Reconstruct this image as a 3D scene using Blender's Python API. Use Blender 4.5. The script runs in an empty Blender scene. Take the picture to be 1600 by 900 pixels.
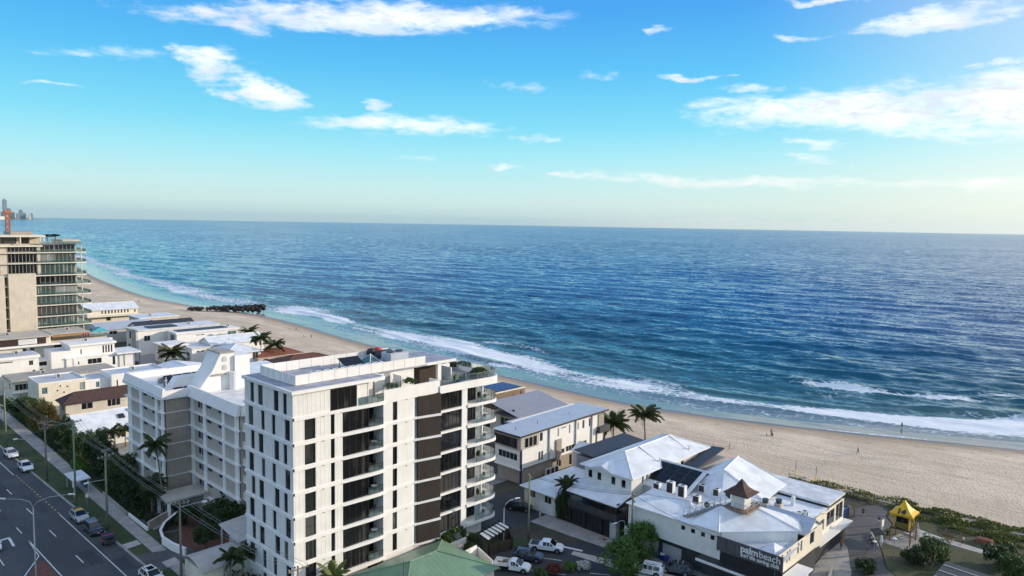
# Coastal town seen from the air: apartments, beach club, beach and ocean.
# World axes: +X = east (towards the sea), +Y = north (along the beach), metres, z = 0 at street level.
import bpy, math, random
import numpy as np
from mathutils import Vector, Matrix
random.seed(7)
rng = np.random.default_rng(11)
SC = bpy.context.scene
COL = SC.collection
R = math.radians

# ------------------------------------------------------------------ camera
SEA = -4.0
cam_d = bpy.data.cameras.new('camera')
cam_d.sensor_width = 36.0
cam_d.lens = 25.425
cam_d.clip_start = 0.5
cam_d.clip_end = 90000
cam = bpy.data.objects.new('camera', cam_d)
COL.objects.link(cam)
HEAD, PITCH, ROLL = R(46.0), R(5.03), R(0.967)
fw = Vector((math.sin(HEAD)*math.cos(PITCH), math.cos(HEAD)*math.cos(PITCH), -math.sin(PITCH)))
rt = Vector((math.cos(HEAD), -math.sin(HEAD), 0))
up = rt.cross(fw)
RX = rt*math.cos(ROLL) + up*math.sin(ROLL)
UX = -rt*math.sin(ROLL) + up*math.cos(ROLL)
m = Matrix((RX, UX, -fw)).transposed().to_4x4()
m.translation = Vector((0, 0, 50))
cam.matrix_world = m
SC.camera = cam

# ------------------------------------------------------------------ render look
SC.view_settings.view_transform = 'Standard'
SC.view_settings.look = 'None'
SC.view_settings.exposure = EXPOSURE = 1.1
SC.view_settings.gamma = 1
SC.render.engine = 'CYCLES'
SC.cycles.use_denoising = True
SC.cycles.max_bounces = 6
SC.cycles.diffuse_bounces = 3
SC.cycles.glossy_bounces = 3
SC.cycles.transmission_bounces = 4
SC.cycles.transparent_max_bounces = 8
SC.cycles.volume_bounces = 0
SC.cycles.caustics_reflective = False
SC.cycles.caustics_refractive = False
SC.cycles.sample_clamp_indirect = 6

# ------------------------------------------------------------------ sun
SUN_AZ, SUN_EL = R(124), R(14)
sdir = Vector((math.sin(SUN_AZ)*math.cos(SUN_EL), math.cos(SUN_AZ)*math.cos(SUN_EL), math.sin(SUN_EL)))
sun_d = bpy.data.lights.new('sun', 'SUN')
sun_d.energy = 2.1
sun_d.angle = R(0.5)
sun_d.color = (1.0, 0.84, 0.66)
sun = bpy.data.objects.new('sun', sun_d)
sun.rotation_euler = sdir.to_track_quat('Z', 'Y').to_euler()
sun.location = (300, -200, 200)
COL.objects.link(sun)

# ------------------------------------------------------------------ sky
world = bpy.data.worlds.new('World')
SC.world = world
world.use_nodes = True
nt = world.node_tree
nt.nodes.clear()
class NT:
    """tiny node-tree builder"""
    def __init__(s, tree): s.t = tree
    def n(s, typ, **kw):
        nd = s.t.nodes.new(typ)
        for k, v in kw.items():
            if k == 'i':
                for kk, vv in v.items():
                    if isinstance(vv, bpy.types.NodeSocket): s.t.links.new(vv, nd.inputs[kk])
                    else: nd.inputs[kk].default_value = vv
            else: setattr(nd, k, v)
        return nd
    def m(s, op, a, b=0.0, c=0.0, clamp=False):
        nd = s.t.nodes.new('ShaderNodeMath'); nd.operation = op; nd.use_clamp = clamp
        for k, v in enumerate((a, b, c)):
            if isinstance(v, bpy.types.NodeSocket): s.t.links.new(v, nd.inputs[k])
            else: nd.inputs[k].default_value = v
        return nd.outputs[0]
    def mix(s, fac, a, b, blend='MIX'):
        nd = s.t.nodes.new('ShaderNodeMix'); nd.data_type = 'RGBA'; nd.blend_type = blend
        for k, v in ((0, fac), (6, a), (7, b)):
            if isinstance(v, bpy.types.NodeSocket): s.t.links.new(v, nd.inputs[k])
            else: nd.inputs[k].default_value = (v if k == 0 else (tuple(v) + (1,))[:4])
        return nd.outputs[2]
    def ramp(s, fac, stops):
        nd = s.t.nodes.new('ShaderNodeValToRGB')
        s.t.links.new(fac, nd.inputs[0])
        el = nd.color_ramp.elements
        while len(el) < len(stops): el.new(0.5)
        for e, (p, c) in zip(el, stops):
            e.position = p; e.color = (tuple(c) + (1,))[:4] if not isinstance(c, (int, float)) else (c, c, c, 1)
        return nd.outputs[0]
    def noise(s, vec, scale, detail=4, rough=0.55, dist=0.0, dim='3D'):
        nd = s.t.nodes.new('ShaderNodeTexNoise'); nd.noise_dimensions = dim
        if vec is not None: s.t.links.new(vec, nd.inputs['Vector'])
        nd.inputs['Scale'].default_value = scale; nd.inputs['Detail'].default_value = detail
        nd.inputs['Roughness'].default_value = rough; nd.inputs['Distortion'].default_value = dist
        return nd.outputs[0]
    def map(s, vec, scale=(1, 1, 1), rot=(0, 0, 0), loc=(0, 0, 0)):
        nd = s.t.nodes.new('ShaderNodeMapping'); s.t.links.new(vec, nd.inputs[0])
        nd.inputs['Scale'].default_value = scale; nd.inputs['Rotation'].default_value = rot; nd.inputs['Location'].default_value = loc
        return nd.outputs[0]
    def sstep(s, v, a, b):
        nd = s.t.nodes.new('ShaderNodeMapRange'); nd.interpolation_type = 'SMOOTHSTEP'
        s.t.links.new(v, nd.inputs[0]); nd.inputs[1].default_value = a; nd.inputs[2].default_value = b
        return nd.outputs[0]

W = NT(nt)
sky = W.n('ShaderNodeTexSky', sky_type='NISHITA')
sky.sun_disc = False
sky.sun_elevation = SUN_EL
sky.sun_rotation = SUN_AZ
sky.air_density = 1.0; sky.dust_density = 0.6; sky.ozone_density = 2.0
geo = W.n('ShaderNodeTexCoord')
dirv = geo.outputs['Generated']
sep = W.n('ShaderNodeSeparateXYZ', i={0: dirv})
dx, dy, dz = sep.outputs
el = W.m('ARCSINE', dz)                                   # elevation (rad)
az = W.m('ARCTAN2', dx, dy)                                # azimuth from north, clockwise (rad)
# clear-sky hue by height above the horizon, blended with the physical sky
grad = W.ramp(W.m('MULTIPLY', W.m('MAXIMUM', el, 0.0), 1/0.9), [
    (0.0, (4.6, 6.2, 6.4)), (0.03, (5.4, 7.2, 7.1)), (0.055, (4.9, 7.4, 7.6)), (0.10, (3.2, 7.1, 8.1)), (0.145, (1.75, 6.2, 8.1)),
    (0.225, (0.75, 4.6, 8.0)), (0.31, (0.40, 3.2, 7.6)), (0.6, (0.5, 2.4, 6.2)), (1.0, (0.5, 2.0, 5.4))])
warm = W.sstep(az, R(40), R(100))
lowband = W.sstep(el, R(9), R(0.5))
grad = W.mix(W.m('MULTIPLY', W.m('MULTIPLY', warm, lowband), 0.8), grad, (7.0, 7.3, 6.3))
# paler glow of the air towards the low sun
cs = W.m('ADD', W.m('MULTIPLY', dx, sdir.x), W.m('ADD', W.m('MULTIPLY', dy, sdir.y), W.m('MULTIPLY', dz, sdir.z)))
grad = W.mix(W.m('MULTIPLY', W.sstep(cs, 0.5, 0.98), 0.7), grad, (9.0, 8.8, 8.0))
skyc = W.mix(0.86, sky.outputs[0], grad)
# clouds: streaks placed by azimuth / elevation, broken up by noise
plane = W.m('ADD', W.m('MAXIMUM', dz, 0.0), 0.10)
pv = W.n('ShaderNodeCombineXYZ', i={0: W.m('DIVIDE', dx, plane), 1: W.m('DIVIDE', dy, plane), 2: 0.0}).outputs[0]
av = W.n('ShaderNodeCombineXYZ', i={0: az, 1: el, 2: 0.0}).outputs[0]
streak = W.map(av, scale=(9, 38, 1), rot=(0, 0, R(-4)))
n1 = W.noise(streak, 1.0, 8, 0.62, 0.5)
n2 = W.noise(W.map(av, scale=(30, 95, 1), rot=(0, 0, R(3)), loc=(3, 1, 0)), 1.0, 6, 0.62, 0.3)
nmix = W.m('ADD', W.m('MULTIPLY', n1, 0.5), W.m('MULTIPLY', n2, 0.5))
def blob(azd, eld, wa, we, tilt, k):
    """soft elliptical patch, degrees"""
    a = W.m('SUBTRACT', az, R(azd)); e = W.m('SUBTRACT', el, R(eld))
    c, s_ = math.cos(R(tilt)), math.sin(R(tilt))
    u = W.m('DIVIDE', W.m('ADD', W.m('MULTIPLY', a, c), W.m('MULTIPLY', e, s_)), R(wa))
    v = W.m('DIVIDE', W.m('SUBTRACT', W.m('MULTIPLY', e, c), W.m('MULTIPLY', a, s_)), R(we))
    r2 = W.m('ADD', W.m('MULTIPLY', u, u), W.m('MULTIPLY', v, v))
    return W.m('MULTIPLY', W.m('SUBTRACT', 1.0, r2, clamp=True), k)
CL = [(34.00, 14.86, 18.46, 1.49, 2.9, 1.00),
      (23.62, 11.03, 3.20, 1.47, -2.6, 0.95),
      (26.85, 9.45, 3.34, 1.61, -9.8, 1.05),
      (16.44, 11.00, 5.68, 0.57, 3.1, 0.42),
      (14.03, 8.65, 1.99, 0.28, 4.4, 0.60),
      (34.70, 9.00, 2.30, 0.75, -7.3, 0.80),
      (36.88, 7.44, 9.75, 1.14, 0.1, 0.90),
      (47.23, 10.56, 2.98, 0.66, 0.7, 0.50),
      (59.36, 11.21, 3.10, 0.36, -1.7, 0.85),
      (63.55, 10.16, 2.71, 0.50, -0.2, 0.60),
      (69.28, 8.54, 12.59, 1.76, 0.4, 1.05),
      (79.24, 8.36, 9.74, 2.81, -0.3, 1.15),
      (74.93, 7.61, 9.91, 1.86, -7.1, 1.00),
      (75.11, 13.85, 6.22, 0.95, 2.6, 1.05),
      (67.12, 13.55, 3.22, 0.34, -0.1, 0.60),
      (57.35, 14.50, 1.90, 0.35, -1.9, 0.75),
      (68.13, 6.09, 2.57, 0.54, -4.4, 0.60),
      (67.97, 5.00, 2.58, 0.55, 2.0, 0.65),
      (47.80, 6.84, 2.99, 0.44, -2.3, 0.65),
      (50.86, 4.04, 3.98, 0.44, 0.6, 0.70),
      (62.92, 3.60, 15.14, 0.62, -1.1, 0.62),
      (76.70, 3.09, 12.22, 0.68, -0.7, 0.50),
      (45.34, 4.26, 1.81, 0.39, 1.0, 0.60),
      (38.85, 4.85, 2.47, 0.39, 1.6, 0.35),
      (78.02, 10.97, 1.78, 0.28, -5.6, 0.70),
      (79.75, 10.95, 1.37, 0.35, -6.0, 0.70),
      (68.27, 15.83, 3.37, 0.33, -5.2, 0.80),
      (52.40, 11.05, 1.71, 0.60, 19.7, 0.50)]
wn1 = W.noise(W.map(av, scale=(14, 30, 1), loc=(7, 2, 0)), 1.0, 5, 0.6)
wn2 = W.noise(W.map(av, scale=(10, 22, 1), loc=(1, 9, 0)), 1.0, 5, 0.6)
az0, el0 = az, el
az = W.m('ADD', az, W.m('MULTIPLY', W.m('SUBTRACT', wn1, 0.5), R(9)))
el = W.m('ADD', el, W.m('MULTIPLY', W.m('SUBTRACT', wn2, 0.5), R(2.6)))
acc = None
for c in CL:
    b = blob(*c)
    acc = b if acc is None else W.m('MAXIMUM', acc, b)
az, el = az0, el0
# added cloud outside the view, its cover raised to brighten shaded walls
fill_cloud = W.m('MULTIPLY', W.sstep(W.noise(W.map(pv, scale=(0.5, 0.5, 1)), 1.0, 5, 0.55), 0.40, 0.58), 0.95)
away = W.m('MAXIMUM', W.sstep(el, R(17), R(24)), W.m('MAXIMUM', W.sstep(az, R(86), R(96)), W.sstep(az, R(6), R(-6))))
acc = W.m('MAXIMUM', acc, W.m('MULTIPLY', fill_cloud, away))
# a row of tiny cumulus standing on the horizon
row = W.noise(W.map(av, scale=(75, 130, 1)), 1.0, 4, 0.6)
rowm = W.m('MULTIPLY', W.sstep(W.m('SUBTRACT', W.m('MULTIPLY', row, R(1.5)), el), R(-0.1), R(0.25)), W.sstep(az, R(44), R(62)))
cov = W.sstep(W.m('ADD', W.m('MULTIPLY', acc, 0.85), W.m('MULTIPLY', W.m('SUBTRACT', nmix, 0.5), W.m('MULTIPLY', W.m('SQRT', W.m('MAXIMUM', acc, 0.0)), 3.4))), 0.12, 1.0)
thick = W.sstep(acc, 0.1, 1.0)
ccol = W.mix(W.m('MULTIPLY', W.sstep(W.m('ADD', W.m('MULTIPLY', n2, 0.5), W.m('MULTIPLY', wn2, 0.5)), 0.44, 0.60), W.m('MULTIPLY', thick, 0.8)), (9.4, 9.6, 9.8), (6.0, 6.2, 6.9))
ccol = W.mix(W.m('MULTIPLY', W.sstep(el, R(9), R(2)), 0.8), ccol, (8.4, 8.1, 7.6))
skyc = W.mix(W.m('MULTIPLY', cov, 0.88), skyc, ccol)
skyc = W.mix(W.m('MULTIPLY', rowm, 0.35), skyc, (8.2, 7.6, 6.9))
below = W.sstep(el, R(-0.3), R(-3))
skyc = W.mix(below, skyc, (2.0, 2.6, 2.9))
bg = W.n('ShaderNodeBackground', i={'Color': skyc, 'Strength': 0.060})
wo = W.n('ShaderNodeOutputWorld', i={0: bg.outputs[0]})


# ------------------------------------------------------------------ materials
MATS = {}
def new_mat(name):
    mt = bpy.data.materials.new(name); mt.use_nodes = True
    t = NT(mt.node_tree); t.t.nodes.clear()
    out = t.n('ShaderNodeOutputMaterial')
    p = t.n('ShaderNodeBsdfPrincipled')
    t.t.links.new(p.outputs[0], out.inputs[0])
    MATS[name] = mt
    return mt, t, p, out
def mat(name, col, rough=0.6, var=0.12, scale=0.8, bump=0.0, bscale=6.0, metal=0.0, spec=0.4, streak=False, ribs=None, emit=None):
    """plain painted / built surface: colour with large soft wear, optional vertical staining, optional sheet ribs"""
    mt, t, p, out = new_mat(name)
    tc = t.n('ShaderNodeNewGeometry').outputs['Position']
    c = tuple(col)
    dark = tuple(x*(1-var) for x in c); light = tuple(min(0.9, x*(1+var*0.5)) for x in c)
    nz = t.noise(tc, scale, 6, 0.65)
    cc = t.mix(t.sstep(nz, 0.32, 0.68), dark, light)
    if streak:
        ns = t.noise(t.map(tc, scale=(2.2, 2.2, 0.18)), 1.0, 4, 0.6)
        cc = t.mix(t.m('MULTIPLY', t.sstep(ns, 0.52, 0.74), 0.40), cc, tuple(x*0.70 for x in c))
    bsrc = None
    if ribs:
        ax, per = ribs
        sp = t.n('ShaderNodeSeparateXYZ', i={0: tc})
        w = t.m('PINGPONG', sp.outputs[ax], per/2)
        rib = t.sstep(w, per*0.5*0.72, per*0.5*0.95)
        cc = t.mix(t.m('MULTIPLY', rib, 0.26), cc, tuple(x*0.6 for x in c))
        bsrc = rib
    if bump:
        nb = t.noise(tc, bscale, 5, 0.6)
        bsrc = t.m('ADD', nb, bsrc) if bsrc else nb
    if bsrc:
        bm = t.n('ShaderNodeBump', i={'Height': bsrc, 'Strength': max(bump, 0.35), 'Distance': 0.04})
        t.t.links.new(bm.outputs[0], p.inputs['Normal'])
    t.t.links.new(cc, p.inputs['Base Color'])
    rr = t.m('MULTIPLY_ADD', nz, 0.25, rough-0.12)
    t.t.links.new(rr, p.inputs['Roughness'])
    p.inputs['Metallic'].default_value = metal
    p.inputs['Specular IOR Level'].default_value = spec
    return mt
mat('white_paint', (0.80, 0.79, 0.76), 0.65, 0.06, 0.4, streak=True)
mat('white_panel', (0.78, 0.765, 0.73), 0.6, 0.08, 0.5, streak=True, ribs=(0, 0.62))
mat('white_panel_y', (0.80, 0.79, 0.76), 0.6, 0.08, 0.5, streak=True, ribs=(1, 0.62))
mat('white_slab', (0.82, 0.81, 0.78), 0.6, 0.05)
mat('white_metal', (0.76, 0.76, 0.75), 0.4, 0.05)
mat('board_white', (0.76, 0.76, 0.73), 0.55, 0.07, 0.7, ribs=(2, 0.22))
mat('cream', (0.76, 0.70, 0.57), 0.7, 0.10, 0.5, streak=True)
mat('sand_render', (0.60, 0.54, 0.44), 0.75, 0.10, 0.5, streak=True)
mat('taupe', (0.36, 0.31, 0.26), 0.8, 0.12, 0.7, bump=0.2, streak=True)
mat('panel_taupe', (0.45, 0.41, 0.36), 0.75, 0.08, 0.9, bump=0.15)
mat('brown_wall', (0.21, 0.15, 0.10), 0.75, 0.15, 0.8)
mat('dark_brown', (0.045, 0.022, 0.018), 0.6, 0.2, 1.0)
mat('orange_timber', (0.50, 0.25, 0.08), 0.6, 0.25, 2.0)
mat('timber', (0.24, 0.15, 0.085), 0.65, 0.3, 3.0)
mat('timber_dark', (0.075, 0.055, 0.042), 0.6, 0.25, 3.0)
mat('slat_brown', (0.075, 0.060, 0.050), 0.55, 0.2, 2.0)
mat('grey_mid', (0.27, 0.27, 0.27), 0.6, 0.12)
mat('grey_light', (0.50, 0.50, 0.50), 0.6, 0.1)
mat('grey_dark', (0.055, 0.058, 0.062), 0.5, 0.2)
mat('charcoal', (0.028, 0.028, 0.031), 0.5, 0.2)
mat('black_metal', (0.015, 0.015, 0.016), 0.4, 0.2)
mat('concrete', (0.36, 0.34, 0.31), 0.85, 0.2, 0.6, bump=0.3, bscale=12)
mat('concrete_pale', (0.48, 0.45, 0.40), 0.85, 0.15, 0.5, bump=0.2, bscale=10)
mat('paving', (0.28, 0.26, 0.24), 0.85, 0.22, 0.35, bump=0.3, bscale=8)
mat('brick_paving', (0.15, 0.065, 0.045), 0.85, 0.3, 1.5, bump=0.3, bscale=8)
mat('roof_white_x', (0.74, 0.77, 0.79), 0.42, 0.15, 0.45, ribs=(0, 0.5))
mat('roof_white_y', (0.74, 0.77, 0.79), 0.42, 0.15, 0.45, ribs=(1, 0.5))
mat('roof_flat_white', (0.70, 0.71, 0.72), 0.5, 0.22, 0.5)
mat('roof_blue_grey', (0.46, 0.50, 0.56), 0.4, 0.08, 0.4, ribs=(1, 0.5))
mat('roof_grey', (0.30, 0.30, 0.33), 0.45, 0.1, 0.4, ribs=(1, 0.5))
mat('roof_charcoal', (0.042, 0.042, 0.05), 0.5, 0.15, 0.6, ribs=(0, 0.4))
mat('roof_green', (0.16, 0.27, 0.18), 0.4, 0.12, 0.4, ribs=(0, 0.76))
mat('roof_green_y', (0.16, 0.27, 0.18), 0.4, 0.12, 0.4, ribs=(1, 0.76))
mat('membrane', (0.33, 0.35, 0.40), 0.7, 0.28, 0.6)
def tile_mat(name, c1, c2):
    mt, t, p, out = new_mat(name)
    tc = t.n('ShaderNodeNewGeometry').outputs['Position']
    nz = t.noise(tc, 1.2, 6, 0.7); n2 = t.noise(tc, 5.0, 2, 0.5)
    cc = t.mix(t.sstep(t.m('ADD', t.m('MULTIPLY', nz, 0.6), t.m('MULTIPLY', n2, 0.4)), 0.35, 0.65), c1, c2)
    t.t.links.new(cc, p.inputs['Base Color']); p.inputs['Roughness'].default_value = 0.8
    sp = t.n('ShaderNodeSeparateXYZ', i={0: tc})
    h = t.m('ADD', t.m('PINGPONG', sp.outputs[0], 0.16), t.m('PINGPONG', sp.outputs[1], 0.16))
    bm = t.n('ShaderNodeBump', i={'Height': h, 'Strength': 0.6, 'Distance': 0.2}); t.t.links.new(bm.outputs[0], p.inputs['Normal'])
tile_mat('tile_brown', (0.05, 0.026, 0.020), (0.085, 0.046, 0.036))
tile_mat('tile_terracotta', (0.16, 0.055, 0.032), (0.27, 0.095, 0.055))
tile_mat('tile_rust', (0.095, 0.038, 0.026), (0.16, 0.062, 0.04))
def glass_mat(name, c1, c2, rough=0.06, per=0.35):
    """window glass with curtains / dark rooms behind it, opaque"""
    mt, t, p, out = new_mat(name)
    tc = t.n('ShaderNodeNewGeometry').outputs['Position']
    ns = t.noise(t.map(tc, scale=(2.4, 2.4, 0.05)), 1.0, 3, 0.6)
    nl = t.noise(t.map(tc, scale=(0.3, 0.3, 0.35)), 1.0, 2, 0.5)
    rnd = t.n('ShaderNodeObjectInfo').outputs['Random']
    k = t.m('MULTIPLY', t.sstep(ns, 0.48, 0.62), t.sstep(t.m('ADD', nl, t.m('MULTIPLY_ADD', rnd, 0.3, -0.15)), 0.42, 0.62))
    cc = t.mix(k, c1, c2)
    cc = t.mix(t.m('MULTIPLY', t.sstep(rnd, 0.72, 1.0), 0.5), cc, tuple(min(.5, x*2.4+.02) for x in c2))
    t.t.links.new(cc, p.inputs['Base Color']); p.inputs['Roughness'].default_value = rough
    p.inputs['Specular IOR Level'].default_value = 0.5
glass_mat('glass_dark', (0.008, 0.009, 0.010), (0.05, 0.048, 0.045))
glass_mat('glass_grey', (0.022, 0.025, 0.026), (0.055, 0.055, 0.052))
glass_mat('glass_green', (0.05, 0.08, 0.075), (0.38, 0.42, 0.36), 0.06)
glass_mat('glass_teal', (0.08, 0.17, 0.17), (0.2, 0.3, 0.29), 0.08)
def clear_glass(name, tint, amount=0.75):
    mt, t, p, out = new_mat(name)
    tr = t.n('ShaderNodeBsdfTransparent', i={0: tint + (1,)})
    gl = t.n('ShaderNodeBsdfGlossy', i={0: (0.9, 0.95, 0.95, 1), 'Roughness': 0.03})
    fr = t.n('ShaderNodeFresnel', i={0: 1.45})
    mx = t.n('ShaderNodeMixShader', i={0: t.m('MULTIPLY_ADD', fr.outputs[0], 0.9, 0.05), 1: tr.outputs[0], 2: gl.outputs[0]})
    df = t.n('ShaderNodeBsdfDiffuse', i={0: (0.35, 0.48, 0.46, 1)})
    m2 = t.n('ShaderNodeMixShader', i={0: 1-amount, 1: mx.outputs[0], 2: df.outputs[0]})
    t.t.links.new(m2.outputs[0], out.inputs[0])
clear_glass('balustrade', (0.88, 0.965, 0.95), 0.96)
clear_glass('windscreen', (0.10, 0.12, 0.13), 0.95)
def asphalt(name, c, lane=False):
    mt, t, p, out = new_mat(name)
    tc = t.n('ShaderNodeNewGeometry').outputs['Position']
    n1 = t.noise(tc, 0.12, 5, 0.6); n2 = t.noise(tc, 14, 3, 0.7); n3 = t.noise(t.map(tc, scale=(0.9, 0.05, 1)), 1.0, 4, 0.6)
    cc = t.mix(t.sstep(n1, 0.35, 0.65), tuple(x*0.75 for x in c), tuple(x*1.2 for x in c))
    cc = t.mix(t.m('MULTIPLY', t.sstep(n3, 0.5, 0.62), 0.35), cc, tuple(x*0.6 for x in c))
    cc = t.mix(t.m('MULTIPLY', n2, 0.3), cc, tuple(x*1.6 for x in c))
    # sealed cracks
    v = t.n('ShaderNodeTexVoronoi', feature='DISTANCE_TO_EDGE', i={0: t.map(tc, scale=(0.18, 0.11, 1)), 'Scale': 1.0})
    cc = t.mix(t.m('MULTIPLY', t.sstep(v.outputs[0], 0.012, 0.0), 0.5), cc, tuple(x*0.45 for x in c))
    t.t.links.new(cc, p.inputs['Base Color']); p.inputs['Roughness'].default_value = 0.85
    bm = t.n('ShaderNodeBump', i={'Height': n2, 'Strength': 0.4, 'Distance': 0.02}); t.t.links.new(bm.outputs[0], p.inputs['Normal'])
asphalt('asphalt', (0.058, 0.062, 0.066))
asphalt('asphalt_dark', (0.040, 0.042, 0.048))
asphalt('asphalt_lane', (0.085, 0.083, 0.08))
mat('road_paint', (0.74, 0.74, 0.72), 0.6, 0.25, 3.0)
mat('yellow_paint', (0.55, 0.42, 0.14), 0.7, 0.25, 3.0)
def grass_mat(name, c1, c2, c3, sc=0.5):
    mt, t, p, out = new_mat(name)
    tc = t.n('ShaderNodeNewGeometry').outputs['Position']
    n1 = t.noise(tc, sc, 5, 0.65); n2 = t.noise(tc, 7, 4, 0.7); n3 = t.noise(tc, 0.13, 3, 0.5)
    cc = t.mix(t.sstep(n1, 0.36, 0.62), c1, c2)
    cc = t.mix(t.sstep(n3, 0.5, 0.7), cc, c3)
    cc = t.mix(t.m('MULTIPLY', n2, 0.4), cc, tuple(x*0.5 for x in c1))
    t.t.links.new(cc, p.inputs['Base Color']); p.inputs['Roughness'].default_value = 0.9
    bm = t.n('ShaderNodeBump', i={'Height': n2, 'Strength': 0.8, 'Distance': 0.12}); t.t.links.new(bm.outputs[0], p.inputs['Normal'])
grass_mat('lawn', (0.032, 0.060, 0.014), (0.052, 0.080, 0.022), (0.085, 0.085, 0.035))
grass_mat('earth', (0.05, 0.048, 0.03), (0.085, 0.07, 0.045), (0.04, 0.05, 0.02))
grass_mat('park_grass', (0.055, 0.068, 0.024), (0.09, 0.09, 0.038), (0.14, 0.115, 0.062), 0.35)
def leaf_mat(name, c1, c2, trans=0.25):
    mt, t, p, out = new_mat(name)
    g = t.n('ShaderNodeNewGeometry')
    oi = t.n('ShaderNodeObjectInfo')
    nz = t.noise(g.outputs['Position'], 0.7, 3, 0.6)
    k = t.m('MULTIPLY_ADD', g.outputs['Random Per Island'], 0.6, t.m('MULTIPLY_ADD', nz, 0.8, -0.2))
    k = t.m('ADD', k, t.m('MULTIPLY_ADD', oi.outputs['Random'], 0.3, -0.15), clamp=True)
    cc = t.mix(k, c1, c2)
    t.t.links.new(cc, p.inputs['Base Color']); p.inputs['Roughness'].default_value = 0.55
    p.inputs['Specular IOR Level'].default_value = 0.3
    tl = t.n('ShaderNodeBsdfTranslucent', i={0: cc})
    mx = t.n('ShaderNodeMixShader', i={0: trans, 1: p.outputs[0], 2: tl.outputs[0]})
    t.t.links.new(mx.outputs[0], out.inputs[0])
leaf_mat('leaf_dark', (0.016, 0.036, 0.010), (0.050, 0.085, 0.022))
leaf_mat('leaf_mid', (0.028, 0.060, 0.014), (0.085, 0.135, 0.030))
leaf_mat('leaf_bright', (0.045, 0.105, 0.018), (0.10, 0.19, 0.03))
leaf_mat('leaf_olive', (0.060, 0.050, 0.012), (0.15, 0.12, 0.03))
leaf_mat('leaf_dune', (0.055, 0.085, 0.016), (0.15, 0.17, 0.035))
leaf_mat('leaf_red', (0.08, 0.02, 0.015), (0.18, 0.05, 0.03))
leaf_mat('leaf_palm', (0.022, 0.040, 0.012), (0.075, 0.095, 0.028), 0.2)
leaf_mat('leaf_palm_lit', (0.05, 0.085, 0.02), (0.15, 0.19, 0.05), 0.3)  # lighter copy of the palm leaf with sunlight put into its colour
leaf_mat('flower_white', (0.5, 0.5, 0.45), (0.7, 0.7, 0.65))
mat('bark', (0.12, 0.09, 0.065), 0.9, 0.3, 2.0, bump=0.5)
mat('palm_bark', (0.20, 0.16, 0.12), 0.9, 0.25, 3.0, bump=0.5)
mat('pole_wood', (0.22, 0.19, 0.15), 0.85, 0.25, 2.0)
mat('pole_green', (0.22, 0.25, 0.17), 0.8, 0.2, 2.0)
mat('steel', (0.38, 0.40, 0.42), 0.45, 0.15, 1.0, metal=0.3)
mat('steel_dark', (0.09, 0.09, 0.10), 0.5, 0.2)
mat('cable', (0.03, 0.03, 0.03), 0.5, 0.0)
mat('cable_light', (0.30, 0.29, 0.28), 0.5, 0.0)
mat('rock', (0.030, 0.024, 0.022), 0.8, 0.5, 0.5, bump=0.8, bscale=2)
mat('crane_orange', (0.52, 0.16, 0.06), 0.5, 0.2)
mat('kiosk_yellow', (0.75, 0.42, 0.02), 0.5, 0.10, 0.8)
mat('kiosk_green', (0.20, 0.17, 0.03), 0.6, 0.2)
mat('skip_blue', (0.035, 0.085, 0.24), 0.5, 0.2)
mat('bin_blue', (0.02, 0.05, 0.26), 0.45, 0.15)
mat('red', (0.55, 0.04, 0.03), 0.5, 0.1)
mat('orange_red', (0.75, 0.10, 0.03), 0.5, 0.1)
mat('navy', (0.02, 0.025, 0.06), 0.7, 0.2)
mat('white_cloth', (0.75, 0.74, 0.72), 0.8, 0.1)
mat('pink_cloth', (0.60, 0.28, 0.24), 0.8, 0.1)
mat('teal_shade', (0.06, 0.36, 0.42), 0.6, 0.1)
mat('screen_mesh', (0.10, 0.10, 0.115), 0.6, 0.2, 1.5)
mat('solar', (0.016, 0.017, 0.022), 0.42, 0.2, 2.0, spec=0.25)
mat('solar_blue', (0.028, 0.05, 0.15), 0.15, 0.2, 2.0, spec=0.6)
mat('solar_frame', (0.30, 0.32, 0.35), 0.4, 0.1)
mat('tyre', (0.014, 0.014, 0.015), 0.85, 0.2)
mat('rim', (0.35, 0.36, 0.37), 0.3, 0.1, metal=0.7)
mat('headlamp', (0.75, 0.78, 0.80), 0.12, 0.05, spec=0.8)
mat('taillamp', (0.35, 0.01, 0.01), 0.2, 0.05, spec=0.8)
mat('skin', (0.42, 0.24, 0.16), 0.6, 0.1)
mat('hair', (0.03, 0.02, 0.015), 0.6, 0.1)
def car_paint(name, c):
    mt, t, p, out = new_mat(name)
    tc = t.n('ShaderNodeNewGeometry').outputs['Position']
    nz = t.noise(tc, 2.0, 4, 0.6)
    cc = t.mix(t.m('MULTIPLY', t.sstep(nz, 0.4, 0.7), 0.35), c, tuple(x*0.8+0.01 for x in c))
    t.t.links.new(cc, p.inputs['Base Color'])
    p.inputs['Roughness'].default_value = 0.28; p.inputs['Coat Weight'].default_value = 0.6; p.inputs['Coat Roughness'].default_value = 0.06
car_paint('car_white', (0.78, 0.78, 0.78)); car_paint('car_black', (0.012, 0.012, 0.014))
car_paint('car_grey', (0.05, 0.055, 0.07)); car_paint('car_silver', (0.42, 0.43, 0.45))
def flat(name, c):
    mt, t, p, out = new_mat(name)
    p.inputs['Base Color'].default_value = c + (1,); p.inputs['Roughness'].default_value = 0.9
flat('city_glass', (0.16, 0.22, 0.27)); flat('city_pale', (0.48, 0.48, 0.47)); flat('city_grey', (0.20, 0.25, 0.31))  # far towers: part of the distance haze is painted into these paler colours
def M(*names): return [MATS[n] for n in names]

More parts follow.
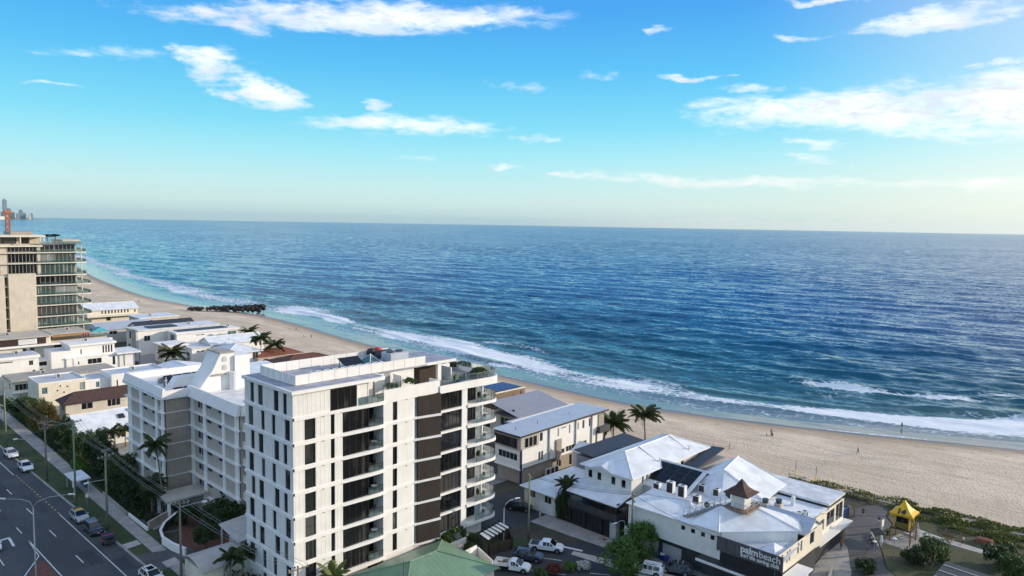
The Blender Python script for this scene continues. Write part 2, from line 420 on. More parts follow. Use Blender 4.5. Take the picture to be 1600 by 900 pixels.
# ------------------------------------------------------------------ mesh helpers
OFF = {}                                   # world position of each thing (unrotated ones)
class MB:
    """collects boxes, prisms, tubes; build() links them as ONE mesh object"""
    def __init__(s): s.v = []; s.f = []; s.m = []
    def add(s, vs, fs, m=0):
        b = len(s.v); s.v += [tuple(v) for v in vs]
        s.f += [tuple(b+i for i in f) for f in fs]; s.m += [m]*len(fs); return s
    def box(s, x0, x1, y0, y1, z0, z1, m=0):
        return s.add([(x0,y0,z0),(x1,y0,z0),(x1,y1,z0),(x0,y1,z0),(x0,y0,z1),(x1,y0,z1),(x1,y1,z1),(x0,y1,z1)],
                     [(3,2,1,0),(4,5,6,7),(0,1,5,4),(1,2,6,5),(2,3,7,6),(3,0,4,7)], m)
    def hexa(s, p, m=0):                  # 8 corners, bottom 4 then top 4
        return s.add(p, [(3,2,1,0),(4,5,6,7),(0,1,5,4),(1,2,6,5),(2,3,7,6),(3,0,4,7)], m)
    def quad(s, a, b, c, d, m=0): return s.add([a,b,c,d], [(0,1,2,3)], m)
    def tri(s, a, b, c, m=0): return s.add([a,b,c], [(0,1,2)], m)
    def prism(s, pts, z0, z1, m=0):
        n = len(pts)
        return s.add([(x,y,z0) for x,y in pts]+[(x,y,z1) for x,y in pts],
                     [tuple(range(n-1,-1,-1)), tuple(range(n,2*n))]+[(i,(i+1)%n,n+(i+1)%n,n+i) for i in range(n)], m)
    def slab(s, pts, t, m=0):             # 3-D polygon thickened downwards
        n = len(pts)
        return s.add([(p[0],p[1],p[2]-t) for p in pts]+list(pts),
                     [tuple(range(n-1,-1,-1)), tuple(range(n,2*n))]+[(i,(i+1)%n,n+(i+1)%n,n+i) for i in range(n)], m)
    def extr(s, pts, vec, m=0):
        n = len(pts); vx, vy, vz = vec
        return s.add(list(pts)+[(p[0]+vx,p[1]+vy,p[2]+vz) for p in pts],
                     [tuple(range(n-1,-1,-1)), tuple(range(n,2*n))]+[(i,(i+1)%n,n+(i+1)%n,n+i) for i in range(n)], m)
    def tube(s, pts, rad, n=6, m=0):
        pts = [Vector(p) for p in pts]
        if not isinstance(rad, (list, tuple)): rad = [rad]*len(pts)
        b = len(s.v)
        for i, p in enumerate(pts):
            d = (pts[min(i+1, len(pts)-1)] - pts[max(i-1, 0)]).normalized()
            a = d.cross(Vector((0,0,1)) if abs(d.z) < 0.95 else Vector((1,0,0))).normalized(); c = a.cross(d)
            for k in range(n):
                t = 2*math.pi*k/n
                s.v.append(tuple(p + (a*math.cos(t)+c*math.sin(t))*rad[i]))
        for i in range(len(pts)-1):
            for k in range(n):
                s.f.append((b+i*n+k, b+i*n+(k+1)%n, b+(i+1)*n+(k+1)%n, b+(i+1)*n+k)); s.m.append(m)
        s.f.append(tuple(b+k for k in range(n-1,-1,-1))); s.m.append(m)
        s.f.append(tuple(b+(len(pts)-1)*n+k for k in range(n))); s.m.append(m)
        return s
    def cyl(s, x, y, z0, z1, r, n=12, m=0, r2=None):
        return s.tube([(x,y,z0),(x,y,z1)], [r, r if r2 is None else r2], n, m)
    def build(s, name, mats, parent=None, smooth=False, kind=None, loc=None, label=None):
        me = bpy.data.meshes.new(name)
        off = Vector(loc) if loc is not None else OFF.get(parent.name if parent else None, Vector((0,0,0)))
        vs = [(v[0]-off.x, v[1]-off.y, v[2]-off.z) for v in s.v]
        me.from_pydata(vs, [], s.f)
        for mt in (mats if isinstance(mats, list) else [mats]): me.materials.append(MATS[mt] if isinstance(mt, str) else mt)
        me.polygons.foreach_set('material_index', s.m)
        if smooth: me.polygons.foreach_set('use_smooth', [True]*len(s.f))
        me.update()
        return link(name, me, parent, off, kind, label, loc)
def link(name, me, parent=None, off=Vector((0,0,0)), kind=None, label=None, loc=None):
    o = bpy.data.objects.new(name, me); COL.objects.link(o)
    if parent: o.parent = parent
    elif loc is not None: o.location = loc
    OFF[o.name] = off
    if kind: o['kind'] = kind
    if label: o['label'] = label
    return o
def tag(o, label, cat, group=None):
    o['label'] = label; o['category'] = cat
    if group: o['group'] = group
    return o
def thing(name, label, cat, loc=(0,0,0), rotz=0, group=None, local=False):
    o = bpy.data.objects.new(name, None); COL.objects.link(o)
    o.empty_display_size = 0.5
    o.location = loc; o.rotation_euler = (0,0,rotz)
    OFF[o.name] = Vector((0,0,0)) if local else Vector(loc)
    return tag(o, label, cat, group)
def dup(root, loc, rotz=None, label=None, group=None, scale=None):
    """a copy of a thing with copies of its parts and sub-parts (mesh data shared)"""
    r = root.copy(); COL.objects.link(r); r.location = loc
    if rotz is not None: r.rotation_euler = (0,0,rotz)
    if scale is not None: r.scale = scale if isinstance(scale, tuple) else (scale,)*3
    if label: r['label'] = label
    if group: r['group'] = group
    for ch in KIDS.setdefault(root.name, list(root.children)):
        c = ch.copy(); COL.objects.link(c); c.parent = r
        for g in KIDS.setdefault(ch.name, list(ch.children)):
            d = g.copy(); COL.objects.link(d); d.parent = c
    return r
KIDS = {}
class F:
    """a vertical facade: origin, horizontal direction u, outward normal n; coordinates (s, z, d)"""
    def __init__(s, x, y, u, n): s.o = (x, y); s.u = u; s.n = n
    def P(s, a, z, d=0): return (s.o[0]+s.u[0]*a+s.n[0]*d, s.o[1]+s.u[1]*a+s.n[1]*d, z)
    def box(s, mb, s0, s1, z0, z1, d0, d1, m=0):
        return mb.hexa([s.P(s0,z0,d1), s.P(s1,z0,d1), s.P(s1,z0,d0), s.P(s0,z0,d0), s.P(s0,z1,d1), s.P(s1,z1,d1), s.P(s1,z1,d0), s.P(s0,z1,d0)], m)
    def wall(s, mb, s0, s1, z0, z1, holes=(), depth=0.2, m=0, d=0):
        """front skin with real openings and reveals"""
        holes = [(max(a,s0), min(b,s1), max(c,z0), min(e,z1)) for a,b,c,e in holes]
        ss = sorted({s0, s1, *[h[0] for h in holes], *[h[1] for h in holes]})
        zs = sorted({z0, z1, *[h[2] for h in holes], *[h[3] for h in holes]})
        for i in range(len(ss)-1):
            for j in range(len(zs)-1):
                cs, cz = (ss[i]+ss[i+1])/2, (zs[j]+zs[j+1])/2
                if any(h[0] < cs < h[1] and h[2] < cz < h[3] for h in holes): continue
                mb.quad(s.P(ss[i],zs[j],d), s.P(ss[i+1],zs[j],d), s.P(ss[i+1],zs[j+1],d), s.P(ss[i],zs[j+1],d), m)
        for a,b,c,e in holes:
            q = d-depth
            mb.quad(s.P(a,c,d), s.P(a,c,q), s.P(a,e,q), s.P(a,e,d), m); mb.quad(s.P(b,c,q), s.P(b,c,d), s.P(b,e,d), s.P(b,e,q), m)
            mb.quad(s.P(a,c,d), s.P(b,c,d), s.P(b,c,q), s.P(a,c,q), m); mb.quad(s.P(a,e,q), s.P(b,e,q), s.P(b,e,d), s.P(a,e,d), m)
    def window(s, parent, a, b, c, e, depth=0.2, d=0, fm='white_metal', gm='glass_dark', nv=1, nh=0, fr=0.06, sub=True, name='window'):
        """frame mesh + pane child set back in its opening"""
        q = d-depth
        f = MB()
        s.box(f, a, a+fr, c, e, q, q+0.07); s.box(f, b-fr, b, c, e, q, q+0.07)
        s.box(f, a+fr, b-fr, c, c+fr, q, q+0.07); s.box(f, a+fr, b-fr, e-fr, e, q, q+0.07)
        for k in range(1, nv): x = a+(b-a)*k/nv; s.box(f, x-fr/2, x+fr/2, c+fr, e-fr, q, q+0.065)
        for k in range(1, nh+1): z = c+(e-c)*k/(nh+1); s.box(f, a+fr, b-fr, z-fr/2, z+fr/2, q, q+0.06)
        if sub:
            w = f.build(name, [fm], parent)
            g = MB(); s.box(g, a+0.01, b-0.01, c+0.01, e-0.01, q-0.05, q+0.02); g.build('pane', [gm], w)
        else:
            s.box(f, a+0.01, b-0.01, c+0.01, e-0.01, q-0.05, q+0.02, 1)
            w = f.build(name, [fm, gm], parent)
        return w
def face(side, x0, x1, y0, y1):
    if side == 'S': return F(x0, y0, (1,0), (0,-1)), x1-x0
    if side == 'N': return F(x1, y1, (-1,0), (0,1)), x1-x0
    if side == 'W': return F(x0, y0, (0,1), (-1,0)), y1-y0       # s runs north
    return F(x1, y0, (0,1), (1,0)), y1-y0
def vol(p, x0, x1, y0, y1, z0, z1, wm='white_paint', wins=(), fm='white_metal', gm='glass_dark', depth=0.18, cap=None, name='wall', sub=False):
    """one block of a building: walls with openings; wins = (side, s0, s1, z0, z1[, nv[, gm]])"""
    w = MB()
    for side in 'SWNE':
        f, L = face(side, x0, x1, y0, y1)
        f.wall(w, 0, L, z0, z1, [t[1:5] for t in wins if t[0] == side], depth)
    w.quad((x0,y0,z1),(x1,y0,z1),(x1,y1,z1),(x0,y1,z1), 1 if cap else 0)
    o = w.build(name, [wm] + ([cap] if cap else []), p)
    for t in wins:
        f, L = face(t[0], x0, x1, y0, y1)
        f.window(p, *t[1:5], depth=depth-0.02, fm=fm, gm=t[6] if len(t) > 6 else gm, nv=t[5] if len(t) > 5 else 1, sub=sub)
    return o
def gable(p, x0, x1, y0, y1, z, rise, axis='x', o=0.4, rm='roof_white_x', wm='white_paint', t=0.12, name='roof', ridge=None):
    r = MB()
    if axis == 'x':
        ym = (y0+y1)/2 if ridge is None else ridge; k0 = rise/(ym-y0)*o; k1 = rise/(y1-ym)*o
        r.slab([(x0-o,y0-o,z-k0+t),(x1+o,y0-o,z-k0+t),(x1+o,ym,z+rise+t),(x0-o,ym,z+rise+t)], t)
        r.slab([(x0-o,ym,z+rise+t),(x1+o,ym,z+rise+t),(x1+o,y1+o,z-k1+t),(x0-o,y1+o,z-k1+t)], t)
        g = MB()
        for x in (x0, x1-0.15): g.extr([(x,y0,z),(x,y1,z),(x,ym,z+rise)], (0.15,0,0))
    else:
        xm = (x0+x1)/2 if ridge is None else ridge; k0 = rise/(xm-x0)*o; k1 = rise/(x1-xm)*o
        r.slab([(x0-o,y0-o,z-k0+t),(xm,y0-o,z+rise+t),(xm,y1+o,z+rise+t),(x0-o,y1+o,z-k0+t)], t)
        r.slab([(xm,y0-o,z+rise+t),(x1+o,y0-o,z-k1+t),(x1+o,y1+o,z-k1+t),(xm,y1+o,z+rise+t)], t)
        g = MB()
        for y in (y0, y1-0.15): g.extr([(x0,y,z),(x1,y,z),(xm,y,z+rise)], (0,0.15,0))
    ro = r.build(name, [rm], p)
    g.build('gable_wall', [wm], p)
    c = MB()
    if axis == 'x': c.tube([(x0-o,ym,z+rise+t+0.02),(x1+o,ym,z+rise+t+0.02)], 0.11, 5)
    else: c.tube([(xm,y0-o,z+rise+t+0.02),(xm,y1+o,z+rise+t+0.02)], 0.11, 5)
    c.build('ridge_cap', ['white_metal' if rm.startswith('roof_white') else rm], ro)
    return ro
def hip(p, x0, x1, y0, y1, z, rise, o=0.5, rm='roof_white_x', rm2=None, t=0.12, name='roof', fascia='white_metal', ends=(1,1)):
    """hip roof; the ridge follows the longer side. ends=0 leaves that end a plain gable"""
    x0 -= o; x1 += o; y0 -= o; y1 += o
    r = MB(); rm2 = rm2 or rm
    if x1-x0 >= y1-y0:
        h = (y1-y0)/2; ym = (y0+y1)/2; a = (x0+h*ends[0], ym, z+rise); b = (x1-h*ends[1], ym, z+rise)
        A,B,C,D = (x0,y0,z),(x1,y0,z),(x1,y1,z),(x0,y1,z)
        r.slab([A,B,b,a], t, 0); r.slab([C,D,a,b], t, 0)
        r.slab([D,A,a], t, 1); r.slab([B,C,b], t, 1)
        hips = [(A,a),(D,a),(B,b),(C,b),(a,b)]
    else:
        h = (x1-x0)/2; xm = (x0+x1)/2; a = (xm, y0+h*ends[0], z+rise); b = (xm, y1-h*ends[1], z+rise)
        A,B,C,D = (x0,y0,z),(x1,y0,z),(x1,y1,z),(x0,y1,z)
        r.slab([D,A,a,b], t, 1); r.slab([B,C,b,a], t, 1)
        r.slab([A,B,a], t, 0); r.slab([C,D,b], t, 0)
        hips = [(A,a),(B,a),(C,b),(D,b),(a,b)]
    r.add([(x0+.3,y0+.3,z-t-.01),(x1-.3,y0+.3,z-t-.01),(x1-.3,y1-.3,z-t-.01),(x0+.3,y1-.3,z-t-.01)], [(3,2,1,0)], 0)
    ro = r.build(name, [rm, rm2], p)
    c = MB()
    for a_, b_ in hips:
        if (Vector(a_)-Vector(b_)).length > 0.05: c.tube([Vector(a_)+Vector((0,0,.03)), Vector(b_)+Vector((0,0,.03))], 0.10, 5)
    c.build('ridge_cap', [fascia if rm.startswith('roof_white') else rm], ro)
    g = MB()
    for a_, b_ in ((A,B),(B,C),(C,D),(D,A)): g.tube([Vector(a_)-Vector((0,0,.06)), Vector(b_)-Vector((0,0,.06))], 0.09, 4)
    g.build('gutter', [fascia], ro)
    return ro
def parapet_roof(p, x0, x1, y0, y1, z, h=0.5, wm='white_paint', rm='roof_flat_white', t=0.18, o=0.0):
    r = MB().box(x0+t, x1-t, y0+t, y1-t, z+0.02, z+0.08); r.build('roof', [rm], p)
    w = MB(); a0, a1, b0, b1 = x0-o, x1+o, y0-o, y1+o
    w.box(a0,a1,b0,b0+t,z,z+h).box(a0,a1,b1-t,b1,z,z+h).box(a0,a0+t,b0+t,b1-t,z,z+h).box(a1-t,a1,b0+t,b1-t,z,z+h)
    w.build('parapet', [wm], p)
def flat_roof(p, x0, x1, y0, y1, z, t=0.3, o=0.4, m='white_slab', rm='roof_flat_white'):
    MB().box(x0-o, x1+o, y0-o, y1+o, z, z+t).build('roof', [m], p)
    MB().box(x0-o+.15, x1+o-.15, y0-o+.15, y1+o-.15, z+t-0.01, z+t+0.03).build('roof_sheet', [rm], p)
def mono(p, x0, x1, y0, y1, zS, zN, o=0.4, rm='roof_grey', t=0.15, axis='y', name='roof', em=None):
    """single pitch; axis y: zS at south edge, zN at north; axis x: zS at west edge, zN at east"""
    r = MB()
    if axis == 'y': r.slab([(x0-o,y0-o,zS),(x1+o,y0-o,zS),(x1+o,y1+o,zN),(x0-o,y1+o,zN)], t)
    else: r.slab([(x0-o,y0-o,zS),(x1+o,y0-o,zN),(x1+o,y1+o,zN),(x0-o,y1+o,zS)], t)
    return r.build(name, [rm], p)

# ------------------------------------------------------------------ ground, beach, ocean
SH_N = [-9000,-2000,-400,-200,-100,0,30,50,72,95,117,144,177,225,293,336,384,400,443,511,568,665,729,900,1300,3000,8000,11500,12700,16000]
SH_E = [330,330,330,290,255,225,215,203,194,185,179,178,179,178,184,190,193,190,182,179,184,197,206,238,290,500,1400,2100,2880,3900]
def shore(n):
    n = np.asarray(n, float)
    return (np.interp(n-14, SH_N, SH_E)+np.interp(n, SH_N, SH_E)+np.interp(n+14, SH_N, SH_E))/3
def back(n):                                   # where the beach begins
    n = np.asarray(n, float)
    return np.interp(n, [-9000,-400,0,20,56,60,200,300,400,700,900,1300,3000,8000,11500,12700,16000], [250,250,150,143,141,128,128,128,126,135,175,230,440,1320,2000,2780,3800])
def sand_z(e, n):
    d = e-shore(n); w = np.maximum(shore(n)-back(n), 5)
    up_ = np.clip(-d/w, 0, 1)
    z = -3.55+3.5*up_**0.8
    z = np.where(d > 0, -3.55-0.045*d, z)
    return z + 0.10*np.sin(e*0.21+np.sin(n*0.05)*2)*np.sin(n*0.13+1)*np.clip(up_*3, 0, 1)*np.clip((1-up_)*6, 0, 1)
def grid_obj(name, X, Y, Z, mats, attrs=None, smooth=True, kind='structure'):
    ny, nx = X.shape
    me = bpy.data.meshes.new(name)
    co = np.stack([X, Y, Z], -1).reshape(-1, 3).astype(np.float32)
    idx = np.arange(ny*nx).reshape(ny, nx)
    q = np.stack([idx[:-1,:-1], idx[:-1,1:], idx[1:,1:], idx[1:,:-1]], -1).reshape(-1, 4)
    me.vertices.add(len(co)); me.vertices.foreach_set('co', co.ravel())
    me.loops.add(q.size); me.loops.foreach_set('vertex_index', q.ravel().astype(np.int32))
    me.polygons.add(len(q)); me.polygons.foreach_set('loop_start', np.arange(0, q.size, 4, dtype=np.int32))
    me.polygons.foreach_set('loop_total', np.full(len(q), 4, np.int32))
    if smooth: me.polygons.foreach_set('use_smooth', np.ones(len(q), bool))
    for k, v in (attrs or {}).items():
        a = me.attributes.new(k, 'FLOAT', 'POINT'); a.data.foreach_set('value', v.reshape(-1).astype(np.float32))
    for mt in mats: me.materials.append(MATS[mt])
    me.update(calc_edges=True); me.validate()
    o = bpy.data.objects.new(name, me); COL.objects.link(o)
    if kind: o['kind'] = kind
    return o
def nonuni(fine0, fine1, step, lo, hi, g=1.03):
    a = list(np.arange(fine0, fine1, step)); s = step; x = a[-1]
    while x < hi: s *= g; x += s; a.append(x)
    s = step; x = a[0]; b = []
    while x > lo: s *= g; x -= s; b.append(x)
    return np.array(b[::-1]+a)

NS = nonuni(-60, 460, 3.0, -3000, 15500, 1.06)
# land behind the beach
u = np.array([0, 0.5, 0.8, 0.9, 0.95, 0.98, 1.0])
bk = back(NS)
X = -3000+(bk[:, None]+0.6+3000)*u[None, :]; Y = np.repeat(NS[:, None], len(u), 1); Z = np.zeros_like(X); Z[:, -1] = -0.12
grid_obj('ground', X, Y, Z, ['earth'])
# beach sheet
mt, t, p, out = new_mat('sand')
tc = t.n('ShaderNodeNewGeometry').outputs['Position']
at = t.n('ShaderNodeAttribute', attribute_name='shore').outputs['Fac']
n1 = t.noise(tc, 0.05, 5, 0.6); n2 = t.noise(tc, 1.1, 4, 0.7); n3 = t.noise(t.map(tc, scale=(0.35, 0.045, 1), rot=(0,0,R(-6))), 1.0, 5, 0.65)
dry = t.mix(t.sstep(n1, 0.4, 0.62), (0.56, 0.45, 0.33), (0.69, 0.565, 0.43))
dry = t.mix(t.m('MULTIPLY', t.sstep(n3, 0.5, 0.68), 0.45), dry, (0.40, 0.30, 0.20))
dry = t.mix(t.m('MULTIPLY', t.sstep(n2, 0.45, 0.75), 0.45), dry, (0.36, 0.28, 0.20))
edge = t.m('ADD', at, t.m('MULTIPLY', t.m('SUBTRACT', n3, 0.5), 9.0))
# vehicle tracks along the beach and a line of weed at the last tide
trk = None
for c0, sc_, wb in ((-30.0, 0.02, 7.0), (-24.5, 0.03, 4.0), (-38.0, 0.014, 10.0)):
    wv = t.m('MULTIPLY', t.m('SUBTRACT', t.noise(t.map(tc, scale=(0, sc_, 0), loc=(c0, 0, 0)), 1.0, 2, 0.5), 0.5), wb*2)
    dd_ = t.m('ABSOLUTE', t.m('SUBTRACT', t.m('ABSOLUTE', t.m('SUBTRACT', t.m('ADD', at, wv), c0)), 0.9))
    tk = t.m('MULTIPLY', t.sstep(dd_, 0.55, 0.15), t.sstep(t.noise(tc, 0.09, 3, 0.6), 0.38, 0.55))
    trk = tk if trk is None else t.m('MAXIMUM', trk, tk)
dry = t.mix(t.m('MULTIPLY', trk, 0.42), dry, (0.30, 0.225, 0.16))
weed = t.m('MULTIPLY', t.sstep(t.m('ABSOLUTE', t.m('ADD', at, t.m('MULTIPLY_ADD', n3, 8.0, 6.5))), 0.9, 0.1), t.sstep(t.noise(tc, 0.5, 4, 0.7), 0.46, 0.6))
dry = t.mix(t.m('MULTIPLY', weed, 0.6), dry, (0.13, 0.095, 0.06))
wet = t.sstep(edge, -13.0, -1.5)
damp = t.mix(wet, dry, (0.33, 0.24, 0.16))
damp = t.mix(t.sstep(edge, -4.0, 1.5), damp, (0.18, 0.15, 0.13))
t.t.links.new(damp, p.inputs['Base Color'])
t.t.links.new(t.m('MULTIPLY_ADD', t.sstep(edge, -5.0, 1.0), -0.62, 0.92), p.inputs['Roughness'])
fs = t.m('MULTIPLY', t.m('SUBTRACT', 1.0, t.sstep(at, -26.0, -8.0)), t.m('MULTIPLY_ADD', t.sstep(n1, 0.35, 0.6), 0.5, 0.5))
v = t.n('ShaderNodeTexVoronoi', i={0: tc, 'Scale': 1.25, 'Randomness': 1.0})
foot = t.m('ADD', t.m('MULTIPLY', t.sstep(v.outputs['Distance'], 0.0, 0.42), 0.6), t.m('MULTIPLY', t.noise(tc, 2.6, 4, 0.65), 0.8))
bm = t.n('ShaderNodeBump', i={'Height': t.m('ADD', t.m('MULTIPLY', foot, fs), t.m('MULTIPLY', n3, 1.5)), 'Strength': 1.0, 'Distance': 0.30})
t.t.links.new(bm.outputs[0], p.inputs['Normal'])
u = np.concatenate([np.linspace(0, 1, 36), 1+np.linspace(0.02, 0.8, 18)])
NB = nonuni(-60, 460, 2.0, -3000, 15500, 1.05)
bk, sh = back(NB), shore(NB)
X = bk[:, None]+(sh-bk)[:, None]*u[None, :]; Y = np.repeat(NB[:, None], len(u), 1)
Z = sand_z(X, Y); Z[:, 0] = -0.1
grid_obj('beach', X, Y, Z, ['sand'], {'shore': X-shore(Y)})

# ocean: one sheet from the swash to the horizon, with real swell and breakers near the shore
D = nonuni(-2, 130, 0.8, -2.5, 31000, 1.022)
NO = nonuni(-40, 420, 1.3, -9000, 30500, 1.03)
shc = np.minimum(shore(NO), 330)
dd, nn = np.meshgrid(D, NO)
fade = np.exp(-dd/1500)
EE = shc[:, None]*fade+200*(1-fade)+dd
Z = np.zeros_like(EE)
dE = np.gradient(D)[None, :]; dN = np.gradient(NO)[:, None]
res = np.maximum(dE, dN*0.6)
for k in range(34):
    lam = 4.0*1.085**k
    a = rng.normal(0, 0.55)*(1.0 if lam < 14 else 0.45)+math.pi+0.12; ph = rng.uniform(0, 6.28)
    kx, ky = math.cos(a)*6.283/lam, math.sin(a)*6.283/lam
    amp = 0.0115*lam**0.75*np.clip(1.6-res/(lam/3.2), 0, 1)
    ss = np.sin(kx*EE+ky*nn+ph)
    Z += amp*(ss+0.25*np.abs(ss))*np.clip((dd-14)/40, 0.05, 1)
def wig(n, s): return np.sin(n*0.021+s)*0.5+np.sin(n*0.053+2.3*s)*0.3+np.sin(n*0.11+4.1*s)*0.2
foam = np.zeros_like(EE)
# breaker lines: (distance off the shore, wander, ridge height, half width, where along the beach, foam)
BR = [(24,7,0.55,3.0,[(120,420,1),(-60,60,.8)],.8), (38,6,0.8,3.4,[(60,260,1),(300,420,.7)],.55), (47,6,1.0,3.6,[(-60,84,1),(190,330,.8)],.9),
      (62,7,1.0,4.0,[(-80,108,1.0),(130,240,.6)],.85), (74,8,0.75,4.0,[(-60,100,1),(160,420,.5)],.5), (96,8,0.95,4.5,[(60,250,1)],0.0),
      (118,10,0.9,4.5,[(100,330,1),(-60,60,.7)],0.02), (150,12,0.8,5.5,[(-60,200,1),(260,500,.8)],0.0)]
for b, (d0, wg, h, wd, spans, fo) in enumerate(BR):
    line = d0+wg*wig(nn, b*1.7+0.4)
    env = np.zeros_like(nn)
    for n0, n1_, a in spans: env = np.maximum(env, a*np.clip((nn-n0)/25, 0, 1)*np.clip((n1_-nn)/25, 0, 1))
    env = env*np.clip(0.72+0.55*wig(nn*1.6, b*3.1+1), 0.1, 1.2)
    x = (dd-line)
    shape = np.where(x < 0, np.exp(-(x/(wd*0.45))**2), np.exp(-(x/(wd*1.3))**2))
    Z += h*env*shape - 0.25*h*env*np.exp(-((x+wd*1.6)/(wd*1.1))**2)
    br = np.clip(wig(nn*1.5, b*2.2+5)*1.5+0.72, 0, 1)*env
    foam = np.maximum(foam, fo*br*np.clip(1.15-np.abs((x+0.8*wd)/(wd*1.1)), 0, 1)*1.5)
    foam = np.maximum(foam, fo*br*0.55*np.exp(-((x+3.2*wd)/(wd*3.2))**2))
# white surf zone and swash
zone = 27+7*wig(nn, 9.0)+np.interp(nn, [-60, 30, 90, 150, 250, 420], [8, 6, 1, -2, -2, 4])
wid = np.interp(nn, [-60, 40, 90, 200, 420], [17, 17, 13, 10, 10])
foam = np.maximum(foam, np.clip(0.80+0.42*wig(nn*1.7, 6.2), 0.35, 1.05)*np.exp(-((dd-zone)/(wid*np.clip(.75+.5*wig(nn*1.1, 2.6), .35, 1.2)))**4))
foam = np.where(nn > 400, foam*np.clip(.62+.45*wig(nn*1.1, 1.3), .25, .95), foam)
foam = np.maximum(foam, 0.36*np.exp(-((dd-zone*0.55)/9)**2))
foam = np.maximum(foam, 0.75*np.exp(-((dd-2.2-1.5*wig(nn*2.5, 3))/1.3)**2)*np.clip(0.4+wig(nn*1.5, 1), 0, 1))
# foam round the end of the rock groyne
foam = np.maximum(foam, 0.9*np.exp(-((EE-222)/16)**2-((nn-392)/30)**2))
foam = np.maximum(foam, np.clip(0.6*np.exp(-((dd-34-8*wig(nn*.5, 2))/13)**2)*np.clip((nn-410)/40, 0, 1), 0, 1))
swash = np.clip(1-(dd-2)/24, 0, 1)
sz = sand_z(EE, nn)
base = np.where((dd < 26) & (nn < 1200), np.maximum(SEA, sz+0.04+0.02*np.sin(nn*0.3)), SEA)
Zo = np.maximum(base+Z, np.where((dd < 60) & (nn < 1200), sz+0.03, -99))
Zo = np.where(dd < 0.2, sz-0.15, Zo)
mt, t, p, out = new_mat('sea_water')
tc = t.n('ShaderNodeNewGeometry').outputs['Position']
fo = t.n('ShaderNodeAttribute', attribute_name='foam').outputs['Fac']
off = t.n('ShaderNodeAttribute', attribute_name='offshore').outputs['Fac']
# wind-ruffled patches and long streaks far out
pat = t.noise(t.map(tc, scale=(0.004, 0.0016, 1), rot=(0,0,R(-12))), 1.0, 5, 0.6)
deep = t.ramp(t.m('DIVIDE', off, 1200, clamp=True), [(0.0, (0.20, 0.175, 0.15)), (0.012, (0.16, 0.17, 0.16)), (0.022, (0.075, 0.165, 0.175)), (0.050, (0.020, 0.110, 0.140)), (0.13, (0.005, 0.086, 0.165)), (0.25, (0.002, 0.068, 0.20)), (1.0, (0.001, 0.048, 0.17))])
deep = t.mix(t.m('MULTIPLY', t.sstep(pat, 0.45, 0.7), 0.35), deep, (0.004, 0.055, 0.12))
f1 = t.noise(tc, 0.55, 5, 0.68, 0.8); f2 = t.noise(t.map(tc, scale=(0.30, 0.10, 1)), 1.0, 5, 0.65, 1.0)
vor = t.n('ShaderNodeTexVoronoi', feature='DISTANCE_TO_EDGE', i={0: t.map(tc, scale=(0.42, 0.26, 1)), 'Scale': 1.0})
lace = t.sstep(vor.outputs[0], 0.16, 0.02)
fm = t.m('ADD', t.m('MULTIPLY', f1, 0.62), t.m('ADD', t.m('MULTIPLY', f2, 0.45), t.m('MULTIPLY', lace, 0.16)))
fk = t.sstep(t.m('ADD', fm, t.m('MULTIPLY_ADD', fo, 0.80, -1.0)), -0.12, 0.20)
fk = t.m('MULTIPLY', fk, t.sstep(fo, 0.02, 0.2))
col = t.mix(fk, deep, (0.80, 0.83, 0.85))
t.t.links.new(col, p.inputs['Base Color'])
t.t.links.new(t.m('MULTIPLY_ADD', fk, 0.6, 0.07), p.inputs['Roughness'])
p.inputs['IOR'].default_value = 1.33
p.inputs['Specular IOR Level'].default_value = 0.46
def ncol(scale, rot, detail):
    nd = t.n('ShaderNodeTexNoise', i={'Vector': t.map(tc, scale=scale, rot=(0,0,R(rot)))})
    nd.inputs['Scale'].default_value = 1.0; nd.inputs['Detail'].default_value = detail; nd.inputs['Roughness'].default_value = 0.62
    return t.n('ShaderNodeSeparateColor', i={0: nd.outputs['Color']}).outputs
# wave facets: tilts of the surface itself, at three sizes, steeper on the side that faces the shore
A_, B_, C_ = ncol((0.95, 0.45, 1), -10, 3), ncol((0.24, 0.085, 1), 8, 4), ncol((0.075, 0.028, 1), -6, 5)
def tilt(ch, ka, kb, kc):
    c = lambda v, k: t.m('MULTIPLY', t.m('SUBTRACT', v, 0.5), k)
    return t.m('ADD', c(A_[ch], ka), t.m('ADD', c(B_[ch], kb), c(C_[ch], kc)))
w1 = t.noise(t.map(tc, scale=(1.2, 0.55, 1), rot=(0,0,R(-10))), 1.0, 4, 0.6, 0.3)
w2 = t.noise(t.map(tc, scale=(0.26, 0.09, 1), rot=(0,0,R(8))), 1.0, 4, 0.6, 0.4)
w3 = t.noise(t.map(tc, scale=(0.085, 0.045, 1), rot=(0,0,R(-5))), 1.0, 5, 0.68, 0.4)
calm = t.m('MULTIPLY_ADD', t.sstep(off, 12.0, 34.0), 0.95, 0.05)
hgt = t.m('ADD', t.m('MULTIPLY', w1, 0.30), t.m('ADD', t.m('MULTIPLY', w2, 1.25), t.m('MULTIPLY', t.m('MULTIPLY', w3, 9.0), t.sstep(off, 60.0, 400.0))))
hgt = t.m('MULTIPLY', t.m('MULTIPLY', hgt, calm), t.m('MULTIPLY_ADD', t.sstep(pat, 0.3, 0.75), 0.7, 0.65))
bm = t.n('ShaderNodeBump', i={'Height': t.m('ADD', hgt, t.m('MULTIPLY', fk, 0.12)), 'Strength': 1.0, 'Distance': 1.0})
amp = t.m('MULTIPLY', t.m('MULTIPLY', calm, t.m('MULTIPLY_ADD', t.sstep(pat, 0.3, 0.75), 0.5, 0.75)), t.m('MULTIPLY_ADD', t.sstep(off, 60.0, 700.0), 0.30, 0.58))
sx = t.m('MULTIPLY', t.m('SUBTRACT', tilt(0, 1.15, 0.85, 0.60), 0.12), amp); sy = t.m('MULTIPLY', t.m('SUBTRACT', tilt(1, 0.7, 0.6, 0.4), 0.05), amp)
